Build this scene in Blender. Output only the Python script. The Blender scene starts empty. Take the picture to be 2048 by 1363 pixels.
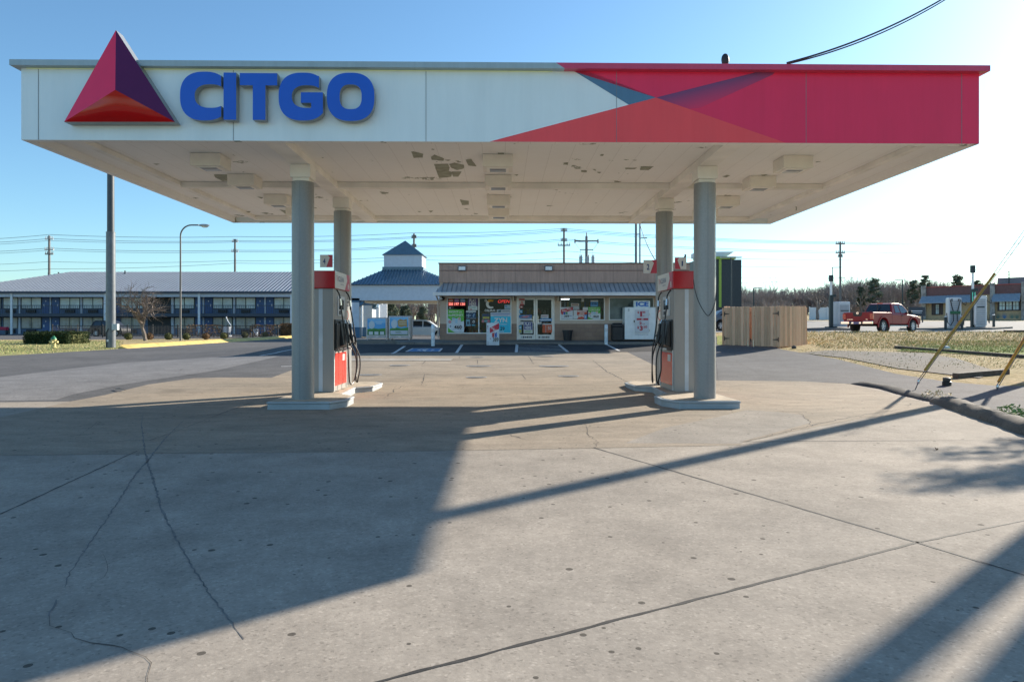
import bpy, bmesh, math, random
from mathutils import Vector, Matrix
S = bpy.context.scene; COL = S.collection; R = math.radians
F = 1365.0; CX = 1024.0; HY = 655.0; EYE = 1.5
# ---------------------------------------------------------------- camera
cd = bpy.data.cameras.new('camera'); cam = bpy.data.objects.new('camera', cd); COL.objects.link(cam)
cam.location = (0, 0, EYE); cam.rotation_euler = (R(90), 0, 0)
cd.sensor_width = 36; cd.lens = F*36/2048; cd.shift_y = -(681.5-HY)/2048
cd.clip_start = .05; cd.clip_end = 3000; S.camera = cam
# ---------------------------------------------------------------- sky and sun
SUN_EL = R(22.5); SUN_AZ = math.atan2(8.2, 7.1)      # azimuth clockwise from +Y
w = bpy.data.worlds.new('World'); S.world = w; w.use_nodes = True
nt = w.node_tree; bg = nt.nodes['Background']
sky = nt.nodes.new('ShaderNodeTexSky'); sky.sky_type = 'NISHITA'; sky.sun_disc = False
sky.sun_elevation = SUN_EL; sky.sun_rotation = SUN_AZ; sky.air_density = 1.0; sky.dust_density = .38; sky.ozone_density = 3.0
tint = nt.nodes.new('ShaderNodeMix'); tint.data_type = 'RGBA'; tint.blend_type = 'MULTIPLY'; tint.inputs[0].default_value = 1
tint.inputs[7].default_value = (.80, 1.0, 1.03, 1); nt.links.new(sky.outputs[0], tint.inputs[6]); nt.links.new(tint.outputs[2], bg.inputs[0])
bg.inputs[1].default_value = .092
sl = bpy.data.lights.new('sun', 'SUN'); sl.energy = 5.0; sl.angle = R(.55); sl.color = (1, .90, .76)
sun = bpy.data.objects.new('sun', sl); COL.objects.link(sun)
sd = Vector((math.sin(SUN_AZ)*math.cos(SUN_EL), math.cos(SUN_AZ)*math.cos(SUN_EL), math.sin(SUN_EL)))
sun.rotation_euler = (-sd).to_track_quat('-Z', 'Y').to_euler()
S.view_settings.view_transform = 'Standard'; S.view_settings.look = 'None'; S.view_settings.gamma = 1
S.view_settings.exposure = 1.1
# ---------------------------------------------------------------- materials
MATS = {}
def mat(name, col, rough=.55, metal=0, var=.10, scale=4.0, bump=0, bscale=80, spec=.5, emit=0, coat=0, detail=4):
    if name in MATS: return MATS[name]
    m = bpy.data.materials.new(name); m.use_nodes = True; MATS[name] = m
    n = m.node_tree.nodes; l = m.node_tree.links; b = n['Principled BSDF']
    b.inputs['Roughness'].default_value = rough; b.inputs['Metallic'].default_value = metal
    b.inputs['Specular IOR Level'].default_value = spec; b.inputs['Coat Weight'].default_value = coat
    tc = n.new('ShaderNodeTexCoord'); ns = n.new('ShaderNodeTexNoise'); ns.inputs['Scale'].default_value = scale; ns.inputs['Detail'].default_value = detail
    l.new(tc.outputs['Object'], ns.inputs['Vector'])
    rp = n.new('ShaderNodeValToRGB'); e = rp.color_ramp.elements
    e[0].position = .3; e[1].position = .7
    e[0].color = tuple(c*(1-var) for c in col[:3])+(1,); e[1].color = tuple(min(1, c*(1+var)) for c in col[:3])+(1,)
    l.new(ns.outputs['Fac'], rp.inputs['Fac']); l.new(rp.outputs[0], b.inputs['Base Color'])
    if emit:
        b.inputs['Emission Color'].default_value = tuple(col[:3])+(1,); b.inputs['Emission Strength'].default_value = emit
    if bump:
        n2 = n.new('ShaderNodeTexNoise'); n2.inputs['Scale'].default_value = bscale; n2.inputs['Detail'].default_value = 3
        l.new(tc.outputs['Object'], n2.inputs['Vector'])
        bp = n.new('ShaderNodeBump'); bp.inputs['Strength'].default_value = bump; bp.inputs['Distance'].default_value = .02
        l.new(n2.outputs['Fac'], bp.inputs['Height']); l.new(bp.outputs[0], b.inputs['Normal'])
    return m
def cm(c, rough=.45):
    key = 'print_%s' % '_'.join('%d' % int(x*255) for x in c)
    return mat(key, c, rough, var=.04, scale=3, emit=(c[3] if len(c) > 3 else 0))
class NG:                                    # little node helper
    def __init__(s, m): s.n = m.node_tree.nodes; s.l = m.node_tree.links; s.tc = s.n.new('ShaderNodeTexCoord'); s.b = s.n['Principled BSDF']
    def noise(s, sc, det=4, rough=.5, stretch=None):
        v = s.tc.outputs['Object']
        if stretch:
            mp = s.n.new('ShaderNodeMapping'); mp.inputs['Scale'].default_value = stretch; s.l.new(v, mp.inputs[0]); v = mp.outputs[0]
        x = s.n.new('ShaderNodeTexNoise'); x.inputs['Scale'].default_value = sc; x.inputs['Detail'].default_value = det; x.inputs['Roughness'].default_value = rough
        s.l.new(v, x.inputs['Vector']); return x.outputs['Fac']
    def voro(s, sc, out='Distance', feat='F1', jit=1.0):
        x = s.n.new('ShaderNodeTexVoronoi'); x.inputs['Scale'].default_value = sc; x.feature = feat; x.inputs['Randomness'].default_value = jit
        s.l.new(s.tc.outputs['Object'], x.inputs['Vector']); return x.outputs[out]
    def ramp(s, f, *st):
        r = s.n.new('ShaderNodeValToRGB'); e = r.color_ramp.elements
        for i, (p, c) in enumerate(st):
            el = e[i] if i < 2 else e.new(p)
            el.position = p; el.color = (c, c, c, 1) if not hasattr(c, '__len__') else tuple(c)+(1,)
        s.l.new(f, r.inputs[0]); return r.outputs[0]
    def mix(s, f, a, b, mode='MIX'):
        x = s.n.new('ShaderNodeMix'); x.data_type = 'RGBA'; x.blend_type = mode
        for sock, val in ((x.inputs[0], f), (x.inputs[6], a), (x.inputs[7], b)):
            if isinstance(val, (int, float)): sock.default_value = val
            elif isinstance(val, tuple): sock.default_value = val+(1,) if len(val) == 3 else val
            else: s.l.new(val, sock)
        return x.outputs[2]
    def math(s, op, a, b=None):
        x = s.n.new('ShaderNodeMath'); x.operation = op
        for i, v in enumerate((a, b)):
            if v is None: continue
            if isinstance(v, (int, float)): x.inputs[i].default_value = v
            else: s.l.new(v, x.inputs[i])
        return x.outputs[0]
    def xyz(s):
        x = s.n.new('ShaderNodeSeparateXYZ'); s.l.new(s.tc.outputs['Object'], x.inputs[0]); return x.outputs
    def base(s, c): s.l.new(c, s.b.inputs['Base Color'])
    def bump(s, h, st=.3, d=.01):
        x = s.n.new('ShaderNodeBump'); x.inputs['Strength'].default_value = st; x.inputs['Distance'].default_value = d
        s.l.new(h, x.inputs['Height']); s.l.new(x.outputs[0], s.b.inputs['Normal'])
def new(name, rough=.8, metal=0, spec=.5):
    m = bpy.data.materials.new(name); m.use_nodes = True; MATS[name] = m; g = NG(m)
    g.b.inputs['Roughness'].default_value = rough; g.b.inputs['Metallic'].default_value = metal; g.b.inputs['Specular IOR Level'].default_value = spec
    return m, g
def pavement(name, c1, c2, specks=.35, stain=.5, agg=70, crackle=False, stretch=None):
    m, g = new(name, .92, spec=.12)
    a = g.mix(g.ramp(g.noise(.22, 5, .6, stretch), (.35, 0.), (.66, 1.)), c1, c2)
    a = g.mix(.55, a, g.ramp(g.noise(1.6, 6, .65, stretch), (.3, .34), (.72, .66)), 'OVERLAY')
    a = g.mix(.38, a, g.ramp(g.noise(26, 4, .7), (.28, .3), (.74, .7)), 'OVERLAY')
    ag = g.voro(agg, 'Color'); sx = g.n.new('ShaderNodeSeparateColor'); g.l.new(ag, sx.inputs[0])
    a = g.mix(specks, a, g.ramp(sx.outputs[0], (.0, .10), (.08, .47), (.86, .5), (1., .80)), 'OVERLAY')
    st = g.ramp(g.noise(.55, 7, .72), (.55, 0.), (.75, 1.))
    a = g.mix(g.math('MULTIPLY', st, stain*.5), a, tuple(c*.38 for c in c1))
    st2 = g.ramp(g.noise(2.1, 5, .6), (.62, 0.), (.72, 1.)); a = g.mix(g.math('MULTIPLY', st2, stain*.35), a, tuple(c*.45 for c in c1))
    # small dark spots of old gum and drips
    d = g.math('ADD', g.voro(2.3), g.math('MULTIPLY', g.math('SUBTRACT', g.noise(34, 2), .5), .05)); rnd = g.voro(2.3, 'Color'); sr = g.n.new('ShaderNodeSeparateColor'); g.l.new(rnd, sr.inputs[0])
    rad = g.math('MULTIPLY', g.ramp(sr.outputs[0], (.70, 0.), (1., 1.)), .075)
    sp = g.math('LESS_THAN', d, rad)
    a = g.mix(g.math('MULTIPLY', sp, .26), a, tuple(c*.25 for c in c1))
    d = g.voro(8.5); sr = g.n.new('ShaderNodeSeparateColor'); g.l.new(g.voro(8.5, 'Color'), sr.inputs[0])
    sp = g.math('LESS_THAN', d, g.math('MULTIPLY', g.ramp(sr.outputs[0], (.68, 0.), (1., 1.)), .21))
    a = g.mix(g.math('MULTIPLY', sp, .8), a, tuple(c*.16 for c in c1))
    g.base(a)
    h = g.math('ADD', g.noise(60, 4, .7), g.math('MULTIPLY', g.noise(9, 4, .6), .8))
    g.bump(h, .25, .005)
    return m
# ---------------------------------------------------------------- mesh builder
TXT = {}
def text_geo(s, bold=.0):
    k = (s, bold)
    if k not in TXT:
        cu = bpy.data.curves.new('t', 'FONT'); cu.body = s; cu.size = 1; cu.offset = bold; cu.resolution_u = 3
        ob = bpy.data.objects.new('t', cu); COL.objects.link(ob)
        me = bpy.data.meshes.new_from_object(ob.evaluated_get(bpy.context.evaluated_depsgraph_get()))
        vs = [(v.co.x, v.co.y) for v in me.vertices]; fs = [list(p.vertices) for p in me.polygons]
        bpy.data.objects.remove(ob); bpy.data.curves.remove(cu); bpy.data.meshes.remove(me)
        x0 = min(v[0] for v in vs); x1 = max(v[0] for v in vs); y0 = min(v[1] for v in vs); y1 = max(v[1] for v in vs)
        TXT[k] = ([((x-x0)/(x1-x0), (y-y0)/max(1e-6, y1-y0)) for x, y in vs], fs)
    return TXT[k]
class MB:
    def __init__(s, xf=None): s.v = []; s.f = []; s.m = []; s.xf = xf
    def add(s, vs, fs, mt=None):
        b = len(s.v)
        s.v += [tuple(s.xf @ Vector(v)) for v in vs] if s.xf else [tuple(v) for v in vs]
        for f in fs: s.f.append([i+b for i in f]); s.m.append(mt)
        return s
    def box(s, x0, x1, y0, y1, z0, z1, mt=None):
        return s.add([(x0,y0,z0),(x1,y0,z0),(x1,y1,z0),(x0,y1,z0),(x0,y0,z1),(x1,y0,z1),(x1,y1,z1),(x0,y1,z1)],
            [(0,3,2,1),(4,5,6,7),(0,1,5,4),(1,2,6,5),(2,3,7,6),(3,0,4,7)], mt)
    def prism(s, poly, z0, z1, mt=None, zf=None):
        n = len(poly); zf = zf or (lambda x, y: 0)
        vs = [(x, y, z0+zf(x, y)) for x, y in poly]+[(x, y, z1+zf(x, y)) for x, y in poly]
        return s.add(vs, [list(range(n))[::-1], list(range(n, 2*n))]+[(i, (i+1) % n, n+(i+1) % n, n+i) for i in range(n)], mt)
    def extr(s, poly, y0, y1, mt=None):           # polygon in x,z pushed along y
        n = len(poly)
        vs = [(x, y0, z) for x, z in poly]+[(x, y1, z) for x, z in poly]
        return s.add(vs, [list(range(n)), list(range(n, 2*n))[::-1]]+[(i, n+i, n+(i+1) % n, (i+1) % n) for i in range(n)], mt)
    def ring(s, o, i, y0, y1, mt=None):           # ring between two x,z loops of equal count
        n = len(o)
        vs = [(x, y0, z) for x, z in o]+[(x, y0, z) for x, z in i]+[(x, y1, z) for x, z in o]+[(x, y1, z) for x, z in i]
        fs = []
        for k in range(n):
            j = (k+1) % n
            fs += [(k, j, n+j, n+k), (2*n+k, 3*n+k, 3*n+j, 2*n+j), (k, 2*n+k, 2*n+j, j), (n+k, n+j, 3*n+j, 3*n+k)]
        return s.add(vs, fs, mt)
    def poly(s, pts, y, mt=None): return s.add([(x, y, z) for x, z in pts], [list(range(len(pts)))], mt)
    def quad(s, pts, mt=None): return s.add(pts, [list(range(len(pts)))], mt)
    def tube(s, path, r, n=8, mt=None, cap=True):
        P = [Vector(p) for p in path]; k = len(P); rs = r if hasattr(r, '__len__') else [r]*k
        vs = []; up = None
        for i in range(k):
            d = (P[min(i+1, k-1)]-P[max(i-1, 0)])
            if d.length < 1e-9: d = Vector((0, 0, 1))
            d.normalize()
            if up is None: up = Vector((1, 0, 0)) if abs(d.x) < .8 else Vector((0, 1, 0))
            a = (up-d*up.dot(d)).normalized(); up = a; b = d.cross(a)
            vs += [P[i]+(a*math.cos(2*math.pi*j/n)+b*math.sin(2*math.pi*j/n))*rs[i] for j in range(n)]
        fs = [(i*n+j, i*n+(j+1) % n, (i+1)*n+(j+1) % n, (i+1)*n+j) for i in range(k-1) for j in range(n)]
        if cap: fs += [list(range(n))[::-1], list(range((k-1)*n, k*n))]
        return s.add(vs, fs, mt)
    def lathe(s, prof, n=24, c=(0, 0, 0), mt=None):
        vs = [(c[0]+max(r, 1e-4)*math.cos(2*math.pi*k/n), c[1]+max(r, 1e-4)*math.sin(2*math.pi*k/n), c[2]+z) for r, z in prof for k in range(n)]; m = len(prof)
        fs = [(i*n+k, i*n+(k+1) % n, (i+1)*n+(k+1) % n, (i+1)*n+k) for i in range(m-1) for k in range(n)]
        if prof[0][0] > 0: fs.append(list(range(n))[::-1])
        if prof[-1][0] > 0: fs.append(list(range((m-1)*n, m*n)))
        return s.add(vs, fs, mt)
    def ball(s, c, rx, ry, rz, n=12, m=8, mt=None):
        vs = []; fs = []
        for i in range(m+1):
            t = math.pi*i/m
            for j in range(n): p = 2*math.pi*j/n; vs.append((c[0]+rx*math.sin(t)*math.cos(p), c[1]+ry*math.sin(t)*math.sin(p), c[2]+rz*math.cos(t)))
        for i in range(m):
            for j in range(n): fs.append((i*n+j, (i+1)*n+j, (i+1)*n+(j+1) % n, i*n+(j+1) % n))
        return s.add(vs, fs, mt)
    def text(s, t, x0, z0, x1, z1, y, mt=None, bold=.0, flip=False):
        vs, fs = text_geo(t, bold)
        return s.add([(x0+(x1-x0)*u, y, z0+(z1-z0)*v) for u, v in vs], fs, mt)
    def leaves(s, c, rad, cnt, size, rng, mt=None, flat=1.0):
        for _ in range(cnt):
            while True:
                q = Vector((rng.uniform(-1, 1), rng.uniform(-1, 1), rng.uniform(-1, 1)))
                if q.length < 1: break
            p = Vector(c)+Vector((q.x*rad[0], q.y*rad[1], q.z*rad[2]))
            a = Vector((rng.uniform(-1, 1), rng.uniform(-1, 1), rng.uniform(-1, 1)*flat)).normalized(); b = a.orthogonal().normalized()
            k = size*rng.uniform(.5, 1.3)
            s.add([p-a*k, p+b*k*.5, p+a*k, p-b*k*.5], [(0, 1, 2, 3)], mt)
        return s
    def build(s, name, mt=None, parent=None, world=False, smooth=False, bevel=0, kind=None, recalc=True, seg=2):
        vs = s.v
        if world and parent is not None:
            inv = (Matrix.Translation(parent.location) @ parent.rotation_euler.to_matrix().to_4x4()).inverted()
            vs = [tuple(inv @ Vector(v)) for v in vs]
        me = bpy.data.meshes.new(name); me.from_pydata(vs, [], s.f)
        ms = []
        for m in s.m:
            m = m or mt
            if m not in ms: ms.append(m)
        for m in ms: me.materials.append(m)
        for p, m in zip(me.polygons, s.m): p.material_index = ms.index(m or mt)
        if recalc:
            bm = bmesh.new(); bm.from_mesh(me); bmesh.ops.recalc_face_normals(bm, faces=bm.faces); bm.to_mesh(me); bm.free()
        if smooth:
            for p in me.polygons: p.use_smooth = True
            me.set_sharp_from_angle(angle=R(42))
        o = bpy.data.objects.new(name, me); COL.objects.link(o)
        if parent is not None: o.parent = parent
        if bevel:
            bv = o.modifiers.new('bevel', 'BEVEL'); bv.width = bevel; bv.segments = seg; bv.limit_method = 'ANGLE'; bv.angle_limit = R(40); bv.harden_normals = bool(smooth)
        if kind: o['kind'] = kind
        return o
def tag(o, label, cat, group=None, kind=None):
    o['label'] = label; o['category'] = cat
    if group: o['group'] = group
    if kind: o['kind'] = kind
    return o
def thing(name, label, cat, loc=(0, 0, 0), rz=0, group=None):
    o = bpy.data.objects.new(name, None); COL.objects.link(o); o.empty_display_size = .3
    o.location = loc; o.rotation_euler = (0, 0, rz); return tag(o, label, cat, group)
def dup(root, loc, rz=None, label=None):
    def cp(o, par):
        c = o.copy(); COL.objects.link(c)
        if par is not None: c.parent = par
        for ch in list(o.children): cp(ch, c)
        return c
    r = cp(root, None); r.location = loc
    if rz is not None: r.rotation_euler = (0, 0, rz)
    if label: r['label'] = label
    return r
def PX(px, D): return (px-CX)/F*D
def PZ(py, D): return EYE+(HY-py)/F*D
def P(px, py, D): return (PX(px, D), D, PZ(py, D))
# ---------------------------------------------------------------- terrain
LT = [(16, 0), (40, .3), (70, .53), (90, .64), (150, .75), (700, 1)]
MT = [(15, 0), (29, .42), (33.2, .68), (50, .75), (130, 1.2), (700, 1.5)]
RT = [(9, 0), (16.6, .1), (29.7, .59), (31.5, .74), (38.6, 1.26), (40, 1.2), (44, 1.24), (75, 2.15), (98, 2.72), (150, 4.6), (700, 5.5)]
def lin(t, y):
    if y <= t[0][0]: return t[0][1]
    for (a, b), (c, d) in zip(t, t[1:]):
        if y <= c: return b+(d-b)*(y-a)/(c-a)
    return t[-1][1]
def sm(a): a = max(0, min(1, a)); return a*a*(3-2*a)
def zg(x, y):
    l = sm((-9-x)/8); r = sm((x-8.3)/4)
    return lin(MT, y)*(1-l-r)+lin(LT, y)*l+lin(RT, y)*r
def G(px, py, off=0):
    f = lambda D: EYE+(HY-py)/F*D-zg(PX(px, D), D)
    D = 1.0
    while D < 300 and f(D) > 0: D += .25
    a, b = D-.25, D
    for _ in range(20):
        m = (a+b)/2
        if f(m) > 0: a = m
        else: b = m
    return (PX(px, b), b, zg(PX(px, b), b)+off)
def gxy(*pp): return [G(x, y)[:2] for x, y in pp]
XS = [-600, -400, -250, -180, -130]+list(range(-100, -40, 6))+[i for i in range(-40, 41)]+list(range(46, 101, 6))+[130, 180, 250, 400, 600]
YS = [-60, -30, -10]+[i for i in range(-4, 62)]+list(range(64, 100, 4))+[105, 115, 130, 150, 180, 220, 280, 360, 480, 700]
POLY = {}
def inside(x, y, poly):
    c = False; n = len(poly)
    for i in range(n):
        (x1, y1), (x2, y2) = poly[i], poly[i-1]
        if (y1 > y) != (y2 > y) and x < (x2-x1)*(y-y1)/(y2-y1)+x1: c = not c
    return c
def soff(x, y, e=0):                        # height of the paving skin at a point
    if inside(x, y, POLY['forecourt']): return .0238+e
    if inside(x, y, POLY['apron']): return .0212+e
    return .0175+e
def sheet(name, poly, off, m):
    POLY.setdefault(name, poly)
    bm = bmesh.new(); f = bm.faces.new([bm.verts.new((x, y, 0)) for x, y in poly])
    xs = [p[0] for p in poly]; ys = [p[1] for p in poly]
    for X in XS:
        if min(xs) < X < max(xs): bmesh.ops.bisect_plane(bm, geom=bm.verts[:]+bm.edges[:]+bm.faces[:], plane_co=(X, 0, 0), plane_no=(1, 0, 0))
    for Y in YS:
        if min(ys) < Y < max(ys): bmesh.ops.bisect_plane(bm, geom=bm.verts[:]+bm.edges[:]+bm.faces[:], plane_co=(0, Y, 0), plane_no=(0, 1, 0))
    for v in bm.verts: v.co.z = zg(v.co.x, v.co.y)+off
    bmesh.ops.recalc_face_normals(bm, faces=bm.faces)
    if sum(f.normal.z for f in bm.faces) < 0: bmesh.ops.reverse_faces(bm, faces=bm.faces)
    me = bpy.data.meshes.new(name); bm.to_mesh(me); bm.free(); me.materials.append(m)
    o = bpy.data.objects.new(name, me); COL.objects.link(o); o['kind'] = 'structure'; return o
def strip(mb, pts, wd, rng=None, jit=0, off=.03, step=.25, taper=False, mt=None):
    P2 = []
    for a, b in zip(pts, pts[1:]):
        n = max(1, int(math.dist(a[:2], b[:2])/step))
        P2 += [(a[0]+(b[0]-a[0])*i/n, a[1]+(b[1]-a[1])*i/n) for i in range(n)]
    P2.append(pts[-1][:2]); L = []; n = len(P2)
    for i in range(n):
        x, y = P2[i]; a = P2[max(0, i-1)]; b = P2[min(n-1, i+1)]
        dx, dy = b[0]-a[0], b[1]-a[1]; k = math.hypot(dx, dy) or 1; nx, ny = -dy/k, dx/k
        j = rng.uniform(-jit, jit) if rng else 0; w2 = wd/2*(rng.uniform(.5, 1.4) if rng else 1)
        if taper: w2 *= min(1, .25+1.5*min(i, n-1-i)/max(1, n-1))
        x += nx*j; y += ny*j; L.append((x+nx*w2, y+ny*w2)); L.append((x-nx*w2, y-ny*w2))
    mb.add([(x, y, zg(x, y)+(off if off >= .033 else soff(x, y, off))) for x, y in L], [(2*i, 2*i+1, 2*i+3, 2*i+2) for i in range(n-1)], mt)
# ================================================================ ground and paving
def grassmat(name, c1, c2, c3):
    m, g = new(name, .95, spec=.1)
    a = g.mix(g.ramp(g.noise(.5, 6, .7), (.38, 0.), (.62, 1.)), c1, c2)
    a = g.mix(g.ramp(g.noise(2.6, 6, .75), (.5, 0.), (.68, 1.)), a, c3)
    a = g.mix(.75, a, g.ramp(g.noise(17, 5, .8), (.3, .22), (.72, .78)), 'OVERLAY')
    g.base(a); g.bump(g.noise(22, 5, .8), .9, .06); return m
m_dry = grassmat('dry_grass', (.44, .34, .19), (.33, .27, .13), (.54, .44, .28))
m_lawn = grassmat('lawn_grass', (.30, .30, .12), (.42, .37, .18), (.22, .25, .08))
m_green = grassmat('green_grass', (.20, .27, .07), (.27, .30, .10), (.36, .32, .14))
m_conc = pavement('apron_concrete', (0.350, 0.306, 0.256), (0.285, 0.254, 0.217), .36, .7, 75)
m_brown = pavement('forecourt_concrete', (0.322, 0.268, 0.208), (0.250, 0.215, 0.172),   .30, 1.1, 60, stretch=(1, 2.2, 1))
m_asph = pavement('old_asphalt', (0.130, 0.127, 0.127), (0.102, 0.100, 0.102), .5, .5, 42)
m_dark = pavement('dark_asphalt', (0.053, 0.053, 0.056), (0.070, 0.070, 0.074), .5, .5, 40)
m_rasph = pavement('side_asphalt', (0.141, 0.138, 0.138), (0.109, 0.109, 0.112), .55, .4, 40)
m_gravel = pavement('gravel', (.12, .113, .108), (.15, .13, .10), .9, .3, 14)
m_lot = pavement('far_lot_concrete', (0.281, 0.272, 0.255), (0.231, 0.227, 0.219), .3, .3, 30)
m_walk = pavement('sidewalk_concrete', (0.211, 0.200, 0.183), (0.169, 0.162, 0.152), .3, .6, 50)
m_slab = pavement('pale_patch_concrete', (0.358, 0.332, 0.295), (0.305, 0.277, 0.242), .3, .4, 60)
m_stain = pavement('worn_slab_concrete', (.285, .255, .22), (.25, .228, .20), .3, .6, 60)
g_ = MB(); nx = len(XS); ny = len(YS)
g_.add([(x, y, zg(x, y)) for y in YS for x in XS], [(j*nx+i, j*nx+i+1, (j+1)*nx+i+1, (j+1)*nx+i) for j in range(ny-1) for i in range(nx-1)])
g_.build('ground', m_dry, kind='structure', recalc=False)
KERB = gxy((1700, 769), (1760, 779), (1862, 806), (1935, 832), (1990, 851), (2048, 872))
kp = KERB+[(7.0, 8.0), (6.8, 5), (6.8, -8)]
lawn_e = gxy((0, 712), (120, 705), (236, 698))
yk0 = gxy((236, 697), (640, 672)); yk = [(yk0[0][0]+(yk0[1][0]-yk0[0][0])*f, yk0[0][1]+(yk0[1][1]-yk0[0][1])*f-1.1*math.sin(math.pi*f)) for f in (0, .12, .25, .4, .55, .7, .85, 1)]; print('KERB', yk0)
sheet('road', [(-40, 13)]+[(-40, 34)]+[(-34, 32)]+lawn_e+yk+[(-15, 62), (-3, 62), (8.2, 62), (11, 36), (10.5, 30), (8.3, 16.8), (8.3, 13)], .012, m_asph)
m_apat = pavement('worn_asphalt', (.215, .208, .205), (.17, .166, .166), .5, .5, 42)
sheet('asphalt_patch', gxy((-40, 760), (240, 726), (480, 712), (560, 712.5), (430, 742), (330, 757), (250, 769), (143, 790), (110, 801), (-40, 803)), .0155, m_apat)
sheet('lawn', [(-75, 28), (-40, 32)]+lawn_e+gxy((238, 690), (238, 683), (0, 681))+[(-75, 60)], .014, m_lawn)
r_edge = gxy((1558, 698), (1672, 718), (1792, 748), (1887, 763), (1990, 772))
sheet('driveway', [(8.1, 17.6)]+gxy((1437, 762))+gxy((1430, 700))+[(10.2, 35), (12.6, 34)]+r_edge+[(16, 15.2), (17, 9), (11, 9)]+[(KERB[5][0]+.3, KERB[5][1]), (KERB[3][0]+.3, KERB[3][1]), (KERB[2][0]+.3, KERB[2][1]), (KERB[0][0]+.1, KERB[0][1])], .016, m_rasph)
sheet('gravel', gxy((1596, 706), (1660, 701), (1850, 706), (1912, 717), (1990, 742), (1960, 757), (1800, 738), (1690, 716)), .02, m_gravel)
sheet('grass_strip', gxy((1790, 702), (1850, 690), (1960, 692), (2048, 692))+[(34, 34), (33, 28)]+gxy((2048, 714), (1900, 707)), .022, m_green)
sheet('grass_edge', gxy((1434, 690), (1434, 672), (1450, 672), (1450, 690)), .02, m_green)
sheet('apron', [(-42, -24), (-42, 13.6)]+gxy((0, 806), (150, 804), (350, 800))+[(0, 13.2)]+kp[::1]+[(6.8, -24)], .020, m_conc)
slab = gxy((-120, 868), (0, 837), (143, 804), (297, 770), (386, 757.5), (440, 756), (543, 756.5), (581, 742), (640, 728), (680, 714), (736, 706.5), (1255, 704.5), (1312, 733), (1372, 757), (1440, 762), (1600, 763.5), (1692, 768.5), (1716, 773.5), (1762, 784), (1855, 808), (1872, 822), (1730, 838), (1600, 862), (1487, 887), (1480, 893), (1190, 899), (850, 905), (420, 909), (0, 914))+[(-7.2, 8.0), (-10.5, 8.0)]
sheet('forecourt', slab, .0225, m_brown)
sheet('stain_patch', gxy((1492, 822), (1560, 826), (1602, 832), (1622, 848), (1488, 884), (1484, 890), (1250, 889), (1330, 858), (1440, 835)), .0233, m_stain)
sheet('parking_bay', gxy((700, 706), (1250, 704), (1290, 703), (1335, 700))+[(8.5, 33), (-9.2, 33)], .020, m_dark)
sheet('fresh_patch', [(-6.3, 24.4), (-2.2, 24.4), (-2.2, 25.6), (-6.3, 25.6)], .034, m_slab)
# far right lot behind the bank
sheet('far_lot', [(8.5, 39.2), (90, 39.2), (90, 74), (10, 84)], .02, m_lot)
sheet('motel_drive', [(-110, 60), (-36, 60), (-15, 72), (-8, 89), (-110, 89)], .02, m_asph)
# ---- cracks, joints, paint
rng = random.Random(5)
m_joint = mat('joint_tar', (.03, .028, .026), .8, var=.4, scale=14); m_tar = mat('crack_tar', (.145, .135, .125), .85, var=.35, scale=12); m_crack = mat('crack_dark', (.06, .052, .045), .9)
jb = MB()
for pts, wd in (([(1187, 898), (1500, 991), (1835, 1090), (2048, 1156), (2200, 1204)], .013), ([(700, 1390), (790, 1363), (1310, 1227), (1835, 1090), (2048, 1045), (2300, 992)], .013),
                ([(0, 1033), (250, 916), (275, 905)], .011), ([(1480, 886), (1760, 884), (2048, 883)], .014)):
    strip(jb, gxy(*pts), wd*1.5, rng, .004, .001, .10)
strip(jb, [(-12, 10.9), (-9.4, 10.9)], .02, rng, .003, .001)
jb.build('joint', m_joint, kind='structure', recalc=False)
tb = MB()
for pts, wd in (([(285, 830), (283, 850), (290, 905), (297, 935), (308, 968), (322, 1020), (350, 1080), (385, 1140), (420, 1195), (458, 1245), (490, 1285)], .024),
                ([(372, 838), (350, 860), (330, 880), (308, 908), (296, 925), (272, 950), (250, 985), (210, 1048), (170, 1105), (140, 1150), (130, 1180)], .020),
                ([(115, 1205), (95, 1240)], .022)):
    strip(tb, gxy(*pts), wd, rng, .007, .0004, .05, True)
tb.build('sealed_crack', m_tar, kind='structure', recalc=False)
cb = MB()
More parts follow.
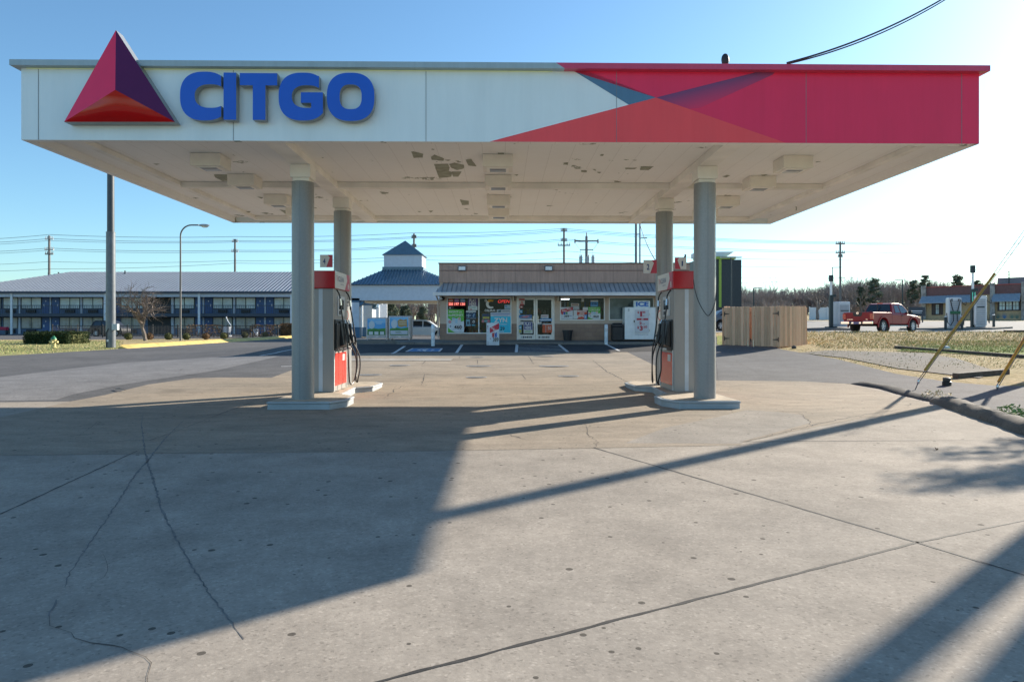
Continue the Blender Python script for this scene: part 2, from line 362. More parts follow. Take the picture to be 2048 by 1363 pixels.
CR = [([(95, 1240), (103, 1258), (145, 1272), (148, 1284), (220, 1300), (243, 1302), (255, 1310), (290, 1322), (298, 1335), (295, 1363), (296, 1400)], .014, .012),
      ([(205, 1110), (216, 1135), (205, 1160), (172, 1190)], .006, .02),
      ([(150, 880), (205, 838)], .012, .02), ([(205, 893), (252, 884), (300, 884), (345, 868)], .02, .03), ([(345, 868), (420, 838), (520, 800)], .022, .01), ([(520, 800), (545, 790)], .02, .01),
      ([(495, 770), (515, 772), (584, 773)], .025, .02), ([(1170, 850), (1178, 872), (1196, 888), (1192, 899)], .016, .03),
      ([(1480, 820), (1600, 827), (1670, 831)], .02, .02), ([(1600, 828), (1618, 845), (1622, 855), (1640, 850)], .025, .03), ([(1487, 887), (1560, 868), (1650, 847), (1735, 830), (1820, 818)], .03, .03), ([(1815, 815), (1822, 808), (1850, 812)], .03, .03),
      ([(1434, 693), (1470, 708), (1520, 722), (1585, 738)], .03, .05), ([(1468, 697), (1475, 725), (1520, 748), (1527, 760)], .02, .05),
      # forecourt slab joints
      ([(700, 729.5), (1000, 731), (1275, 734)], .03, .01), ([(700, 750), (840, 748.5), (1060, 750.5), (1240, 749)], .035, .02), ([(700, 762.5), (800, 763), (905, 762.5)], .025, .01),
      ([(905, 771), (1100, 771.5), (1230, 771)], .03, .02), ([(843, 771), (850, 749)], .04, .02), ([(1052, 760), (1043, 750)], .04, .02), ([(845, 729), (853, 720)], .05, .02), ([(955, 729), (955, 720)], .05, .02), ([(1067, 729), (1057, 713)], .05, .02),
      ([(740, 720), (1190, 721), (1300, 722)], .03, .01), ([(918, 719), (920, 713), (1080, 712.5)], .03, .01), ([(1185, 721), (1215, 745), (1245, 760), (1275, 775)], .05, .03),
      ([(770, 798), (790, 780), (810, 772), (845, 771)], .03, .05), ([(1020, 872), (1050, 882)], .03, .05)]
for pts, wd, jt in CR: strip(cb, gxy(*pts), wd*(.45 if wd < .016 else .7), rng, jt*.8, .0015, .10, True)
for k in range(26):
    x, y = rng.uniform(-20, 7), rng.uniform(14, 30)
    if x > -10 and y < 17: continue
    pts = [(x, y)]
    for _ in range(5): x += rng.uniform(-.2, .9); y += rng.uniform(-.4, .4); pts.append((x, y))
    strip(cb, pts, .018, rng, .04, .0016, .2)
cb.build('crack', m_crack, kind='structure', recalc=False)
m_mark = mat('worn_white_paint', (.55, .55, .54), .7, var=.3, scale=9, detail=8)
m_blue = mat('blue_paint', (.035, .15, .34), .7, var=.35, scale=7, detail=8)
pb = MB()
def gp(px, py): return G(px, py)[:2]
for a, b in (((784, 708.5), (809.5, 693.3)), ((912.6, 706.8), (924, 690.3)), ((1032.5, 705.5), (1034.2, 689.5)), ((1135.7, 705), (1116.3, 689)), ((1238.3, 702.7), (1212.6, 689.5))):
    strip(pb, [gp(*a), gp(*b)], .13, None, 0, .034)
for k in range(6):
    y0 = 690.6+k*2.7
    strip(pb, [gp(1037, y0+1.2), gp(1120+k*3.2, y0-.4)], .10, None, 0, .036)
strip(pb, gxy((520, 712), (560, 704), (590, 698)), .12, None, 0, .002)
strip(pb, gxy((562, 733.5), (590, 733)), .12, None, 0, .002)
pb.build('painted_line', m_mark, kind='structure', recalc=False)
hb = MB(); q = gxy((812, 704.5), (878, 704.5), (884, 698), (826, 698))
hb.add([(x, y, zg(x, y)+.034) for x, y in q], [(0, 1, 2, 3)], m_blue)
for a, b in zip(q, q[1:]+q[:1]): strip(hb, [a, b], .09, None, 0, .038, mt=m_mark)
for pts in ([(850, 703.6), (846, 701.2), (856, 699.2)], [(842, 702.6), (836, 701), (845, 699.6), (853, 701.6)], [(846, 701.8), (862, 702.6), (868, 700.5)]): strip(hb, gxy(*pts), .11, None, 0, .04, mt=m_mark)
hb.build('accessible_bay_marking', m_mark, kind='structure', recalc=False)
# manhole lids and fuel fill covers
m_lid = mat('lid_iron', (.26, .255, .25), .65, .15, .25, 30); k = 0
for px, py, rr, lb in ((958, 732.5, .42, 'corrugated grey tank lid in the middle of the concrete forecourt'), (1108, 732.6, .5, 'corrugated tank lid nearest the right pump island'), (741, 750.5, .33, 'round grey fill cover beside the left pump island'), (953, 755.5, .3, 'small grey fill cover in front of the middle tank lid'), (1137, 753, .3, 'small pale fill cover in front of the right tank lid'), (955, 715.3, .3, 'dark worn lid close to the white striped walkway'), (1087, 713, .42, 'black round lid in the square slab by the shop door'), (800, 731.5, .35, 'dark lid left of the middle tank lid, tar around it')):
    x, y, z = G(px, py); b = MB(); b.lathe([(0, .0232), (rr, .0232), (rr, .0262), (rr*.94, .0272), (0, .0272)], 24)
    t = thing('manhole_cover', lb, 'manhole cover', (x, y, z), group='metal lids set in the forecourt'); b.build('lid', m_lid, t)
    r_ = MB()
    for i in range(7): r_.box(-rr*.8*math.sqrt(max(.05, 1-(i/3-1)**2)), rr*.8*math.sqrt(max(.05, 1-(i/3-1)**2)), rr*.8*(i/3-1)-.015, rr*.8*(i/3-1)+.015, .0272, .0290)
    r_.build('ridges', m_lid, t)
# kerbs
def kerb(name, path, prof, m, jit=0, seed=1, step=.3):
    rg = random.Random(seed); P2 = []
    for a, b in zip(path, path[1:]):
        n = max(1, int(math.dist(a, b)/step)); P2 += [(a[0]+(b[0]-a[0])*i/n, a[1]+(b[1]-a[1])*i/n) for i in range(n)]
    P2.append(path[-1]); n = len(P2); L = []; k = len(prof)
    for i in range(n):
        a = P2[max(0, i-1)]; b = P2[min(n-1, i+1)]; dx, dy = b[0]-a[0], b[1]-a[1]; q = math.hypot(dx, dy); ox, oy = dy/q, -dx/q
        for o, h in prof:
            e = .55 if i in (0, n-1) else 1
            x = P2[i][0]+ox*(o+rg.uniform(-jit, jit)); y = P2[i][1]+oy*(o+rg.uniform(-jit, jit))
            L.append((x, y, zg(x, y)+h*e+(rg.uniform(-jit, jit) if h > .03 else 0)))
    mb = MB(); mb.add(L, [(i*k+j, i*k+j+1, (i+1)*k+j+1, (i+1)*k+j) for i in range(n-1) for j in range(k-1)]+[list(range(k)), list(range((n-1)*k, n*k))])
    o = mb.build(name, m, kind='structure', smooth=True); return o
m_yel = mat('yellow_kerb_paint', (.62, .44, .13), .75, var=.25, scale=2.5, bump=.3, bscale=40, detail=8)
kerb('yellow_kerb', yk[::-1], [(.0, -.02), (-.0, .02), (.04, .17), (.1, .2), (.42, .2), (.5, .02)][::-1] if False else [(-.62, .0), (-.56, .04), (-.22, .23), (-.04, .23), (0, 0)], m_yel, .012, 3)
m_ak = pavement('asphalt_kerb', (0.099, 0.095, 0.091), (0.075, 0.073, 0.070), .6, .3, 40)
m_sk = pavement('stone_kerb', (0.207, 0.186, 0.157), (0.099, 0.091, 0.083), .5, .9, 35)
kerb('asphalt_kerb', [KERB[0], KERB[1], ((KERB[2][0]*2+KERB[1][0])/3, (KERB[2][1]*2+KERB[1][1])/3), KERB[2]][::-1], [(-.03, 0), (0.02, .05), (.16, .10), (.36, .08), (.44, 0)], m_ak, .006, 4, .2)
kerb('stone_kerb', [KERB[2], KERB[3], KERB[4], KERB[5], (7.2, 8.6), (6.95, 6)][::-1], [(-.04, 0), (0.0, .10), (.10, .17), (.32, .16), (.40, .10), (.46, 0)], m_sk, .02, 7, .22)
# ================================================================ station canopy
YAW = R(.92); CO = Vector((-.107, 11.1, 0)); CU = Vector((math.cos(YAW), math.sin(YAW), 0)); CV = Vector((-math.sin(YAW), math.cos(YAW), 0))
HW = 7.785; DEP = 8.69; ZB = 4.52; ZT = 5.67; ZD = ZB+.14   # ZD: recessed deck
def cw(u, v, z=0): q = CO+CU*u+CV*v; return (q.x, q.y, z)
def cuz(px, py, v=0):                        # photo point on the fascia plane -> (u, z)
    d = Vector(((px-CX)/F, 1, 0)); o = CO+CV*v; t = o.dot(CV)/d.dot(CV); q = d*t-o
    return (q.dot(CU), EYE+(HY-py)/F*t)
def fmat(name, col, rough=.35):          # painted sheet metal: slight oil-canning, faint dirt runs
    m, g = new(name, rough); a = g.mix(g.ramp(g.noise(1.1, 5, .6, (1.6, 1, .35)), (.35, 0.), (.75, 1.)), col, tuple(c*.90 for c in col))
    g.base(g.mix(.16, a, g.ramp(g.noise(5, 5, .7, (2.5, 1, .12)), (.3, .3), (.7, .7)), 'OVERLAY')); g.bump(g.noise(.9, 2, .5), .25, .02); return m
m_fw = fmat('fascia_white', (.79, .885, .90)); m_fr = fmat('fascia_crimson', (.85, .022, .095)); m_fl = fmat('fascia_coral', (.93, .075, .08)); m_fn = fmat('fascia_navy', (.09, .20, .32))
m_cap = fmat('cap_blue_grey', (.36, .46, .50)); m_capr = fmat('cap_crimson', (.62, .06, .14)); m_seam = mat('panel_seam', (.20, .22, .24), .6)
# soffit: cream deck with plank seams, grime and peeled patches
m_sof, g = new('soffit_paint', .6, spec=.3)
o_ = g.xyz(); seam = g.math('LESS_THAN', g.math('FRACT', g.math('DIVIDE', o_[0], .405)), .022)
a = g.mix(g.ramp(g.noise(.5, 6, .65), (.3, 0.), (.75, 1.)), (.90, .885, .855), (.86, .84, .80))
a = g.mix(.3, a, g.ramp(g.noise(7, 5, .7), (.3, .35), (.7, .65)), 'OVERLAY')
a = g.mix(g.math('MULTIPLY', seam, .25), a, (.25, .22, .17))
peel = g.ramp(g.math('ADD', g.noise(1.9, 6, .62), g.math('MULTIPLY', g.ramp(g.noise(.42, 2), (.45, 0.), (.66, 1.)), .10)), (.705, 0.), (.712, 1.))
a = g.mix(peel, a, (.30, .31, .25)); g.base(a)
m_beam = mat('beam_cream', (.84, .81, .75), .6, var=.14, scale=1.4, detail=7)
m_grime = mat('beam_grime', (.50, .43, .34), .7, var=.3, scale=1.2, detail=7)
can = thing('station_canopy', 'wide flat filling station canopy on four grey columns, white and crimson fascia', 'canopy', cw(0, 0), YAW)
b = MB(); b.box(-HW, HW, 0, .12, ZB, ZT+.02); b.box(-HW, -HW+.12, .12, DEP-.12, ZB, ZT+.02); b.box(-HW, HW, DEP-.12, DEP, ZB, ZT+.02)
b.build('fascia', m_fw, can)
b = MB(); b.box(HW-.12, HW, .12, DEP-.12, ZB, ZT+.02); b.build('fascia_end', m_fr, can)
def fp(*pp, v=0): return [cuz(x, y, v) for x, y in pp]
b = MB()
b.poly(fp((1130, 131.5), (1150, 131.5), (1312, 195.5), (1258, 210)), -.003, m_fn)
tri = fp((979, 279.5), (1312, 195.5), (1572, 283)); tri = [(tri[0][0], ZB), tri[1], (tri[2][0], ZB)]
b.poly(tri, -.004, m_fl)
tr = fp((1143, 132), (1312, 195.5), (1572, 283))
b.poly([(tr[0][0], ZT+.01), tr[1], (tr[2][0], ZB), (HW+.004, ZB), (HW+.004, ZT+.01)], -.003, m_fr)
# printed violet wedge whose lower edge blends back to crimson
m_v, g = new('fascia_violet_print', .35)
o_ = g.xyz(); u0, z0 = cuz(1312, 195.5); u1, z1 = cuz(1560, 133); ang = math.atan2(z1-z0, u1-u0)
dist = g.math('ADD', g.math('MULTIPLY', g.math('SUBTRACT', o_[0], u0), math.sin(ang)), g.math('MULTIPLY', g.math('SUBTRACT', z0, o_[2]), math.cos(ang)))
g.base(g.mix(g.ramp(g.math('DIVIDE', dist, .42), (0, 0.), (1., 1.)), (.16, .05, .15), (.85, .022, .095)))
b.poly(fp((1312, 195.5), (1560, 133), (1545, 150), (1400, 216), (1378, 218)), -.0045, m_v)
b.build('fascia_graphic', m_fr, can, recalc=False)
b = MB()
for px in (77, 467, 852, 1233, 1612, 1923):
    u, _ = cuz(px, 200); b.box(u-.0035, u+.0035, -.006, -.002, ZB, ZT)
b.build('panel_seam', m_seam, can)
u_c = cuz(1112, 125, -.13)[0]
for nm, x0, x1, mm in (('fascia_cap', -HW-.1, u_c, m_cap), ('fascia_cap', u_c, HW+.1, m_capr)):
    b = MB(); b.extr([(0, 0)], 0, 0) if False else None
    sl_ = .13 if nm else 0
    b.add([(x0, -.13, ZT), (x1+(.14 if x1 == u_c else 0), -.13, ZT), (x1, -.13, ZT+.092), (x0-(0 if x0 < 0 else 0), -.13, ZT+.092), (x0, .4, ZT), (x1+(.14 if x1 == u_c else 0), .4, ZT), (x1, .4, ZT+.092), (x0, .4, ZT+.092)] if x1 == u_c else
          [(x0+.14, -.13, ZT), (x1, -.13, ZT), (x1, -.13, ZT+.092), (x0, -.13, ZT+.092), (x0+.14, .4, ZT), (x1, .4, ZT), (x1, .4, ZT+.092), (x0, .4, ZT+.092)],
          [(0, 1, 2, 3), (7, 6, 5, 4), (0, 4, 5, 1), (1, 5, 6, 2), (2, 6, 7, 3), (3, 7, 4, 0)])
    if x0 < -5: b.box(x0, -HW+.3, .401, DEP+.1, ZT, ZT+.092)
    else: b.box(HW-.3, x1, .401, DEP+.1, ZT, ZT+.092)
    b.build(nm, mm, can)
b = MB(); b.box(-HW+.1, HW-.1, .13, DEP-.13, ZT-.2, ZT-.1); b.build('roof_deck', mat('roof_membrane', (.5, .5, .48), .8), can)
b = MB(); b.box(-HW+.001, HW-.001, .002, .13, ZB-.004, ZB-.001); b.box(-HW+.001, HW-.001, DEP-.13, DEP-.001, ZB-.004, ZB-.001); b.box(-HW+.001, -HW+.13, .131, DEP-.131, ZB-.004, ZB-.001); b.box(HW-.13, HW-.001, .131, DEP-.131, ZB-.004, ZB-.001); b.box(-HW+.12, HW-.12, .12, DEP-.12, ZD, ZD+.06)
b.box(HW-.134, HW-.1205, .121, DEP-.121, ZB+.001, ZD-.001); b.box(-HW+.1205, -HW+.134, .121, DEP-.121, ZB+.001, ZD-.001)
rp = random.Random(4); m_peel = mat('peeled_primer', (.30, .31, .235), .7, var=.25, scale=6, detail=6)
def ceil(px, py):
    D = 12.0
    for _ in range(6): z = ZD-.004; D = (z-EYE)*F/(HY-py)
    q = Vector((PX(px, D), D, 0))-CO; return q.dot(CU), q.dot(CV)
Z3 = lambda L: [(800+x/3.408, 60+y/3.408) for x, y in L]
Z2 = lambda L: [(x/2.56, 40+y/2.56) for x, y in L]
Z4 = lambda L: [(1350+x/2.934, 60+y/2.934) for x, y in L]
for L in [Z3(q) for q in ([(232, 915), (325, 912), (340, 940), (330, 960), (355, 970), (350, 1000), (265, 1010), (250, 965)], [(335, 915), (370, 905), (438, 920), (435, 945), (390, 955), (350, 940)], [(355, 965), (420, 965), (400, 1000), (360, 1000)], [(75, 830), (90, 828), (160, 845), (155, 870), (95, 872)], [(208, 865), (235, 850), (300, 875), (295, 892), (215, 885)], [(445, 885), (485, 878), (520, 930), (465, 925)], [(1640, 930), (1730, 930), (1695, 955), (1635, 955)], [(1535, 940), (1615, 940), (1600, 948), (1535, 950)], [(1235, 955), (1275, 958), (1270, 970), (1235, 968)], [(1365, 848), (1388, 846), (1385, 858), (1365, 858)], [(1460, 1028), (1510, 1033), (1490, 1038), (1460, 1035)], [(1115, 905), (1145, 903), (1145, 918), (1112, 918)], [(410, 1155), (470, 1165), (470, 1190), (425, 1195)], [(195, 1232), (225, 1230), (210, 1245)], [(665, 838), (710, 838), (712, 850), (668, 850)], [(1310, 950), (1330, 948), (1335, 962)], [(1340, 968), (1372, 968), (1360, 978)], [(1520, 882), (1560, 883), (1540, 889)], [(1580, 885), (1622, 886), (1600, 890)], [(300, 885), (345, 886), (330, 893)], [(780, 985), (808, 985), (795, 995)], [(1000, 1195), (1052, 1196), (1005, 1201)], [(118, 1235), (150, 1236), (130, 1241)])]+[Z2(q) for q in ([(1095, 790), (1170, 792), (1172, 822), (1140, 825), (1100, 805)], [(1250, 978), (1285, 980), (1265, 992)], [(785, 735), (822, 738), (800, 742)], [(985, 908), (1020, 912), (1000, 915)], [(1315, 905), (1350, 908), (1340, 915)], [(1430, 970), (1470, 975), (1460, 992)])]+[Z4(q) for q in ([(745, 745), (815, 738), (800, 750), (745, 752)], [(825, 772), (860, 772), (830, 778)], [(275, 860), (305, 850), (325, 855), (300, 865)], [(500, 850), (545, 848), (520, 858)])]:
    P2 = []
    for (x, y), (x2, y2) in zip(L, L[1:]+L[:1]):
        for f in (0, .33, .66): P2.append(ceil(x+(x2-x)*f+rp.uniform(-.7, .7), y+(y2-y)*f+rp.uniform(-.25, .25)))
    b.add([(u, v, ZD-.004) for u, v in P2], [list(range(len(P2)))], m_peel)
b.build('soffit', m_sof, can, recalc=False)
CUX = 3.79; CVS = (1.78, 4.98)
b = MB()
for s in (-1, 1):
    b.box(s*CUX-.17, s*CUX+.17, .121, DEP-.121, ZB+.003, ZD-.001)
    b.box(s*7.06-.07, s*7.06+.07, .121, DEP-.121, ZB+.05, ZD-.0015)
for v in (3.85, 8.3): b.box(-7.0, 7.0, v-.08, v+.08, ZB+.018, ZD-.002)
b.build('beam', m_beam, can, bevel=.008)
m_col, g = new('column_grey_paint', .38, .15)
a = g.mix(g.ramp(g.noise(1.2, 5, .6, (3, 3, .25)), (.35, 0.), (.7, 1.)), (.30, .30, .295), (.235, .24, .245))
g.base(g.mix(.25, a, g.ramp(g.noise(30, 3), (.3, .4), (.7, .6)), 'OVERLAY'))
for s in (-1, 1):
    for v in CVS:
        c = MB(); c.lathe([(.203, .17), (.203, ZB-.30)], 40, (s*CUX, v, 0)); c.box(s*CUX-.004, s*CUX+.004, v-.2055, v-.2, .18, ZB-.31, m_seam)
        co = c.build('column', m_col, can, smooth=True)
        h = MB(); h.box(s*CUX-.19, s*CUX+.19, v-.19, v+.19, ZB-.235, ZB+.002); h.box(s*CUX-.155, s*CUX+.155, v-.155, v+.155, ZB-.30, ZB-.235); h.build('column_head', m_beam, co, bevel=.01)
b = MB(); b.box(-HW+.1, u_c-.05, -.03, -.012, ZT-.016, ZT-.008)
b.build('light_strip', mat('strip_led', (.62, .70, .40), .4, emit=.08), can)
# emblem and lettering on the fascia
m_e1 = mat('emblem_crimson', (.86, .012, .085), .28, var=.03); m_e2 = mat('emblem_plum', (.10, .008, .075), .3, var=.03); m_e3 = mat('emblem_red', (.50, .006, .004), .12, var=.03, spec=.35); m_ret = mat('sign_return_grey', (.30, .31, .31), .35, .5)
em = thing('triangle_emblem', 'red three-faced pyramid emblem standing above the left end of the fascia', 'emblem', cw(*[cuz(239, 243, -.15)[0], 0], cuz(239, 243, -.15)[1]), YAW)
A = cuz(232, 60.5, -.2); B = cuz(128.5, 244, -.2); C_ = cuz(350, 244, -.2); K = cuz(229, 179, -.42)
e0 = cuz(239, 243, -.15); loc = lambda p: (p[0]-e0[0], p[1]-e0[1])
A, B, C_, K = loc(A), loc(B), loc(C_), loc(K)
b = MB(); b.extr([B, C_, A], -.2, -.002); b.build('emblem_box', m_ret, em)
b = MB(); b.add([(A[0], -.203, A[1]), (B[0], -.203, B[1]), (C_[0], -.203, C_[1]), (K[0], -.40, K[1])], [(0, 1, 3)], m_e1); b.add([(A[0], -.203, A[1]), (C_[0], -.203, C_[1]), (K[0], -.40, K[1])], [(0, 2, 1)], m_e2)
b.build('emblem_face', m_e1, em)
b = MB(); N = 10; L = []                       # bulging glossy lower face
for i in range(N+1):
    for j in range(N+1-i):
        p = i/N; q = j/N; r3 = 1-p-q; bul = .10*27*p*q*r3
        L.append((B[0]*p+C_[0]*q+K[0]*r3, -.203*(p+q)-.40*r3-bul*.55, B[1]*p+C_[1]*q+K[1]*r3-bul*.10))
ix = {}; c = 0
for i in range(N+1):
    for j in range(N+1-i): ix[i, j] = c; c += 1
b.add(L, [(ix[i, j], ix[i+1, j], ix[i, j+1]) for i in range(N) for j in range(N-i)]+[(ix[i+1, j], ix[i+1, j+1], ix[i, j+1]) for i in range(N) for j in range(N-1-i)])
b.build('emblem_lower_face', m_e3, em, smooth=True)
def sup(cx, cz, a, bb, n=2.5, k=72): 
    out = []
    for i in range(k):
        t = 2*math.pi*i/k; ct, st = math.cos(t), math.sin(t)
        out.append((cx+a*math.copysign(abs(ct)**(2/n), ct), cz+bb*math.copysign(abs(st)**(2/n), st)))
    return out
sg = thing('canopy_lettering', 'five big blue raised letters on the white fascia', 'sign', cw(cuz(560, 246, -.06)[0], 0, cuz(560, 246, -.06)[1]), YAW)
s0 = cuz(560, 246, -.06); sc = (cuz(752, 246, -.06)[0]-cuz(367, 246, -.06)[0])/385
def LP(x, y): X = (x/2.56-560)*sc; return (X, (246-(40+y/2.56))*sc)     # measured in enlarged photo pixels
m_lb = mat('letter_blue', (.001, .10, .58), .35, var=.03)
def arcs(cx, cy, ao, bo, ai, bi, icx, no=2.5, ni=2.4, k=160):
    return sup(cx, cy, ao, bo, no, k), sup(icx, cy, ai, bi, ni, k)
def letter(poly=None, rings=None):
    f = MB(); r = MB()
    if poly:
        q = [LP(*p) for p in poly]; f.poly(q, -.162); n = len(q)
        r.extr(q, -.16, -.035)
    else:
        o = [LP(*p) for p in rings[0]]; i = [LP(*p) for p in rings[1]]
        f.ring(o, i, -.163, -.1605); r.ring(o, i, -.16, -.035)
    ro = r.build('letter', m_ret, sg); f.build('letter_face', m_lb, ro)
o, i = arcs(1062, 402, 124, 124, 80, 60, 1092)
def cpoly(o, i, xr):
    oo = [p for p in o if p[0] <= xr]; ii = [p for p in i if p[0] <= xr]
    st = max(range(len(o)), key=lambda k: 0)
    ko = [p for p in o[:]]; 
    up = [p for p in oo if p[1] > 402]; lo = [p for p in oo if p[1] <= 402]
    up.sort(key=lambda p: math.atan2(p[1]-402, p[0]-o_cx)); lo.sort(key=lambda p: math.atan2(p[1]-402, p[0]-o_cx) % (2*math.pi))
    iu = [p for p in ii if p[1] > 402]; il = [p for p in ii if p[1] <= 402]
    iu.sort(key=lambda p: math.atan2(p[1]-402, p[0]-i_cx)); il.sort(key=lambda p: math.atan2(p[1]-402, p[0]-i_cx) % (2*math.pi))
    outer = up+lo; inner = iu+il
    ylast = lambda L: L
    return outer, inner
o_cx, i_cx = 1062, 1092
outer, inner = cpoly(o, i, 1145)
letter(poly=[(1146, outer[0][1])]+outer+[(1146, outer[-1][1])]+[(1146, inner[-1][1])]+inner[::-1]+[(1146, inner[0][1])])
letter(poly=[(1158, 282), (1222, 282), (1222, 522), (1158, 522)])
letter(poly=[(1240, 284), (1430, 284), (1430, 346), (1370, 346), (1370, 522), (1306, 522), (1306, 346), (1240, 346)])
o_cx, i_cx = 1560, 1582
o, i = arcs(1560, 402, 123, 122, 78, 58, 1582)
outer, inner = cpoly(o, i, 1640)
up = [p for p in outer if p[1] > 402]                # in photo pixels y grows downwards: "up" is the lower half
lo = [p for p in outer if p[1] <= 402]
bot = [p for p in o if p[1] > 402 and p[0] <= 1662]; bot.sort(key=lambda p: math.atan2(p[1]-402, p[0]-1560))
ib = [p for p in i if p[1] > 437 and p[0] <= 1602]; ib.sort(key=lambda p: math.atan2(p[1]-402, p[0]-1582))
it = [p for p in i if p[1] <= 437 and p[0] <= 1640 and not (p[0] > 1602 and p[1] > 402)]; it = [p for p in it if p[1] <= 402 or p[0] < 1560]; it.sort(key=lambda p: math.atan2(p[1]-402, p[0]-1582) % (2*math.pi))
letter(poly=[(1662, bot[0][1])]+bot+lo+[(1642, lo[-1][1]), (1642, it[-1][1])]+it[::-1]+ib[::-1]+[(1602, ib[0][1]), (1602, 434), (1550, 434), (1550, 380), (1662, 380)])
letter(rings=(sup(1803, 402, 121, 123, 2.5, 96), sup(1803, 402, 56, 63, 2.6, 96)))
# canopy floodlight boxes
m_box = mat('light_box_cream', (.80, .76, .68), .55, var=.10, scale=2); m_len = mat('light_lens', (.55, .58, .6), .15, var=.1); m_slot = mat('light_slot', (.16, .18, .2), .3)
proto = None
for row, ux, nm in ((0, -5.42, 'left'), (1, -.13, 'middle'), (2, 5.38, 'right')):
    for i, v in enumerate((1.57, 3.25, 5.4, 7.05)):
        lb = 'cream box light under the canopy, %s of the %s row' % (('nearest', 'second', 'third', 'farthest')[i], nm)
        if proto is None:
            proto = thing('canopy_light', lb, 'light', cw(ux, v, ZD-.003), YAW, 'box lights under the canopy')
            b = MB(); b.box(-.275, .275, -.25, .25, -.225, 0); b.build('housing', m_box, proto, bevel=.008)
            b = MB(); b.box(-.2, .2, -.18, .18, -.238, -.226); b.build('lens_frame', m_beam, proto, bevel=.004)
            b = MB(); b.box(-.15, .15, -.12, .14, -.243, -.2385, m_len); b.box(-.13, .13, -.1, -.02, -.246, -.2435, m_slot); b.build('lens', m_len, proto)
        else: dup(proto, cw(ux, v, ZD-.003), YAW, lb)
# small floodlight with dish on the canopy roof
t = thing('roof_spotlight', 'small dark spotlight standing on the canopy roof edge', 'spotlight', cw(cuz(1447, 125, .6)[0], .6, ZT+.06), YAW)
b = MB(); b.tube([(0, 0, -.16), (0, 0, .34)], .02, 8); b.tube([(.0, 0, .2), (.08, -.03, .24), (.11, -.03, .18)], .01, 6); b.build('post', mat('black_metal', (.02, .022, .025), .5), t)
b = MB(); b.ball((.03, 0, .38), .07, .05, .11, 12, 8); b.build('lamp', MATS['black_metal'], t, smooth=True)
# service cable from the roof to a pole off to the right
def cable(a, c, sag, n=24): return [(a[0]+(c[0]-a[0])*i/n, a[1]+(c[1]-a[1])*i/n, a[2]+(c[2]-a[2])*i/n-sag*4*(i/n)*(1-i/n)) for i in range(n+1)]
m_wire = mat('wire_black', (.015, .016, .02), .6)
a_ = P(1574, 126, 11.5); e_ = P(1990, -70, 13.4)
b = MB(); b.tube(cable(a_, e_, .22), .016, 6); b.tube(cable((a_[0], a_[1], a_[2]-.02), (e_[0], e_[1], e_[2]-.02), .25), .012, 6)
tag(b.build('service_cable', m_wire), 'thick black cable rising from the canopy roof towards the upper right', 'cable')
# ================================================================ islands and pumps
m_isl = mat('island_paint', (.36, .385, .40), .55, var=.14, scale=3, detail=8, bump=.2); m_itop = mat('island_top', (.40, .335, .255), .85, var=.22, scale=4, detail=8, bump=.3)
IH = .17
for s, nm in ((-1, 'left'), (1, 'right')):
    it = thing('pump_island', 'raised grey-edged concrete pump island on the %s, dog-bone shaped' % nm, 'pump island', cw(s*CUX, 1.28, 0), YAW, 'pump islands')
    L = [(-.5, 0), (.62, 0), (.84, .42), (.84, 1.0), (.5, 1.45), (.44, 3.0), (.78, 3.3), (.84, 3.9), (.84, 4.2), (.62, 4.6), (-.5, 4.6)]
    L = [(-s*x, y) for x, y in L]
    if s > 0: L = L[::-1]
    inn = [(x*.94, .04+y*.983) for x, y in L]
    b = MB(); b.prism(L, 0, IH-.05); b.prism([(x*1.02, y*1.003-.012) for x, y in L], IH-.0495, IH-.006); b.build('island_edge', m_isl, it, bevel=.014)
    b = MB(); b.prism(inn, IH-.0055, IH); b.build('island_top', m_itop, it)
m_pg, g = new('pump_grey_panel', .42, .1)
g.base(g.mix(g.ramp(g.noise(2, 5, .6, (1, 1, .3)), (.35, 0.), (.7, 1.)), (.36, .34, .315), (.30, .285, .27)))
m_pr = mat('pump_header_red', (0.450, 0.012, 0.021), .22, var=.06); m_pw = mat('pump_header_white', (.62, .62, .60), .3, var=.05); m_pc = mat('pump_chevron', (.46, .035, .07), .3, var=.05); m_ptx = mat('pump_text_navy', (.02, .05, .16), .4)
m_pk = mat('pump_black', (.012, .012, .013), .45); m_pl = mat('pump_lower_red', (.60, .045, .03), .25, var=.06); m_rub = mat('hose_rubber', (.012, .012, .012), .42); m_met = mat('bright_metal', (.6, .6, .6), .25, .9); m_strip = mat('pump_strip', (0.510, 0.555, 0.600), .4); m_edge = mat('pump_edge_white', (.62, .62, .6), .4); m_grn = mat('nozzle_green', (.01, .12, .05), .45); m_scr = mat('screen_glass', (.05, .07, .08), .08)
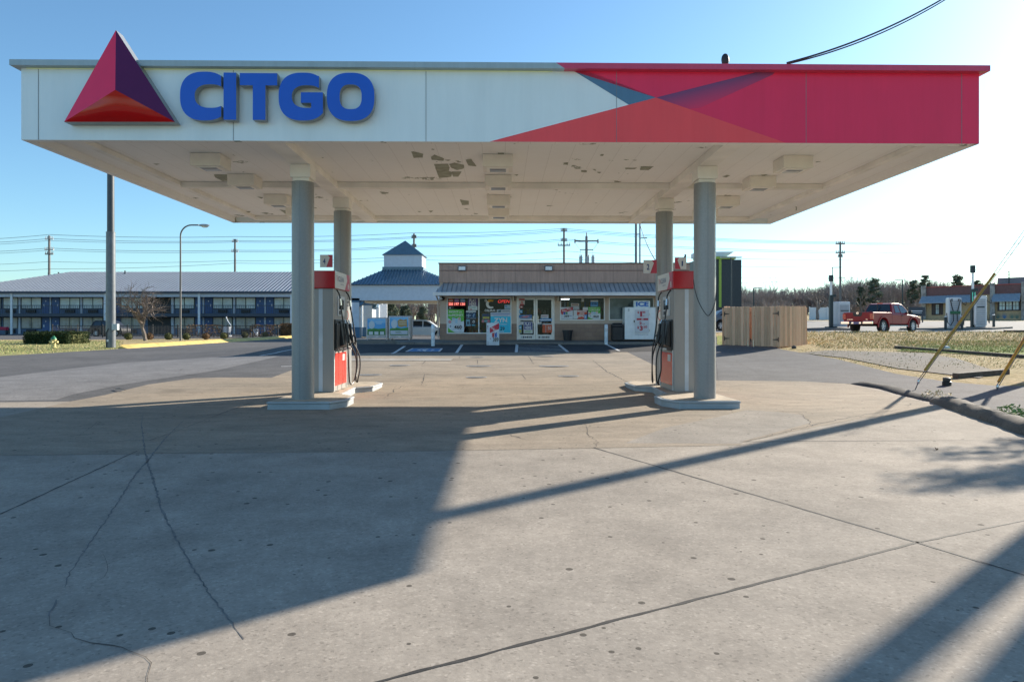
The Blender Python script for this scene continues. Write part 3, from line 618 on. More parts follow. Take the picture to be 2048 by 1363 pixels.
def pump(name, label, loc, rz):
    t = thing(name, label, 'fuel pump', loc, rz, 'fuel pumps')
    b = MB(); b.box(-.27, .27, -.62, .62, 0, 2.14); b.build('cabinet', m_pg, t, bevel=.012)
    b = MB()
    for e in (-1, 1): b.box(-.03, .05, e*.62-.006, e*.62+.006, .02, 2.13)
    b.build('trim_strip', m_strip, t)
    h = MB(); h.box(-.315, .315, -.68, .68, 2.141, 2.50); ho = h.build('header', m_pr, t, bevel=.012)
    for sx in (1, -1):
        xf = Matrix(((0, -sx, 0, sx*.3165), (sx, 0, 0, 0), (0, 0, 1, 0), (0, 0, 0, 1)))   # local x -> along the pump, -y -> outward
        b = MB(xf); b.poly([(-.67, 2.145), (.2, 2.145), (.43, 2.36), (.35, 2.495), (-.67, 2.495)], -.001, m_pw)
        b.poly([(.2, 2.145), (.67, 2.145), (.67, 2.495), (.35, 2.495), (.43, 2.36)], -.001, m_pc)
        b.text('Tri', -.56, 2.30, -.40, 2.41, -.003, m_pc, .01); b.text('CLEAN', -.39, 2.30, .10, 2.41, -.003, m_ptx, .01); b.text('GASOLINE', -.2, 2.235, .08, 2.265, -.003, m_ptx)
        b.poly([(.47, 2.18), (.59, 2.18), (.59, 2.2), (.47, 2.2)], -.003, m_pw); b.poly([(.48, 2.21), (.58, 2.21), (.56, 2.30), (.5, 2.30)], -.003, m_pw)
        b.build('header_graphic', m_pw, ho, recalc=False)
        xf = Matrix(((0, -sx, 0, sx*.2705), (sx, 0, 0, 0), (0, 0, 1, 0), (0, 0, 0, 1)))
        b = MB(xf); b.box(-.55, .5, -.012, -.001, .12, .80); b.build('lower_panel', m_pl, t, bevel=.004)
        b = MB(xf); b.box(-.61, -.57, -.016, -.001, .02, .86); b.box(.52, .56, -.016, -.001, .02, .86); b.build('edge_trim', m_edge, t)
        b = MB(xf); b.box(.12, .36, -.0145, -.0125, .62, .76, m_edge); b.build('notice_label', m_edge, t)
        b = MB(xf); b.box(-.56, .5, -.03, -.001, .84, 1.50); b.box(-.56, -.3, -.06, -.031, .9, 1.42)
        b.add([(-.28, -.031, .92), (.46, -.031, .92), (.46, -.031, 1.46), (-.28, -.031, 1.46), (-.28, -.14, .96), (.46, -.14, .96), (.46, -.07, 1.46), (-.28, -.07, 1.46)], [(0, 1, 2, 3), (4, 7, 6, 5), (0, 4, 5, 1), (1, 5, 6, 2), (2, 6, 7, 3), (3, 7, 4, 0)])
        b.build('nozzle_bay', m_pk, t, bevel=.01)
        b = MB(xf); b.box(-.3, .3, -.02, -.001, 1.58, 2.0, m_strip); b.box(-.22, .22, -.024, -.0205, 1.72, 1.93, m_scr); b.box(-.22, -.06, -.024, -.0205, 1.61, 1.69, m_pk); b.box(.02, .22, -.024, -.0205, 1.61, 1.69, m_edge)
        b.build('display', m_scr, t)
        for k, (yy, mm) in enumerate(((-.06, m_pk), (.32, m_grn if sx < 0 else m_pk))):
            b = MB(xf)
            b.tube([(yy, -.13, 1.42), (yy, -.155, 1.25), (yy, -.17, 1.12), (yy, -.20, 1.0)], [.028, .034, .045, .03], 8, mm)
            b.tube([(yy, -.16, 1.2), (yy, -.25, 1.14), (yy, -.27, 1.03), (yy, -.2, .95)], .013, 6, mm)
            b.tube([(yy, -.13, 1.42), (yy, -.10, 1.50)], .014, 8, m_met); b.box(yy-.05, yy+.05, -.16, -.10, .86, .90, m_edge)
            b.build('nozzle', mm, t, smooth=True)
            hx = yy-.36 if k == 0 else yy+.1
            o1 = .10+.02*k
            path = [(hx, -.02, 2.12), (hx, -o1*.8, 2.0), (hx+.03, -o1, 1.75), (hx+.06, -o1-.05, 1.4), (hx+.1, -.2, 1.1), (hx+.08, -.24, .8), (hx+.1, -.25, .45), ((hx+yy)/2-.05, -.26, .2), ((hx+yy)/2+.06, -.27, .13), (yy+.03, -.3, .2), (yy+.1, -.33, .42), (yy+.1, -.32, .7), (yy+.02, -.24, .93), (yy, -.20, 1.0)]
            sm_ = []
            for i in range(len(path)-1):              # Catmull-Rom
                p0, p1, p2, p3 = [Vector(path[max(0, min(len(path)-1, i+q))]) for q in (-1, 0, 1, 2)]
                for q in range(5):
                    u = q/5; sm_.append(.5*((2*p1)+(p2-p0)*u+(2*p0-5*p1+4*p2-p3)*u*u+(3*p1-p0-3*p2+p3)*u**3))
            sm_.append(Vector(path[-1]))
            b = MB(xf); b.tube(sm_, .0145, 8); b.tube([(hx, -o1*.85, 1.93), (hx+.02, -o1*.95, 1.80)], .026, 8, m_met); b.tube([(hx+.022, -o1*.95, 1.79), (hx+.03, -o1, 1.72)], .022, 8)
            b.build('hose', m_rub, t, smooth=True)
    return t
p0 = pump('fuel_pump', 'tall grey fuel pump with a red header on the left island', cw(-CUX, 3.62, IH), YAW)
dup(p0, cw(CUX, 3.62, IH), YAW+math.pi, 'tall grey fuel pump with a red header on the right island')
# pump number flags on the rear columns
def flat(mb, items, w, h, y0=0, dy=.0018):
    for k, it in enumerate(items):
        y = y0-dy*(k+1)
        if it[0] == 'r': mb.poly([(it[1]*w, (1-it[4])*h), (it[3]*w, (1-it[4])*h), (it[3]*w, (1-it[2])*h), (it[1]*w, (1-it[2])*h)], y, cm(it[5]))
        elif it[0] == 'p': mb.poly([(u*w, (1-v)*h) for u, v in it[1]], y, cm(it[2]))
        elif it[0] == 'o': mb.poly([(it[1]*w+it[3]*w*math.cos(q*math.pi/12), (1-it[2])*h+it[4]*h*math.sin(q*math.pi/12)) for q in range(24)], y, cm(it[5]))
NAVY = (.02, .06, .2); WHT = (.72, .72, .70); REDD = (.52, .02, .04); CHEV = (.45, .04, .07)
def board(name, label, cat, loc, rz, w, h, bg, items, th=.012, group=None, rough=.45, rx=0):
    t = thing(name, label, cat, loc, rz, group); t.rotation_euler.x = rx
    b = MB(); b.box(0, w, 0, th, 0, h); b.build('panel', cm(bg, rough), t)
    gr = [i for i in items if i[0] != 't']; tx = [(k, i) for k, i in enumerate(items) if i[0] == 't']
    if gr:
        b = MB()
        for k, i in enumerate(items):
            if i[0] != 't': flat(b, [i], w, h, -.0015*k)
        b.build('print', cm(bg), t, recalc=False)
    if tx:
        b = MB()
        for k, i in tx: b.text(i[1], i[2]*w, (1-i[5])*h, i[4]*w, (1-i[3])*h, -.0015*k-.0028, cm(i[6]), i[7] if len(i) > 7 else .012)
        b.build('lettering', cm(tx[0][1][6]), t, recalc=False)
    return t
def numsign(txt, u0, v, z0, wd, mirror, label):
    pts = [(.60, 0), (1, 0), (1, 1), (.5, 1), (.78, .22)] if not mirror else [(.40, 0), (0, 0), (0, 1), (.5, 1), (.22, .22)]
    board('pump_number_sign', label, 'sign', cw(u0, v, z0), YAW, wd, wd, (.62, .62, .60), [('p', pts, CHEV), ('t', txt, *((.24, .3, .44, .74) if not mirror else (.58, .3, .70, .74)), NAVY, .02)], .02, 'pump number signs')
numsign('4', -CUX-.48, 4.80, 2.90, .29, False, 'square sign with the number 4 on the left rear column')
numsign('2', CUX-.53, 4.80, 2.77, .31, False, 'square sign with the number 2 on the right rear column, shop behind it')
numsign('1', CUX+.205, 4.80, 2.87, .27, True, 'square sign with the number 1 on the outer side of the right rear column')
for s, nm in ((-1, 'left'), (1, 'right')):     # warning decals on the rear columns, curved plates
    t = thing('warning_sign', 'pale self service and no smoking notice on the %s rear column' % nm, 'sign', cw(s*CUX, 4.98, 1.15), YAW, 'notices on the rear columns')
    b = MB(); k = 9; a0 = R(-90)-s*R(38)
    aa = [a0+R(-26+52*i/k) for i in range(k+1)]
    def arc(mb, z0, z1, r, a1, a2, mt):
        q = [a1+(a2-a1)*i/6 for i in range(7)]
        mb.add([(r*math.cos(x), r*math.sin(x), z) for z in (z0, z1) for x in q], [(i, i+1, 8+i, 7+i) for i in range(6)], mt)
    mw = cm((.55, .56, .55)); mr = cm((.5, .12, .12)); mn = cm((.2, .22, .25))
    arc(b, 0, 1.0, .2055, aa[0], aa[-1], mw)
    for i in range(6): arc(b, .04+i*.07, .075+i*.07, .2065, aa[1], aa[-2], mn)
    arc(b, .84, .88, .2065, aa[1], aa[-2], mn); arc(b, .92, .96, .2065, aa[1], aa[-2], mn)
    n = 20
    ring_ = [(.2068*math.cos(aa[4]+.35*math.cos(2*math.pi*i/n)*rr), .2068*math.sin(aa[4]+.35*math.cos(2*math.pi*i/n)*rr), .64+.12*math.sin(2*math.pi*i/n)*rr) for rr in (1, .8) for i in range(n)]
    b.add(ring_, [(i, (i+1) % n, n+(i+1) % n, n+i) for i in range(n)], mr)
    b.build('notice', mw, t, recalc=False)
# thin wire looped round the right front column
wl = [cw(CUX+.207*math.sin(q), CVS[0]-.215*math.cos(q), 1.72+.33*abs(q)**1.4) for q in [x*.1 for x in range(-17, 18)]]
b = MB(); b.tube(wl, .006, 5); tag(b.build('loose_wire', m_wire), 'thin black wire looped around the right front column', 'wire')
# ================================================================ the shop
DS = 34.1
def SX(px): return PX(px, DS)
def SZ(py): return PZ(py, DS)
m_tan, g = new('shop_tan_wall', .8); g.base(g.mix(.35, g.mix(g.ramp(g.noise(.9, 5, .6), (.35, 0.), (.7, 1.)), (.60, .485, .39), (.52, .42, .34)), g.ramp(g.noise(30, 4), (.3, .35), (.7, .65)), 'OVERLAY'))
m_br, g = new('shop_brown_block', .8)
bk = g.n.new('ShaderNodeTexBrick'); bk.inputs['Scale'].default_value = 1; bk.inputs['Brick Width'].default_value = .4; bk.inputs['Row Height'].default_value = .2; bk.inputs['Mortar Size'].default_value = .008
mp = g.n.new('ShaderNodeMapping'); mp.inputs['Rotation'].default_value = (R(90), 0, 0); g.l.new(g.tc.outputs['Object'], mp.inputs[0]); g.l.new(mp.outputs[0], bk.inputs[0])
bk.inputs['Color1'].default_value = (.33, .225, .165, 1); bk.inputs['Color2'].default_value = (.29, .195, .145, 1); bk.inputs['Mortar'].default_value = (.24, .165, .145, 1)
g.base(g.mix(.4, bk.outputs[0], g.ramp(g.noise(2.5, 6, .7), (.3, .35), (.7, .65)), 'OVERLAY'))
m_par, g = new('parapet_brown', .7)
o_ = g.xyz(); a = g.mix(g.ramp(g.noise(.9, 6, .65, (1, 1, .35)), (.3, 0.), (.72, 1.)), (.48, .315, .245), (.385, .25, .195))
for per, wd_, st in ((1.22, .012, .6), (.41, .012, .28)): a = g.mix(g.math('MULTIPLY', g.math('LESS_THAN', g.math('FRACT', g.math('DIVIDE', o_[0], per)), wd_), st), a, (.12, .085, .075))
a = g.mix(.4, a, g.ramp(g.noise(12, 5, .7, (1, 1, .1)), (.3, .34), (.7, .66)), 'OVERLAY'); g.base(a)
m_wf = mat('white_frame', (0.792, 0.792, 0.768), .4, var=.08); m_al = mat('aluminium_frame', (.55, .57, .58), .35, .4, var=.06)
m_gl = bpy.data.materials.new('window_glass'); m_gl.use_nodes = True; n_ = m_gl.node_tree.nodes; l_ = m_gl.node_tree.links; n_.clear()
ou = n_.new('ShaderNodeOutputMaterial'); mx = n_.new('ShaderNodeMixShader'); tr_ = n_.new('ShaderNodeBsdfTransparent'); gs = n_.new('ShaderNodeBsdfGlossy'); fr = n_.new('ShaderNodeFresnel')
tr_.inputs[0].default_value = (.62, .66, .66, 1); gs.inputs['Roughness'].default_value = .02; fr.inputs[0].default_value = 1.33
l_.new(fr.outputs[0], mx.inputs[0]); l_.new(tr_.outputs[0], mx.inputs[1]); l_.new(gs.outputs[0], mx.inputs[2]); l_.new(mx.outputs[0], ou.inputs[0])
FL = SZ(680); x0, x1 = SX(879), SX(1378); YB = DS+11
shop = thing('convenience_shop', 'low brown and tan convenience shop with metal awning and poster-filled windows', 'shop', ((x0+x1)/2, DS, FL))
W = [(893.5, 1023, 594.5, 667), (1033.5, 1109, 592.5, 679.5), (1120, 1210, 594, 640.5), (1217.5, 1308, 594, 640.5)]
zt = 3.75; zm = SZ(646.8)
b = MB(); c = MB()
xs = [x0]
for i, (a, e, t0, t1) in enumerate(W):
    X0, X1, Z0, Z1 = SX(a), SX(e), SZ(t1), SZ(t0)
    c.box(xs[-1], X0, DS, DS+.2, FL, zm); b.box(xs[-1], X0, DS, DS+.2, zm, zt)
    b.box(X0, X1, DS, DS+.2, Z1, zt)
    if i != 1:
        if Z0 > zm: c.box(X0, X1, DS, DS+.2, FL, zm); b.box(X0, X1, DS, DS+.2, zm, Z0)
        else: c.box(X0, X1, DS, DS+.2, FL, Z0)
    xs.append(X1)
c.box(xs[-1], x1, DS, DS+.2, FL, zm); b.box(xs[-1], x1, DS, DS+.2, zm, zt)
for X in (x0, x1-.2): b.box(X, X+.2, DS+.201, YB, FL, zt+.9)
b.box(x0+.2, x1-.2, YB-.2, YB, FL, zt+.9)
b.build('wall', m_tan, shop, world=True); c.build('lower_wall', m_br, shop, world=True)
b = MB(); b.box(x0, x1, DS-.03, DS-.001, zm-.03, zm+.03)
b.v = []; b.f = []; b.m = []
for a, e in zip([x0]+[SX(q[1]) for q in W], [SX(q[0]) for q in W]+[x1]): b.box(a, e, DS-.025, DS-.001, zm-.01, zm+.05)
b.box(SX(1120), SX(1210), DS-.025, DS-.001, zm-.01, zm+.05); b.box(SX(1217.5), SX(1308), DS-.025, DS-.001, zm-.01, zm+.05)
b.build('wall_trim', m_tan, shop, world=True)
pz = SZ(527.5)
b = MB(); b.box(x0-.02, x1+.02, DS-.06, DS+.18, zt, pz); b.build('parapet', m_par, shop, world=True)
b = MB(); b.box(x0-.05, x1+.05, DS-.1, DS+.25, pz, pz+.05); b.box(x0, x1, DS-.075, DS-.061, SZ(541)-.015, SZ(541)+.015); b.build('parapet_cap', mat('parapet_cap_brown', (.14, .09, .08), .6), shop, world=True)
b = MB(); b.box(x0+.2, x1-.2, DS+.181, YB-.2, zt+.3, zt+.4); b.build('roof', mat('roof_grey', (.3, .3, .3), .8), shop, world=True)
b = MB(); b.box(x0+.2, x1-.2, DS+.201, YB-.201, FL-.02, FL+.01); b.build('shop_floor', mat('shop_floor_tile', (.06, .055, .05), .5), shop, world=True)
b = MB(); b.box(x0+.201, x1-.201, YB-.26, YB-.21, FL, zt+.3); b.box(x0+.201, x0+.25, DS+.21, YB-.27, FL, zt+.3); b.box(x1-.25, x1-.201, DS+.21, YB-.27, FL, zt+.3); b.box(x0+.26, x1-.26, DS+.21, YB-.27, zt+.2, zt+.29); b.build('interior_gloom_lining', mat('painted_gloom', (.04, .033, .028), .8), shop, world=True)  # near-black lining: the unlit room's darkness is put into its colour
# awning
aw0, aw1 = PX(870, 33.0), x1+.15; zA, zB2 = 3.72, 3.20
m_awn = mat('awning_grey_metal', (.40, .41, .41), .42, .35, var=.18, scale=1.5, detail=7); m_rib = mat('awning_rib', (0.192, 0.216, 0.240), .4, .5)
b = MB(); b.add([(aw0, 32.9, zB2), (aw1, 32.9, zB2), (aw1, DS-.062, zA), (aw0+.3, DS-.062, zA), (aw0, 32.9, zB2-.03), (aw1, 32.9, zB2-.03), (aw1, DS-.062, zA-.05), (aw0+.3, DS-.062, zA-.05)], [(0, 1, 2, 3), (7, 6, 5, 4), (0, 4, 5, 1), (1, 5, 6, 2), (2, 6, 7, 3), (3, 7, 4, 0)])
ao = b.build('awning', m_awn, shop, world=True)
b = MB(); x = aw0+.1
while x < aw1:
    t = min(1, (x-aw0)/.3)
    b.add([(x-.012, 32.9, zB2), (x+.012, 32.9, zB2), (x+.012, DS-.065, zA), (x-.012, DS-.065, zA), (x-.012, 32.9, zB2+.035), (x+.012, 32.9, zB2+.035), (x+.012, DS-.065, zA+.035), (x-.012, DS-.065, zA+.035)] if t >= 1 else
          [(x-.012, 32.9, zB2), (x+.012, 32.9, zB2), (x+.012, 33.3, zB2+.18), (x-.012, 33.3, zB2+.18), (x-.012, 32.9, zB2+.035), (x+.012, 32.9, zB2+.035), (x+.012, 33.3, zB2+.215), (x-.012, 33.3, zB2+.215)],
          [(0, 1, 5, 4), (4, 5, 6, 7), (0, 4, 7, 3), (1, 2, 6, 5), (2, 3, 7, 6)]); x += .228
b.build('awning_rib', m_rib, shop, world=True)
b = MB(); b.extr([(0, 0)], 0, 0) if False else None
b.box(aw0-.08, aw1+.05, 32.76, 32.9, 3.045, 3.20); b.box(aw0-.08, aw1+.05, 32.745, 32.759, 3.15, 3.205); b.build('gutter', mat('gutter_white', (0.720, 0.732, 0.744), .4, var=.1, scale=2), shop, world=True, bevel=.01)
b = MB(); b.box(aw0, aw1, 32.91, DS-.001, 3.08, 3.10); b.build('awning_soffit', mat('awning_soffit', (.3, .28, .26), .7), shop, world=True)
b = MB(); b.tube([(x0-.03, 32.95, 3.05), (x0-.06, DS-.05, 2.85), (x0-.06, DS-.06, FL+.1)], .035, 8); b.build('downpipe', m_tan, shop, world=True)
# windows and doors
for i, (a, e, t0, t1) in enumerate(W):
    X0, X1, Z0, Z1 = SX(a), SX(e), SZ(t1), SZ(t0); fr_ = .055
    if i == 1: continue
    b = MB(); b.box(X0, X1, DS-.03, DS+.1, Z0, Z0+fr_); b.box(X0, X1, DS-.03, DS+.1, Z1-fr_, Z1); b.box(X0, X0+fr_, DS-.03, DS+.1, Z0+fr_, Z1-fr_); b.box(X1-fr_, X1, DS-.03, DS+.1, Z0+fr_, Z1-fr_)
    if i == 0: xm = SX(957.7); b.box(xm-.03, xm+.03, DS-.03, DS+.1, Z0+fr_, Z1-fr_)
    wo = b.build('window', m_wf, shop, world=True, bevel=.006)
    b = MB(); b.poly([(X0+fr_, Z0+fr_), (X1-fr_, Z0+fr_), (X1-fr_, Z1-fr_), (X0+fr_, Z1-fr_)], DS+.05)
    go = b.build('pane', m_gl, wo); q = shop.location; 
    for v in go.data.vertices: v.co = v.co-q
    if i == 3:
        b = MB(); b.box(X0+fr_, X1-fr_, DS+.085, DS+.10, Z0+fr_, Z1-fr_)
        bo = b.build('blind', mat('boarded_pane', (.34, .40, .44), .35, var=.3, scale=2.5, detail=8), wo)
        for v in bo.data.vertices: v.co = v.co-q
X0, X1, Z0, Z1 = SX(1033.5), SX(1109), SZ(679.5), SZ(592.5)
b = MB(); b.box(X0, X0+.06, DS-.03, DS+.12, Z0, Z1); b.box(X1-.06, X1, DS-.03, DS+.12, Z0, Z1); b.box(X0+.06, X1-.06, DS-.03, DS+.12, Z1-.07, Z1); b.build('door_frame', m_al, shop, world=True, bevel=.005)
xm = (X0+X1)/2
for a, e, sd_ in ((X0+.065, xm-.006, 1), (xm+.006, X1-.065, -1)):
    b = MB(); b.box(a, a+.09, DS, DS+.05, Z0+.01, Z1-.075); b.box(e-.09, e, DS, DS+.05, Z0+.01, Z1-.075); b.box(a+.09, e-.09, DS, DS+.05, Z0+.01, Z0+.27); b.box(a+.09, e-.09, DS, DS+.05, Z1-.17, Z1-.075)
    do = b.build('door', m_al, shop, world=True, bevel=.006)
    for nm, bx, mm in (('door_pane', (a+.09, e-.09, DS+.02, DS+.026, Z0+.27, Z1-.17), m_gl), ('door_handle', ((e-.13 if sd_ > 0 else a+.10), (e-.10 if sd_ > 0 else a+.13), DS-.07, DS-.04, Z0+.85, Z0+1.2), m_met), ('push_bar', (a+.09, e-.09, DS-.03, DS-.005, Z0+.98, Z0+1.02), m_al)):
        b = MB(); (b.box(*bx) if nm != 'door_pane' else b.poly([(bx[0], bx[4]), (bx[1], bx[4]), (bx[1], bx[5]), (bx[0], bx[5])], bx[2])); h = b.build(nm, mm, do)
        for v in h.data.vertices: v.co = v.co-shop.location
    b = MB(); sx_ = (e-a)
    for k in range(6): b.box(a+.14+k*.095, a+.21+k*.095, DS-.006, DS-.0005, Z0+.09, Z0+.19, cm(((.05, .06, .08), (.30, .38, .42), (.05, .06, .09), (.10, .13, .18), (.04, .05, .06), (.12, .15, .2))[(k+(sd_ > 0)) % 6]))
    h = b.build('hours_plate', m_pk, do)
    for v in h.data.vertices: v.co = v.co-shop.location
# sidewalk
zf = lambda x, y: zg(x, y)
b = MB(); b.prism([(-5.4, 32.95), (9.2, 32.95), (9.2, 34.28), (-3.65, 34.28), (-3.65, 36.5), (-9.6, 36.5), (-9.6, 33.9), (-5.8, 33.9)], -.2, .12, zf=lambda x, y: .68 if y < 33.5 else .77)
b.build('sidewalk', m_walk, kind='structure', bevel=.02)
# things inside
for a, e, yy, hh, lb in ((-3.2, -1.2, 36.2, 1.5, 'dim goods shelf behind the left shop window'), (-.9, .5, 36.6, 1.6, 'dim goods shelf behind the middle of the left window'), (.6, 2.0, 37.2, 1.7, 'dim goods shelf seen through the glass doors'), (2.4, 5.4, 36.0, 2.1, 'goods rack full of cigarette packs behind the right window')):
    t = thing('goods_shelf', lb, 'shelf', ((a+e)/2, yy, FL), group='shelves inside the shop'); w2 = (e-a)/2; rg = random.Random(int(yy*10))
    b = MB(); b.box(-w2, w2, .3, .33, 0, hh)
    for k in range(5): b.box(-w2, w2, 0, .3, k*hh/5, k*hh/5+.02)
    b.build('rack', mat('shelf_grey', (.22, .21, .2), .6), t)
    b = MB()
    for k in range(5):
        x = -w2+.02
        while x < w2-.12:
            ww = rg.uniform(.05, .16); h2 = rg.uniform(.5, .9)*hh/5
            b.box(x, x+ww, .04, .26, k*hh/5+.021, k*hh/5+h2, cm(rg.choice([(.4, .05, .04), (.08, .15, .4), (.5, .5, .48), (.35, .28, .08), (.06, .25, .12), (.45, .2, .06), (.1, .1, .1), (.3, .4, .5)]))); x += ww+.012
    o = b.build('goods', cm((.4, .4, .4)), t); o['kind'] = 'stuff'
for k, (a, e, yy) in enumerate(((2.45, 2.95, 34.9),)):
    t = thing('tube_light', ('lit white tube light inside the top of the right shop window', 'lit white tube light on the ceiling far inside the shop')[k], 'light', (a, yy, SZ(596.8) if k == 0 else 3.1), group='tube lights inside the shop')
    b = MB(); b.box(0, e-a, -.05, .05, .03, .08); b.build('housing', m_wf, t); b = MB(); b.tube([(.02, 0, 0), (e-a-.02, 0, 0)], .022, 8); b.build('tube', mat('lit_tube', (.9, .95, 1), .4, emit=2.5), t)
b = MB(); b.box(2.3, 5.6, 34.62, 35.0, FL, FL+1.05); tag(b.build('counter', mat('counter_wood', (.2, .14, .1), .5)), 'sales counter behind the right shop window', 'counter')
# wall lamps
for px, nm in ((924.5, 'left'), (1097, 'right')):
    t = thing('flood_light', 'white flat floodlight on the brown parapet, %s one' % nm, 'floodlight', (SX(px), DS-.06, SZ(537)), group='parapet floodlights')
    b = MB(); b.box(-.2, .2, -.13, 0, -.13, .13); b.build('housing', mat('lamp_bronze', (.07, .08, .1), .5), t, bevel=.01)
    b = MB(); b.box(-.165, .165, -.139, -.131, -.085, .085); b.build('lens', mat('lamp_face_white', (.75, .78, .78), .3), t)
for px, py, nm in ((1026.5, 596.5, 'left of the doors'), (1116.5, 597, 'right of the doors')):
    t = thing('wall_lantern', 'small pale wall lamp %s' % nm, 'wall lamp', (SX(px), DS, SZ(py)), group='wall lamps by the doors'); b = MB(); b.box(-.05, .05, -.14, 0, -.11, .11); b.build('lamp_glass', mat('lantern_glass', (.55, .52, .46), .3), t, bevel=.015); b = MB(); b.box(-.09, .09, -.1, -.001, .1, .14); b.box(.055, .1, -.1, -.001, -.12, .1); b.build('lamp_hood', m_pk, t)
t = thing('security_camera', 'black round camera under the left corner of the awning', 'camera', (SX(886), DS-.02, SZ(597))); b = MB(); b.ball((0, -.1, 0), .1, .1, .1); b.build('housing', m_pk, t, smooth=True); b = MB(); b.ball((-.05, -.19, -.01), .05, .04, .05); b.build('lens', m_wf, t)
# ---- posters, window signs (photo pixel box, label, background, items)
GRN = (.12, .46, .06); SKYB = (.02, .52, .72); PUR = (.10, .06, .20); DKB = (.01, .055, .13)
def poster(px0, py0, px1, py1, label, bg, items, y=DS-.034, cat='poster', name='window_poster', group='posters in the shop windows', th=.006):
    D = y; return board(name, label, cat, (PX(px0, D), y, PZ(py1, D)), 0, (px1-px0)/F*D, (py1-py0)/F*D, bg, items, th, group)
RTM = [('p', [(0, 0), (1, 0), (1, .50), (.86, .53), (.62, .50), (.25, .50), (0, .38)], GRN), ('p', [(0, .80), (.22, .92), (.44, 1), (0, 1)], GRN),
       ('t', 'RIGHT', .08, .06, .65, .145, WHT, .02), ('t', 'on', .68, .09, .86, .145, WHT, .02), ('t', 'the', .01, .215, .25, .29, WHT, .02), ('t', 'MONEY', .27, .20, .96, .30, WHT, .02),
       ('r', .25, .36, .45, .65, (.55, .66, .74)), ('r', .60, .36, .80, .65, (.60, .66, .72)), ('r', .45, .40, .60, .60, (.35, .58, .72)), ('r', .27, .37, .43, .42, (.2, .3, .45)), ('p', [(.63, .44), (.7, .33), (.77, .44)], (.75, .40, .18)), ('r', .25, .475, .45, .49, (.3, .35, .45)), ('r', .6, .475, .8, .49, (.6, .3, .3)),
       ('o', .12, .545, .09, .06, (.60, .10, .10)), ('r', .05, .535, .19, .555, WHT), ('t', '$', .12, .69, .20, .78, NAVY, .01), ('t', '460', .38, .69, .86, .86, (.015, .015, .02), .02), ('r', .3, .87, .42, .89, (.3, .35, .5)), ('r', .66, .885, .84, .9, (.3, .35, .5))]
poster(896, 618.5, 928, 664, 'tall green and white right on the money 460 poster in the left window', (.62, .70, .75), RTM)
poster(1176.5, 613.5, 1200.8, 638, 'small green and white right on the money 460 poster in the right window', (.62, .70, .72), RTM)
led = [('r', 0.02, .52, .98, .98, (.30, .02, .02)), ('t', '250', .08, .58, .92, .92, (1., .35, .25, 2.2), .01)]
for k, (a, tp, cc, nm, tx) in enumerate(((896, 597, (.5, .10, .05), 'orange', '250'), (907.8, 598.6, (.20, .10, .30), 'purple', '197'), (919.8, 597.5, (.12, .28, .5), 'blue', '130'))):
    t = poster(a, 596.5, a+11.2, 611.5, 'lit red lottery number sign with %s round top' % nm, (.05, .02, .02), [('o', .5, .32, .46, .32, cc), ('r', .14, .26, .86, .36, (.5, .4, .45)), ('r', 0.02, .52, .98, .98, (.42, .01, .008, .12)), ('t', tx, .12, .58, .90, .92, (1., .28, .22, .7), .015)], cat='sign', name='jackpot_sign', group='lit lottery signs')
poster(896.5, 613, 905.5, 618, 'small dark sticker under the lottery signs', (.03, .03, .035), [('t', '1', .3, .2, .5, .8, WHT)])
PLAY = [('r', .0, 0, 1, .68, PUR), ('t', 'PLAY', .14, .05, .86, .33, WHT, .025), ('t', 'HERE', .14, .36, .86, .63, WHT, .025), ('p', [(0, .68), (.5, .63), (1, .68), (1, 1), (0, 1)], (.62, .68, .68)), ('t', 'LOTTERY', .14, .74, .86, .86, (.05, .30, .28), .01), ('o', .3, .94, .12, .035, (.5, .03, .04))]
poster(936.3, 596, 955, 619.8, 'purple and white PLAY HERE poster in the left window', (.62, .64, .66), PLAY)
poster(1047.2, 642.8, 1065.2, 666.2, 'dark blue and white PLAY HERE poster on the left door', (.62, .64, .66), [('r', .04, .03, .96, .70, (.05, .06, .22)), ('t', 'PLAY', .14, .08, .86, .34, WHT, .025), ('t', 'HERE', .14, .39, .86, .65, WHT, .025), ('r', .1, .74, .9, .95, (.55, .6, .42)), ('t', 'LOTTERY', .14, .8, .86, .9, (.05, .30, .18), .01)], y=DS-.004)
poster(932, 621, 952, 637, 'dark blue poster with pale heading, below the purple poster', DKB, [('r', 0, 0, 1, .19, (.6, .64, .66)), ('t', 'BLACK', .3, .24, .7, .30, WHT), ('r', .05, .55, .5, .64, (.35, .5, .6)), ('r', .25, .42, .3, .85, (.4, .55, .65)), ('p', [(.62, .8), (.78, .35), (.88, .35), (.8, .8), (.72, .8), (.74, .6)], (.18, .35, .55)), ('r', .05, .93, .98, .97, (.4, .45, .5))])
poster(932, 638.5, 951.5, 651.5, 'pale blue and black card with a round emblem, lower left window', (.16, .36, .46), [('p', [(.42, 0), (1, 0), (1, 1), (.55, 1), (.38, .6)], (.015, .02, .03)), ('r', .1, .3, .32, .75, (.02, .06, .10)), ('o', .8, .35, .12, .22, (.6, .65, .66)), ('o', .8, .38, .07, .13, (.02, .03, .04)), ('r', .6, .8, .95, .95, (.1, .45, .6))])
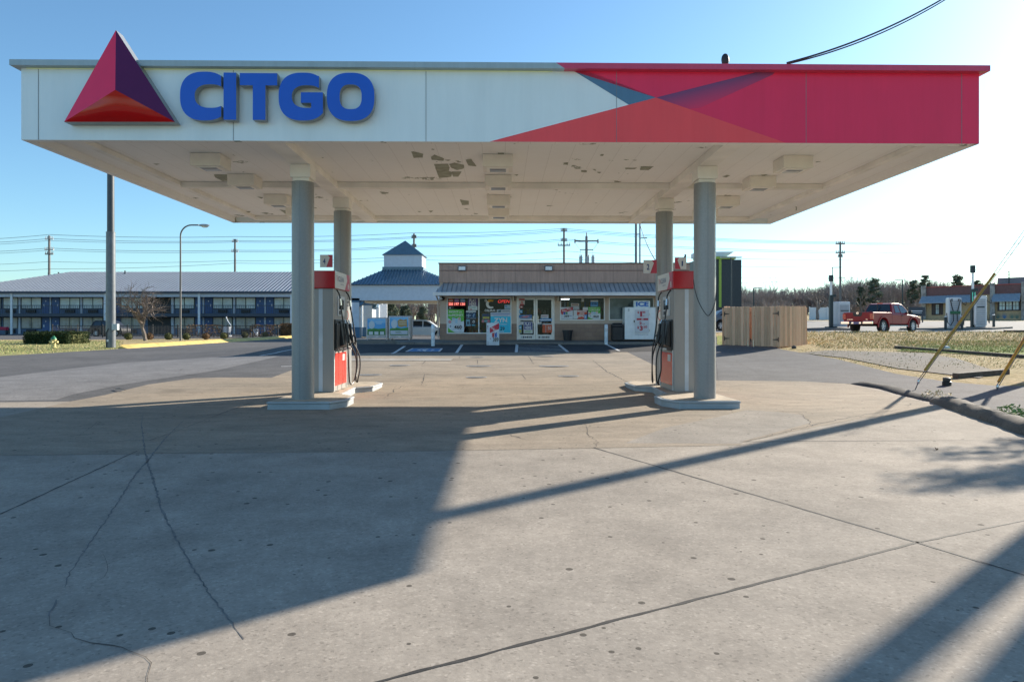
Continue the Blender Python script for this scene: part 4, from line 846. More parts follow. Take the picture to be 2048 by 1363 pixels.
# painted drink brand mark on the glass
t = thing('window_decal', 'white and orange C mark with white lettering below it on the dark window', 'decal', (SX(968), DS+.044, SZ(624)), group='posters in the shop windows')
sc_ = 1/11.857/40.03; Q = lambda x, y: ((x/11.857+885-968)/40.03, (624-(585+y/11.857))/40.03)
mw_ = cm((.72, .72, .70)); mo_ = cm((.80, .38, .03)); b = MB()
n = 30; oo = [(1140+112*math.cos(R(-52-256*i/n)), 270+108*math.sin(R(-52-256*i/n))) for i in range(n+1)]; ii = [(1160+68*math.cos(R(-60-240*i/n)), 270+62*math.sin(R(-60-240*i/n))) for i in range(n+1)]
pts = [Q(*p) for p in oo]; pin = [Q(*p) for p in ii]; cut = 10
b.add([(x, 0, z) for x, z in pts+pin], [(i, i+1, n+2+i, n+1+i) for i in range(cut)], mo_); b.add([(x, 0, z) for x, z in pts+pin], [(i, i+1, n+2+i, n+1+i) for i in range(cut, n)], mw_)
b.poly([Q(1105, 200), Q(1222, 170), Q(1190, 206), Q(1130, 214)], -.001, mo_)
o = [Q(1020+27*math.cos(R(15*i)), 185+27*math.sin(R(15*i))) for i in range(24)]; i2 = [Q(1020+13*math.cos(R(15*i)), 185+13*math.sin(R(15*i))) for i in range(24)]
b.add([(x, 0, z) for x, z in o+i2], [(i, (i+1) % 24, 24+(i+1) % 24, 24+i) for i in range(24)], mw_); b.build('brand_mark', mw_, t, recalc=False)
b = MB(); e0_, e1_ = Q(998, 446), Q(1247, 394); b.text('CELSIUS', e0_[0], e0_[1], e1_[0], e1_[1], 0, mw_, .03); b.build('lettering', mw_, t, recalc=False)
t = thing('neon_sign', 'red lit OPEN neon sign in the upper right of the left window', 'sign', (SX(995), DS+.03, SZ(607))); b = MB(); b.text('OPEN', 0, .04, .56, .19, 0, mat('neon_red', (1, .05, .045), .4, emit=.7), -.022)
for v in range(len(b.v)): x, y, z = b.v[v]; b.v[v] = (x+.25*z, y, z)
b.build('lettering', MATS['neon_red'], t, recalc=False)
poster(1009, 609.5, 1020.5, 617.5, 'tiny pale blue sticker right of the window, under the neon sign', (.36, .5, .58), [('r', .1, .2, .45, .5, (.1, .2, .4)), ('r', .5, .3, .9, .4, (.2, .3, .45)), ('r', .15, .65, .85, .75, (.2, .3, .45))])
poster(994, 618.5, 1020.5, 624, 'narrow pale strip notice just above the cyan poster', (.45, .5, .55), [('p', [(.08, 1), (.12, .3), (.34, .1), (.28, 1)], (.03, .12, .16)), ('r', .4, .4, .95, .6, (.12, .18, .28))])
poster(964, 627, 979.5, 645, 'dark colourful sticker low in the middle of the left window', (.05, .10, .10), [('r', .1, .05, .9, .25, (.03, .05, .14)), ('r', .1, .35, .95, .55, (.5, .45, .08)), ('r', .4, .5, .6, .6, (.5, .1, .25)), ('o', .12, .82, .16, .16, (.55, .2, .22)), ('o', .85, .82, .18, .16, (.5, .15, .2)), ('r', .3, .72, .7, .92, (.2, .4, .45))])
poster(981, 624.5, 1021.5, 664.5, 'large bright cyan poster with white letters in the left window', SKYB, [('r', 0, 0, 1, .20, (.48, .56, .66)), ('r', .04, .06, .96, .09, (.15, .2, .4)), ('r', .14, .14, .86, .165, (.2, .25, .4)), ('t', 'ZYN', .18, .27, .82, .50, WHT, .035), ('r', .42, .57, .82, .61, (.4, .65, .75)), ('t', '.29', .44, .72, .70, .90, (.015, .015, .02), .02), ('r', .38, .93, .66, .97, (.5, .7, .75))])
# door stickers
ds = [(1038, 597, 1049.5, 609.5, 'white and red card at the top of the left door', (.55, .5, .48), [('r', 0, 0, 1, .25, (.5, .03, .04)), ('p', [(.1, 1), (.5, .35), (.9, 1)], (.55, .06, .07)), ('r', .2, .7, .8, .8, (.6, .6, .6))]),
      (1038, 611, 1046, 616, 'tiny red 18 age sticker on the left door', (.35, .05, .05), [('t', '18', .2, .2, .8, .8, WHT, .02)]),
      (1038, 619.5, 1045, 626, 'tiny blue sticker on the left door', (.08, .3, .5), [('r', .2, .3, .8, .6, (.5, .6, .65))]),
      (1037.5, 629.5, 1063.5, 635.5, 'blue and red energy drink strip across the left door', (.06, .2, .42), [('p', [(.1, .8), (.6, .2), (.95, .3), (.6, .9)], (.5, .06, .08)), ('r', .3, .4, .8, .55, (.6, .6, .62))]),
      (1037.5, 636, 1063.5, 639.5, 'thin pale strip across the left door', (.5, .55, .6), [('r', .1, .3, .9, .6, (.25, .3, .4))]),
      (1037.5, 642.5, 1046.5, 649, 'small white notice beside the door poster', (.6, .6, .6), [('r', .1, .2, .9, .3, (.2, .2, .2)), ('r', .1, .5, .7, .6, (.2, .2, .2))]),
      (1037.5, 650, 1043.5, 666, 'small narrow blue and yellow card low on the left door', (.05, .28, .42), [('r', .1, .55, .9, .95, (.5, .45, .1)), ('r', .2, .2, .8, .4, (.5, .6, .6))]),
      (1082, 629, 1097, 636, 'small white notice on the right door', (.6, .6, .6), [('r', .08, .25, .92, .4, (.4, .1, .15)), ('r', .08, .6, .8, .7, (.2, .2, .25))]),
      (1080, 636.5, 1104, 642, 'blue strip sticker across the right door', (.03, .22, .5), [('p', [(.05, .7), (.2, .2), (.3, .7)], (.5, .6, .7)), ('r', .4, .3, .85, .65, (.3, .5, .7))]),
      (1085, 646.5, 1104, 665, 'orange and red cardboard display behind the right door', (.55, .09, .03), [('r', .0, 0, 1, .14, (.5, .5, .48)), ('r', .32, .15, .38, 1, (.3, .35, .35)), ('t', '50', .55, .3, .9, .7, (.6, .5, .45), .02)]),
      (1075, 643, 1083, 648, 'small white card left side of the right door', (.6, .6, .58), [('r', .1, .3, .9, .5, (.3, .3, .3))])]
for a, tp, e, bt, lb, bgc, it in ds: poster(a, tp, e, bt, lb, bgc, it, y=DS-.004, name='door_sticker', group='stickers on the shop doors')
# right window posters
poster(1121.5, 613.8, 1145.8, 637.8, 'white and red 389 poster in the right window', (.62, .66, .7), [('p', [(0, .36), (.0, .22), (.97, 0), (1, .02), (1, .26), (0, .52)], (.52, .03, .05)), ('t', 'PALL', .12, .24, .5, .36, WHT, .02), ('t', 'MALL', .5, .08, .9, .24, WHT, .02), ('r', .05, .42, .2, .62, (.5, .05, .06)), ('r', .22, .40, .38, .62, (.05, .12, .42)), ('r', .4, .40, .56, .60, (.05, .3, .15)), ('t', '389', .28, .66, .70, .86, (.015, .015, .02), .02), ('r', .74, .7, .9, .76, (.2, .3, .5))])
poster(1147, 620, 1174, 637.5, 'red and white card between the two number posters', (.6, .64, .66), [('r', .26, 0, 1, 1, (.55, .06, .03)), ('r', .28, .05, .98, .2, (.6, .6, .6)), ('t', 'BMG', .38, .45, .82, .80, WHT, .03), ('r', .45, .28, .8, .42, (.6, .5, .45)), ('o', .16, .75, .2, .25, (.62, .66, .68)), ('r', .80, .50, 1, 1, (.04, .25, .55)), ('r', .86, .6, .93, .9, (.5, .6, .66))])
poster(1181, 600, 1196, 613, 'blue card with dark letters at the top of the right window', (.03, .22, .48), [('r', 0, 0, 1, .25, (.55, .58, .6)), ('t', 'ZYN', .15, .4, .85, .68, (.02, .03, .08), .03), ('r', .1, .86, .9, .94, (.3, .45, .6))])
poster(1142, 606.5, 1158, 612, 'small white label in the middle of the right window', (.55, .5, .45), [('r', .1, .25, .9, .6, (.2, .1, .08))])
poster(1163, 597, 1168, 603, 'tiny plain white paper in the right window', (.6, .6, .58), [('r', .2, .3, .8, .4, (.35, .35, .35))])
poster(1165.5, 614, 1176, 620, 'blank white card behind the green poster', (.66, .66, .66), [('r', .1, .1, .9, .2, (.55, .55, .56))])
poster(1146, 613, 1158.5, 619, 'pale lettering strip between two posters', (.42, .46, .48), [('r', .1, .2, .9, .4, (.6, .62, .64)), ('r', .1, .55, .9, .75, (.2, .25, .3))])
# standing price board
x, y, z = PX(973, 32.6), 32.6, zg(-1.2, 32.6)+.02
board('price_board', 'tall white standing board with red banner and price 389 by the kerb', 'sign', (x, y, z), 0, .605, 1.07, (.60, .68, .74), [('p', [(.26, .23), (.95, .02), (1, .02), (1, .27), (.26, .46)], (.50, .02, .05)), ('t', 'PALL', .36, .19, .64, .28, WHT, .02), ('t', 'MALL', .52, .28, .86, .36, WHT, .02), ('r', .44, .42, .62, .64, (.5, .06, .07)), ('r', .66, .42, .82, .64, (.04, .15, .5)), ('r', .46, .42, .56, .46, (.6, .6, .6)), ('r', .68, .42, .76, .46, (.6, .6, .6)), ('t', '$', .27, .67, .33, .74, (.25, .05, .1)), ('t', '389', .50, .66, .95, .84, (.015, .015, .02), .02), ('r', .42, .865, .88, .88, (.3, .35, .45)), ('r', .06, .12, .14, .2, (.35, .2, .25)), ('r', .07, .23, .13, .27, (.35, .2, .25)), ('r', .08, .4, .14, .43, (.3, .35, .42)), ('r', .08, .55, .14, .58, (.3, .35, .42)), ('r', .28, .92, .9, .93, (.45, .5, .56)), ('r', .28, .95, .9, .96, (.45, .5, .56)), ('r', .04, .83, .2, .87, (.45, .5, .56)), ('r', .04, .9, .2, .97, (.45, .5, .56))], .025)
# door mat on the ramp
b = MB(); q = gxy((1034, 690.3), (1117, 690.3)); b.prism([q[0], q[1], (q[1][0]-.2, 33.9), (q[0][0]+.15, 33.9)], 0, .02, zf=lambda x, y: .81 if y > 33 else zg(x, y)+.02)
tag(b.build('door_mat', mat('mat_black', (.012, .012, .014), .9, bump=.4)), 'black rubber mat sloping down the kerb from the shop doors', 'mat')
# bollards, bins, ice freezer
m_bol = mat('bollard_grey', (0.630, 0.705, 0.750), .55, var=.15, detail=7)
for px, py, tp, nm in ((866, 692.3, 648.5, 'left of the left window'), (1212.3, 689.5, 648, 'in front of the boarded window')):
    x, y, z = G(px, py); t = thing('bollard', 'pale grey steel post by the kerb, %s' % nm, 'bollard', (x, y, z), group='kerb bollards'); h = (py-tp)/F*y
    b = MB(); b.lathe([(.085, 0), (.085, h-.05), (.06, h-.01), (0, h)], 20); b.build('post', m_bol, t, smooth=True)
    b = MB(); b.box(-.06, .06, -.09, -.08, h-.36, h-.2); b.box(-.012, .012, -.0925, -.0905, h-.30, h-.28); b.build('sticker', cm((.55, .58, .6)), t)
x, y = SX(1134), 33.7; zs = .885
t = thing('waste_bucket', 'small black bucket bin standing by the brown wall', 'bin', (x, y, zs)); b = MB(); b.lathe([(.19, 0), (.24, .44), (.265, .45), (.265, .50), (.235, .50), (.18, .03), (0, .03)], 20); b.build('bucket', mat('black_plastic', (.018, .02, .024), .5), t, smooth=True)
x, y = SX(1231), 33.55
t = thing('litter_bin', 'tall black domed litter bin between the post and the ice freezer', 'bin', (x, y, zs-.01)); b = MB(); b.box(-.27, .27, -.25, .25, 0, .66); b.build('body', MATS['black_plastic'], t, bevel=.03); b = MB(); b.box(-.28, .28, -.26, .26, .665, .80); b.prism([(-.22, -.2), (.22, -.2), (.22, .2), (-.22, .2)], .80, .86); b.build('lid', MATS['black_plastic'], t, bevel=.04)
x, y = SX(1243.5), 33.75
board('gas_box', 'narrow pale cabinet squeezed beside the ice freezer', 'cabinet', (x-.08, y, zs-.005), 0, .17, .56, (.40, .46, .5), [('t', 'AIR', .2, .2, .95, .32, NAVY, .02), ('r', .2, .45, .8, .5, (.2, .25, .35)), ('r', .2, .6, .8, .63, (.3, .35, .4))], .2)
X0, X1 = PX(1250, 33.2), PX(1338, 33.2); zs = .885
t = thing('ice_freezer', 'white ice freezer with an ICE sign on top and red prices on its door', 'freezer', (X0, 33.25, zs)); wF = X1-X0; HF = PZ(614, 33.25)-zs; U = lambda px: PX(px, 33.25)-X0; V = lambda py: PZ(py, 33.25)-zs
b = MB(); b.box(0, wF, 0, .75, .04, HF); b.build('cabinet', mat('freezer_white', (0.792, 0.820, 0.820), .35, var=.07), t, bevel=.02)
b = MB(); b.box(U(1269.5), U(1297.8), -.03, -.001, V(665.5), V(619)); do = b.build('door', mat('freezer_door_grey', (0.600, 0.615, 0.645), .4, var=.08), t, bevel=.008)
b = MB(); rd = cm((.45, .02, .04)); y_ = -.033
def bt(s, a, tp, e, bo, bold=.03): b.text(s, U(a), V(bo), U(e), V(tp), y_, rd, bold)
bt('$', 1274.5, 622, 1278, 627); bt('1', 1280, 622.5, 1284, 632.8, .05); bt('99', 1284.5, 622.3, 1290.5, 627); bt('EA', 1285, 630.5, 1289, 632)
b.box(U(1273), U(1296), -.033, -.031, V(640), V(636.2), rd); b.text('OR', U(1282.5), V(639.4), U(1287), V(636.8), -.036, MATS['freezer_white'], .03)
bt('2', 1278, 643, 1283.5, 648.6, .04); bt('FOR', 1285, 646.5, 1290, 648.4); bt('$', 1274, 651.5, 1278, 657.5); bt('3', 1279, 651, 1285.5, 661, .05); bt('50', 1286.5, 651, 1294, 656)
b.build('price_lettering', rd, do, recalc=False)
b = MB(); b.box(U(1267.5), U(1269), -.05, -.001, V(644.5), V(640)); b.build('handle', m_pk, t)
for hz in (628, 660): b = MB(); b.box(U(1298), U(1299.2), -.03, -.001, V(hz+2), V(hz-2)); b.build('hinge', m_met, t)
b = MB(); b.text('PACKAGED ICE', U(1270), V(669.5), U(1296.5), V(667.8), -.002, cm((.1, .12, .2)), .01); b.box(U(1255.5), U(1259), -.003, -.001, V(622.5), V(617), cm((.5, .55, .56))); b.build('label', m_pk, t, recalc=False)
b = MB(); b.box(U(1268.5), U(1301), .1, .3, HF+.002, HF+.32); so = b.build('topper', mat('topper_white', (0.720, 0.816, 0.820), .35), t, bevel=.01); b = MB()
b.text('ICE', U(1272.5), V(612.3), U(1298), V(603), .095, cm((.01, .14, .55)), .05); b.build('topper_lettering', m_ptx, so, recalc=False)
# gas bottle cages (advertising panels without the mascot)
m_cage = mat('cage_grey', (0.540, 0.495, 0.495), .5, .3, var=.15); m_hole = mat('cage_hole', (.03, .03, .035), .6)
for k, (a, e, tp, bo, lb) in enumerate(((732.5, 775, 634.5, 683.5, 'grey gas bottle cage with sky and grass poster, left one with three white boxes'), (777.5, 820.5, 631.5, 682, 'grey gas bottle cage with sky and grass poster, right one with a tan scroll'))):
    D = 34.4-.15*k; X0, X1 = PX(a, D), PX(e, D); Z0, Z1 = .885, PZ(tp, D); w_, h_ = X1-X0, Z1-Z0
    t = thing('gas_cage', lb, 'cage', (X0, D, Z0), group='gas bottle cages'); b = MB(); b.box(0, w_, 0, .8, .08, h_)
    for lx in (.03, w_-.09):
        for ly in (.05, .7): b.box(lx, lx+.06, ly, ly+.06, -.01, .08)
    b.build('cage', m_cage, t, bevel=.012)
    b = MB()
    for i in range(20):
        u = .08+(w_-.16)*i/20
        if not 8 < i < 12: b.box(u, u+.025, -.003, .001, .15, .18, m_hole)
    for i in range(9): b.box(w_-.05, w_-.02, -.003, .001, .3+i*.09, .34+i*.09, m_hole)
    b.build('vent_slots', m_hole, t)
    b = MB(); pw, ph = w_-.16, h_-.3; bb = MB(Matrix.Translation((.06, -.004, .24)))
    it = [('r', 0, 0, 1, .66, (.10, .38, .72)), ('p', [(0, .05), (.3, .0), (1, .0), (1, .25), (.6, .32), (.3, .22)], (.22, .50, .78)), ('p', [(0, .64), (.3, .57), (.6, .62), (1, .57), (1, 1), (0, 1)], (.06, .26, .04)), ('p', [(0, .72), (.4, .66), (1, .74), (1, 1), (0, 1)], (.03, .17, .03))]
    if k == 0: it += [('r', .08, .78, .30, .97, (.6, .64, .66)), ('r', .39, .78, .61, .97, (.6, .64, .66)), ('r', .70, .78, .92, .97, (.6, .64, .66)), ('r', .45, .16, .85, .2, (.5, .65, .75)), ('r', .5, .28, .8, .32, (.5, .65, .75))]
    else: it += [('p', [(.42, .2), (.56, .1), (.75, .16), (.92, .1), (.94, .55), (.8, .5), (.6, .56), (.45, .5)], (.45, .28, .10)), ('r', .5, .24, .88, .28, (.55, .5, .4)), ('r', .5, .36, .88, .4, (.55, .5, .4)), ('r', .03, .74, .97, .95, (.5, .53, .6)), ('r', .3, .8, .6, .84, (.15, .3, .15)), ('r', .3, .88, .65, .91, (.3, .33, .4))]
    it += [('o', .24, .38, .17, .24, (.52, .60, .66))]
    flat(bb, it, pw, ph); bb.build('poster', m_cage, t, recalc=False)
# ================================================================ motel
m_roof = mat('motel_roof_metal', (.20, .225, .26), .45, .3, var=.12, scale=.6); m_rrib = mat('motel_roof_rib', (.30, .33, .37), .4, .3)
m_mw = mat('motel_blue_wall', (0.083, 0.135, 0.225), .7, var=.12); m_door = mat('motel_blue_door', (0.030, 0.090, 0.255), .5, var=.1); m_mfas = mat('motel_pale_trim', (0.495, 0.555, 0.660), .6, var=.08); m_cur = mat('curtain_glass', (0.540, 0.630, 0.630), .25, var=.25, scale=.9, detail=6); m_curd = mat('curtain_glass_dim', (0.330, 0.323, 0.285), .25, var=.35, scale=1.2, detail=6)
m_dk = mat('dark_frame', (.03, .04, .055), .5); m_slabm = mat('balcony_slab', (.06, .075, .10), .7); m_ac = mat('grille_and_stair_shade_black', (.012, .014, .018), .6); m_post = mat('post_white', (0.660, 0.696, 0.744), .5, var=.06)
DM = 88.0; kx = DM/F; MXp = lambda px: PX(px, DM); g0 = .66
mo = thing('motel', 'long two storey blue motel with grey metal roof behind a black fence', 'motel', (MXp(300), DM, g0))
ML, MR = MXp(-110), MXp(654); ez = PZ(583, DM); DW = DM+1.8; rz_ = PZ(543.5, 97)
b = MB(); b.box(ML, MR, DW, DW+.3, g0-.5, ez); b.box(ML, MR, DW+13, DW+13.3, g0-.5, ez); b.box(ML, ML+.3, DW+.31, DW+12.99, g0-.5, ez); b.box(MR-.3, MR, DW+.31, DW+12.99, g0-.5, ez); b.build('wall', m_mw, mo, world=True)
el, er, ef, eb = ML-1, MR+.3, DM-.3, DM+17; rl, rr, ry = PX(140, 97), MR+.3, 97
b = MB(); V_ = [(el, ef, ez), (er, ef, ez), (er, eb, ez), (el, eb, ez), (rl, ry, rz_), (rr, ry, rz_)]
b.add(V_, [(0, 1, 5, 4), (2, 3, 4, 5), (3, 0, 4), (1, 2, 5), (0, 3, 2, 1)]); ro = b.build('roof', m_roof, mo, world=True)
b = MB(); x = el+.3; n_x = Vector((0, -(rz_-ez), ry-ef)).normalized()
while x < er-.2:
    t = 1 if x > rl else (x-el)/(rl-el)
    p = Vector((x, ef, ez)); q = Vector((x, ef+(ry-ef)*t, ez+(rz_-ez)*t)); o = n_x*.06
    b.add([p+Vector((-.06, 0, 0)), p+Vector((.06, 0, 0)), q+Vector((.06, 0, 0)), q+Vector((-.06, 0, 0)), p+o, q+o], [(0, 4, 5, 3), (4, 1, 2, 5)]); x += .48
b.build('roof_rib', m_rrib, mo, world=True)
b = MB(); b.box(el, er, ef-.15, ef+.05, ez-.22, ez+.02, m_slabm); b.box(ML, MR, DM, DM+.25, PZ(593.5, DM), PZ(586.5, DM)-.02); b.build('eave_beam', m_mfas, mo, world=True)
b = MB(); z2 = PZ(627, DM); b.box(ML, MR, DM, DW-.01, z2-.36, z2); b.build('balcony', m_slabm, mo, world=True)
b = MB(); b.box(ML, MR, DM+.02, DM+.06, PZ(610.5, DM)-.04, PZ(610.5, DM)+.04); x = ML
while x < MR: b.box(x, x+.035, DM+.03, DM+.05, z2, PZ(611, DM)); x += .23
b.build('railing', m_dk, mo, world=True)
for px in (-70, 23.5, 117, 210.5, 304, 398.5, 492, 583, 640):
    b = MB(); b.box(MXp(px)-.14, MXp(px)+.14, DM-.1, DM-.002, g0-.4, ez-.2)
    if px in (23.5, 210.5, 398.5, 583, -70): b.build('post', m_post, mo, world=True)
kk = DW/DM
def mx(px): return PX(px, DM*kk)
def mz(py): return PZ(py, DM*kk)
wins = [(-38, 3), (7, 37), (43, 84), (120, 161), (166, 207), (242, 287), (349, 390), (426, 466), (472, 512), (548, 588), (594, 634)]
doors = [(85.5, 99), (105, 119), (208.5, 222), (228, 241), (391.5, 405), (410, 425), (513, 528), (533, 547), (636, 650)]
pil = [(38, 42), (161.5, 165.5), (343, 348), (467, 471), (589, 593), (100.5, 103), (223, 227), (406, 409), (529, 532)]
for f_, (wt, wb, dt, db, ab) in enumerate(((594.5, 617.5, 594, 626.5, 625.5), (634, 657, 634.5, 667.5, 666))):
    for a, e in wins:
        b = MB(); b.box(mx(a), mx(e), DW-.08, DW-.002, mz(wb), mz(wt)); wo = b.build('window', m_dk, mo, world=True)
        xm_ = (mx(a)+mx(e))/2; b = MB()
        for q0, q1 in ((mx(a)+.1, xm_-.06), (xm_+.06, mx(e)-.1)): b.box(q0, q1, DW-.095, DW-.081, mz(wb)+.08, mz(wt)-.08)
        for i in range(14):
            q0 = mx(a)+.15+i*(mx(e)-mx(a)-.3)/14
            if abs(q0-xm_) > .2: b.box(q0, q0+.03, DW-.1, DW-.0955, mz(wb)+.1, mz(wt)-.1, m_mfas)
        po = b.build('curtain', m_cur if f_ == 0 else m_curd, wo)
        for v in po.data.vertices: v.co = v.co-mo.location
        b = MB(); b.box(xm_-.6, xm_+.6, DW-.2, DW-.003, mz(ab)+.02, mz(wb)-.1); b.build('air_conditioner', m_ac, mo, world=True)
    for k, (a, e) in enumerate(doors):
        b = MB(); b.box(mx(a), mx(e), DW-.06, DW-.002, mz(db), mz(dt)); do = b.build('door', m_door, mo, world=True)
        b = MB(); hx = mx(e)-.2 if k % 2 else mx(a)+.2
        b.box(hx-.06, hx+.06, DW-.09, DW-.0605, mz(db)+.9, mz(db)+1.2, m_post); b.box((mx(a)+mx(e))/2-.05, (mx(a)+mx(e))/2+.05, DW-.07, DW-.0605, mz(dt)-.6, mz(dt)-.45, m_post)
        h = b.build('door_lock', m_post, do)
        for v in h.data.vertices: v.co = v.co-mo.location
    b = MB()
    for a, e in pil: b.box(mx(a), mx(e), DW-.12, DW-.002, mz(db), mz(dt))
    b.build('pilaster', m_mfas, mo, world=True)
    b = MB(); b.box(mx(296), mx(342), DW-.05, DW-.003, mz(db), mz(dt)); b.build('stairwell_shade_panel', m_ac, mo, world=True)  # flat black panel paints the darkness of the open stair
b = MB()
for px, py in ((97, 546), (117, 545), (250, 542), (402, 549)): b.tube([P(px, py+6, 96), P(px, py-1, 96)], .1, 6)
b.build('roof_vent', m_dk, mo, world=True)
# ---- drive-through porch of the motel
m_pr_ = mat('porch_blue_roof', (.11, .18, .235), .45, .15, var=.12); m_prr = mat('porch_roof_rib', (.10, .18, .27), .2, .7); m_pw_ = mat('porch_pale_wall', (0.540, 0.600, 0.690), .7, var=.06); m_pb = mat('porch_blue_base', (0.053, 0.135, 0.240), .6)
DP = 60.0; po_ = thing('motel_porch', 'blue roofed motel entrance porch with a square cupola, left of the shop', 'porch', (PX(800, DP), DP, .45)); gp0 = .55
xa, xb_ = PX(703, DP), PX(915, DP); dz = 9.0
b = MB(); b.box(xa, xb_, DP, DP+.5, PZ(600.5, DP), PZ(570, DP)); b.box(xa, xa+.5, DP+.501, DP+dz, PZ(600.5, DP), PZ(570, DP)); b.box(xb_-.5, xb_, DP+.501, DP+dz, PZ(600.5, DP), PZ(570, DP)); b.box(xa+.501, xb_-.501, DP+dz-.5, DP+dz, PZ(600.5, DP), PZ(570, DP)); b.build('porch_beam', m_pw_, po_, world=True)
b = MB(); b.box(xa+.5, xb_-.5, DP+.5, DP+dz-.5, PZ(600.5, DP)+.1, PZ(600.5, DP)+.2); b.build('porch_ceiling', mat('porch_ceiling', (.22, .23, .25), .7), po_, world=True)
zt0, zt1 = PZ(569.5, DP), PZ(540, DP+3.5); ex0, ex1 = xa-.3, xb_+.3; ca, cb2 = PX(766.5, DP+3.2), PX(845, DP+3.2); cy0, cy1 = DP+3.2, DP+6.0
b = MB(); b.add([(ex0, DP-.3, zt0), (ex1, DP-.3, zt0), (ex1, DP+dz+.3, zt0), (ex0, DP+dz+.3, zt0), (ca, cy0, zt1), (cb2, cy0, zt1), (cb2, cy1, zt1), (ca, cy1, zt1)], [(0, 1, 5, 4), (1, 2, 6, 5), (2, 3, 7, 6), (3, 0, 4, 7), (0, 3, 2, 1)]); b.build('porch_roof', m_pr_, po_, world=True)
b = MB(); nrm = Vector((0, -(zt1-zt0), cy0-DP+.3)).normalized()
x = ex0+.2
while x < ex1:
    t = 1 if ca <= x <= cb2 else ((x-ex0)/(ca-ex0) if x < ca else (ex1-x)/(ex1-cb2))
    p = Vector((x, DP-.3, zt0)); q = Vector((x, DP-.3+(cy0-DP+.3)*t, zt0+(zt1-zt0)*t)); o = nrm*.06; d = Vector((.03, 0, 0))
    b.add([p-d, p+d, q+d, q-d, p-d+o, p+d+o, q+d+o, q-d+o], [(0, 4, 7, 3), (4, 5, 6, 7), (5, 1, 2, 6)]); x += .28
b.build('porch_roof_rib', m_prr, po_, world=True)
b = MB(); b.box(ca+.05, cb2-.05, cy0+.05, cy1-.05, zt1-.1, PZ(509.5, cy0)); b.build('cupola_wall', m_pw_, po_, world=True)
b = MB(); zc = PZ(509.5, cy0); b.add([(ca-.12, cy0-.1, zc), (cb2+.12, cy0-.1, zc), (cb2+.12, cy1+.1, zc), (ca-.12, cy1+.1, zc), ((ca+cb2)/2, (cy0+cy1)/2, PZ(481, (cy0+cy1)/2))], [(0, 1, 4), (1, 2, 4), (2, 3, 4), (3, 0, 4), (0, 3, 2, 1)]); b.box(ca-.08, cb2+.08, cy0-.06, cy1+.06, zt1-.05, zt1+.28); b.build('cupola_roof', m_pr_, po_, world=True)
for a, e, yy in ((704, 718, DP), (726, 744, DP+dz-.8), (879.5, 893, DP), (740, 748, DP+dz+.8)):
    X0, X1 = PX(a, yy), PX(e, yy); b = MB(); b.box(X0, X1, yy+.05, yy+.75, gp0-.1, PZ(600, DP)-.002)
    b.build('pier', m_pw_, po_, world=True)
    b = MB(); b.box(X0-.06, X1+.06, yy-.01, yy+.81, gp0-.1, PZ(654, DP)); b.box(X0-.04, X1+.04, yy, yy+.8, PZ(604, DP), PZ(596, DP))
    b.extr([(X1, PZ(604, DP)), (X1+.35, PZ(601, DP)), (X1+.35, PZ(608, DP)), (X1+.1, PZ(611, DP)), (X1, PZ(613, DP))], yy+.1, yy+.7)
    b.build('pier_base', m_pb, po_, world=True)
# white arcaded wing seen beyond the porch
t = thing('white_building', 'white arcaded building glimpsed through the motel porch', 'building', P(750, 667, 76)); b = MB()
for i in range(5): b.box(PX(719+i*8.5, 76), PX(724+i*8.5, 76), 76, 76.5, .4, 4.1)
b.box(PX(717, 76), PX(764, 76), 76.002, 76.45, 4.1, 5.2); b.box(PX(717, 76), PX(764, 76), 79, 79.2, .4, 5.2); b.build('arcade', m_post, t, world=True)
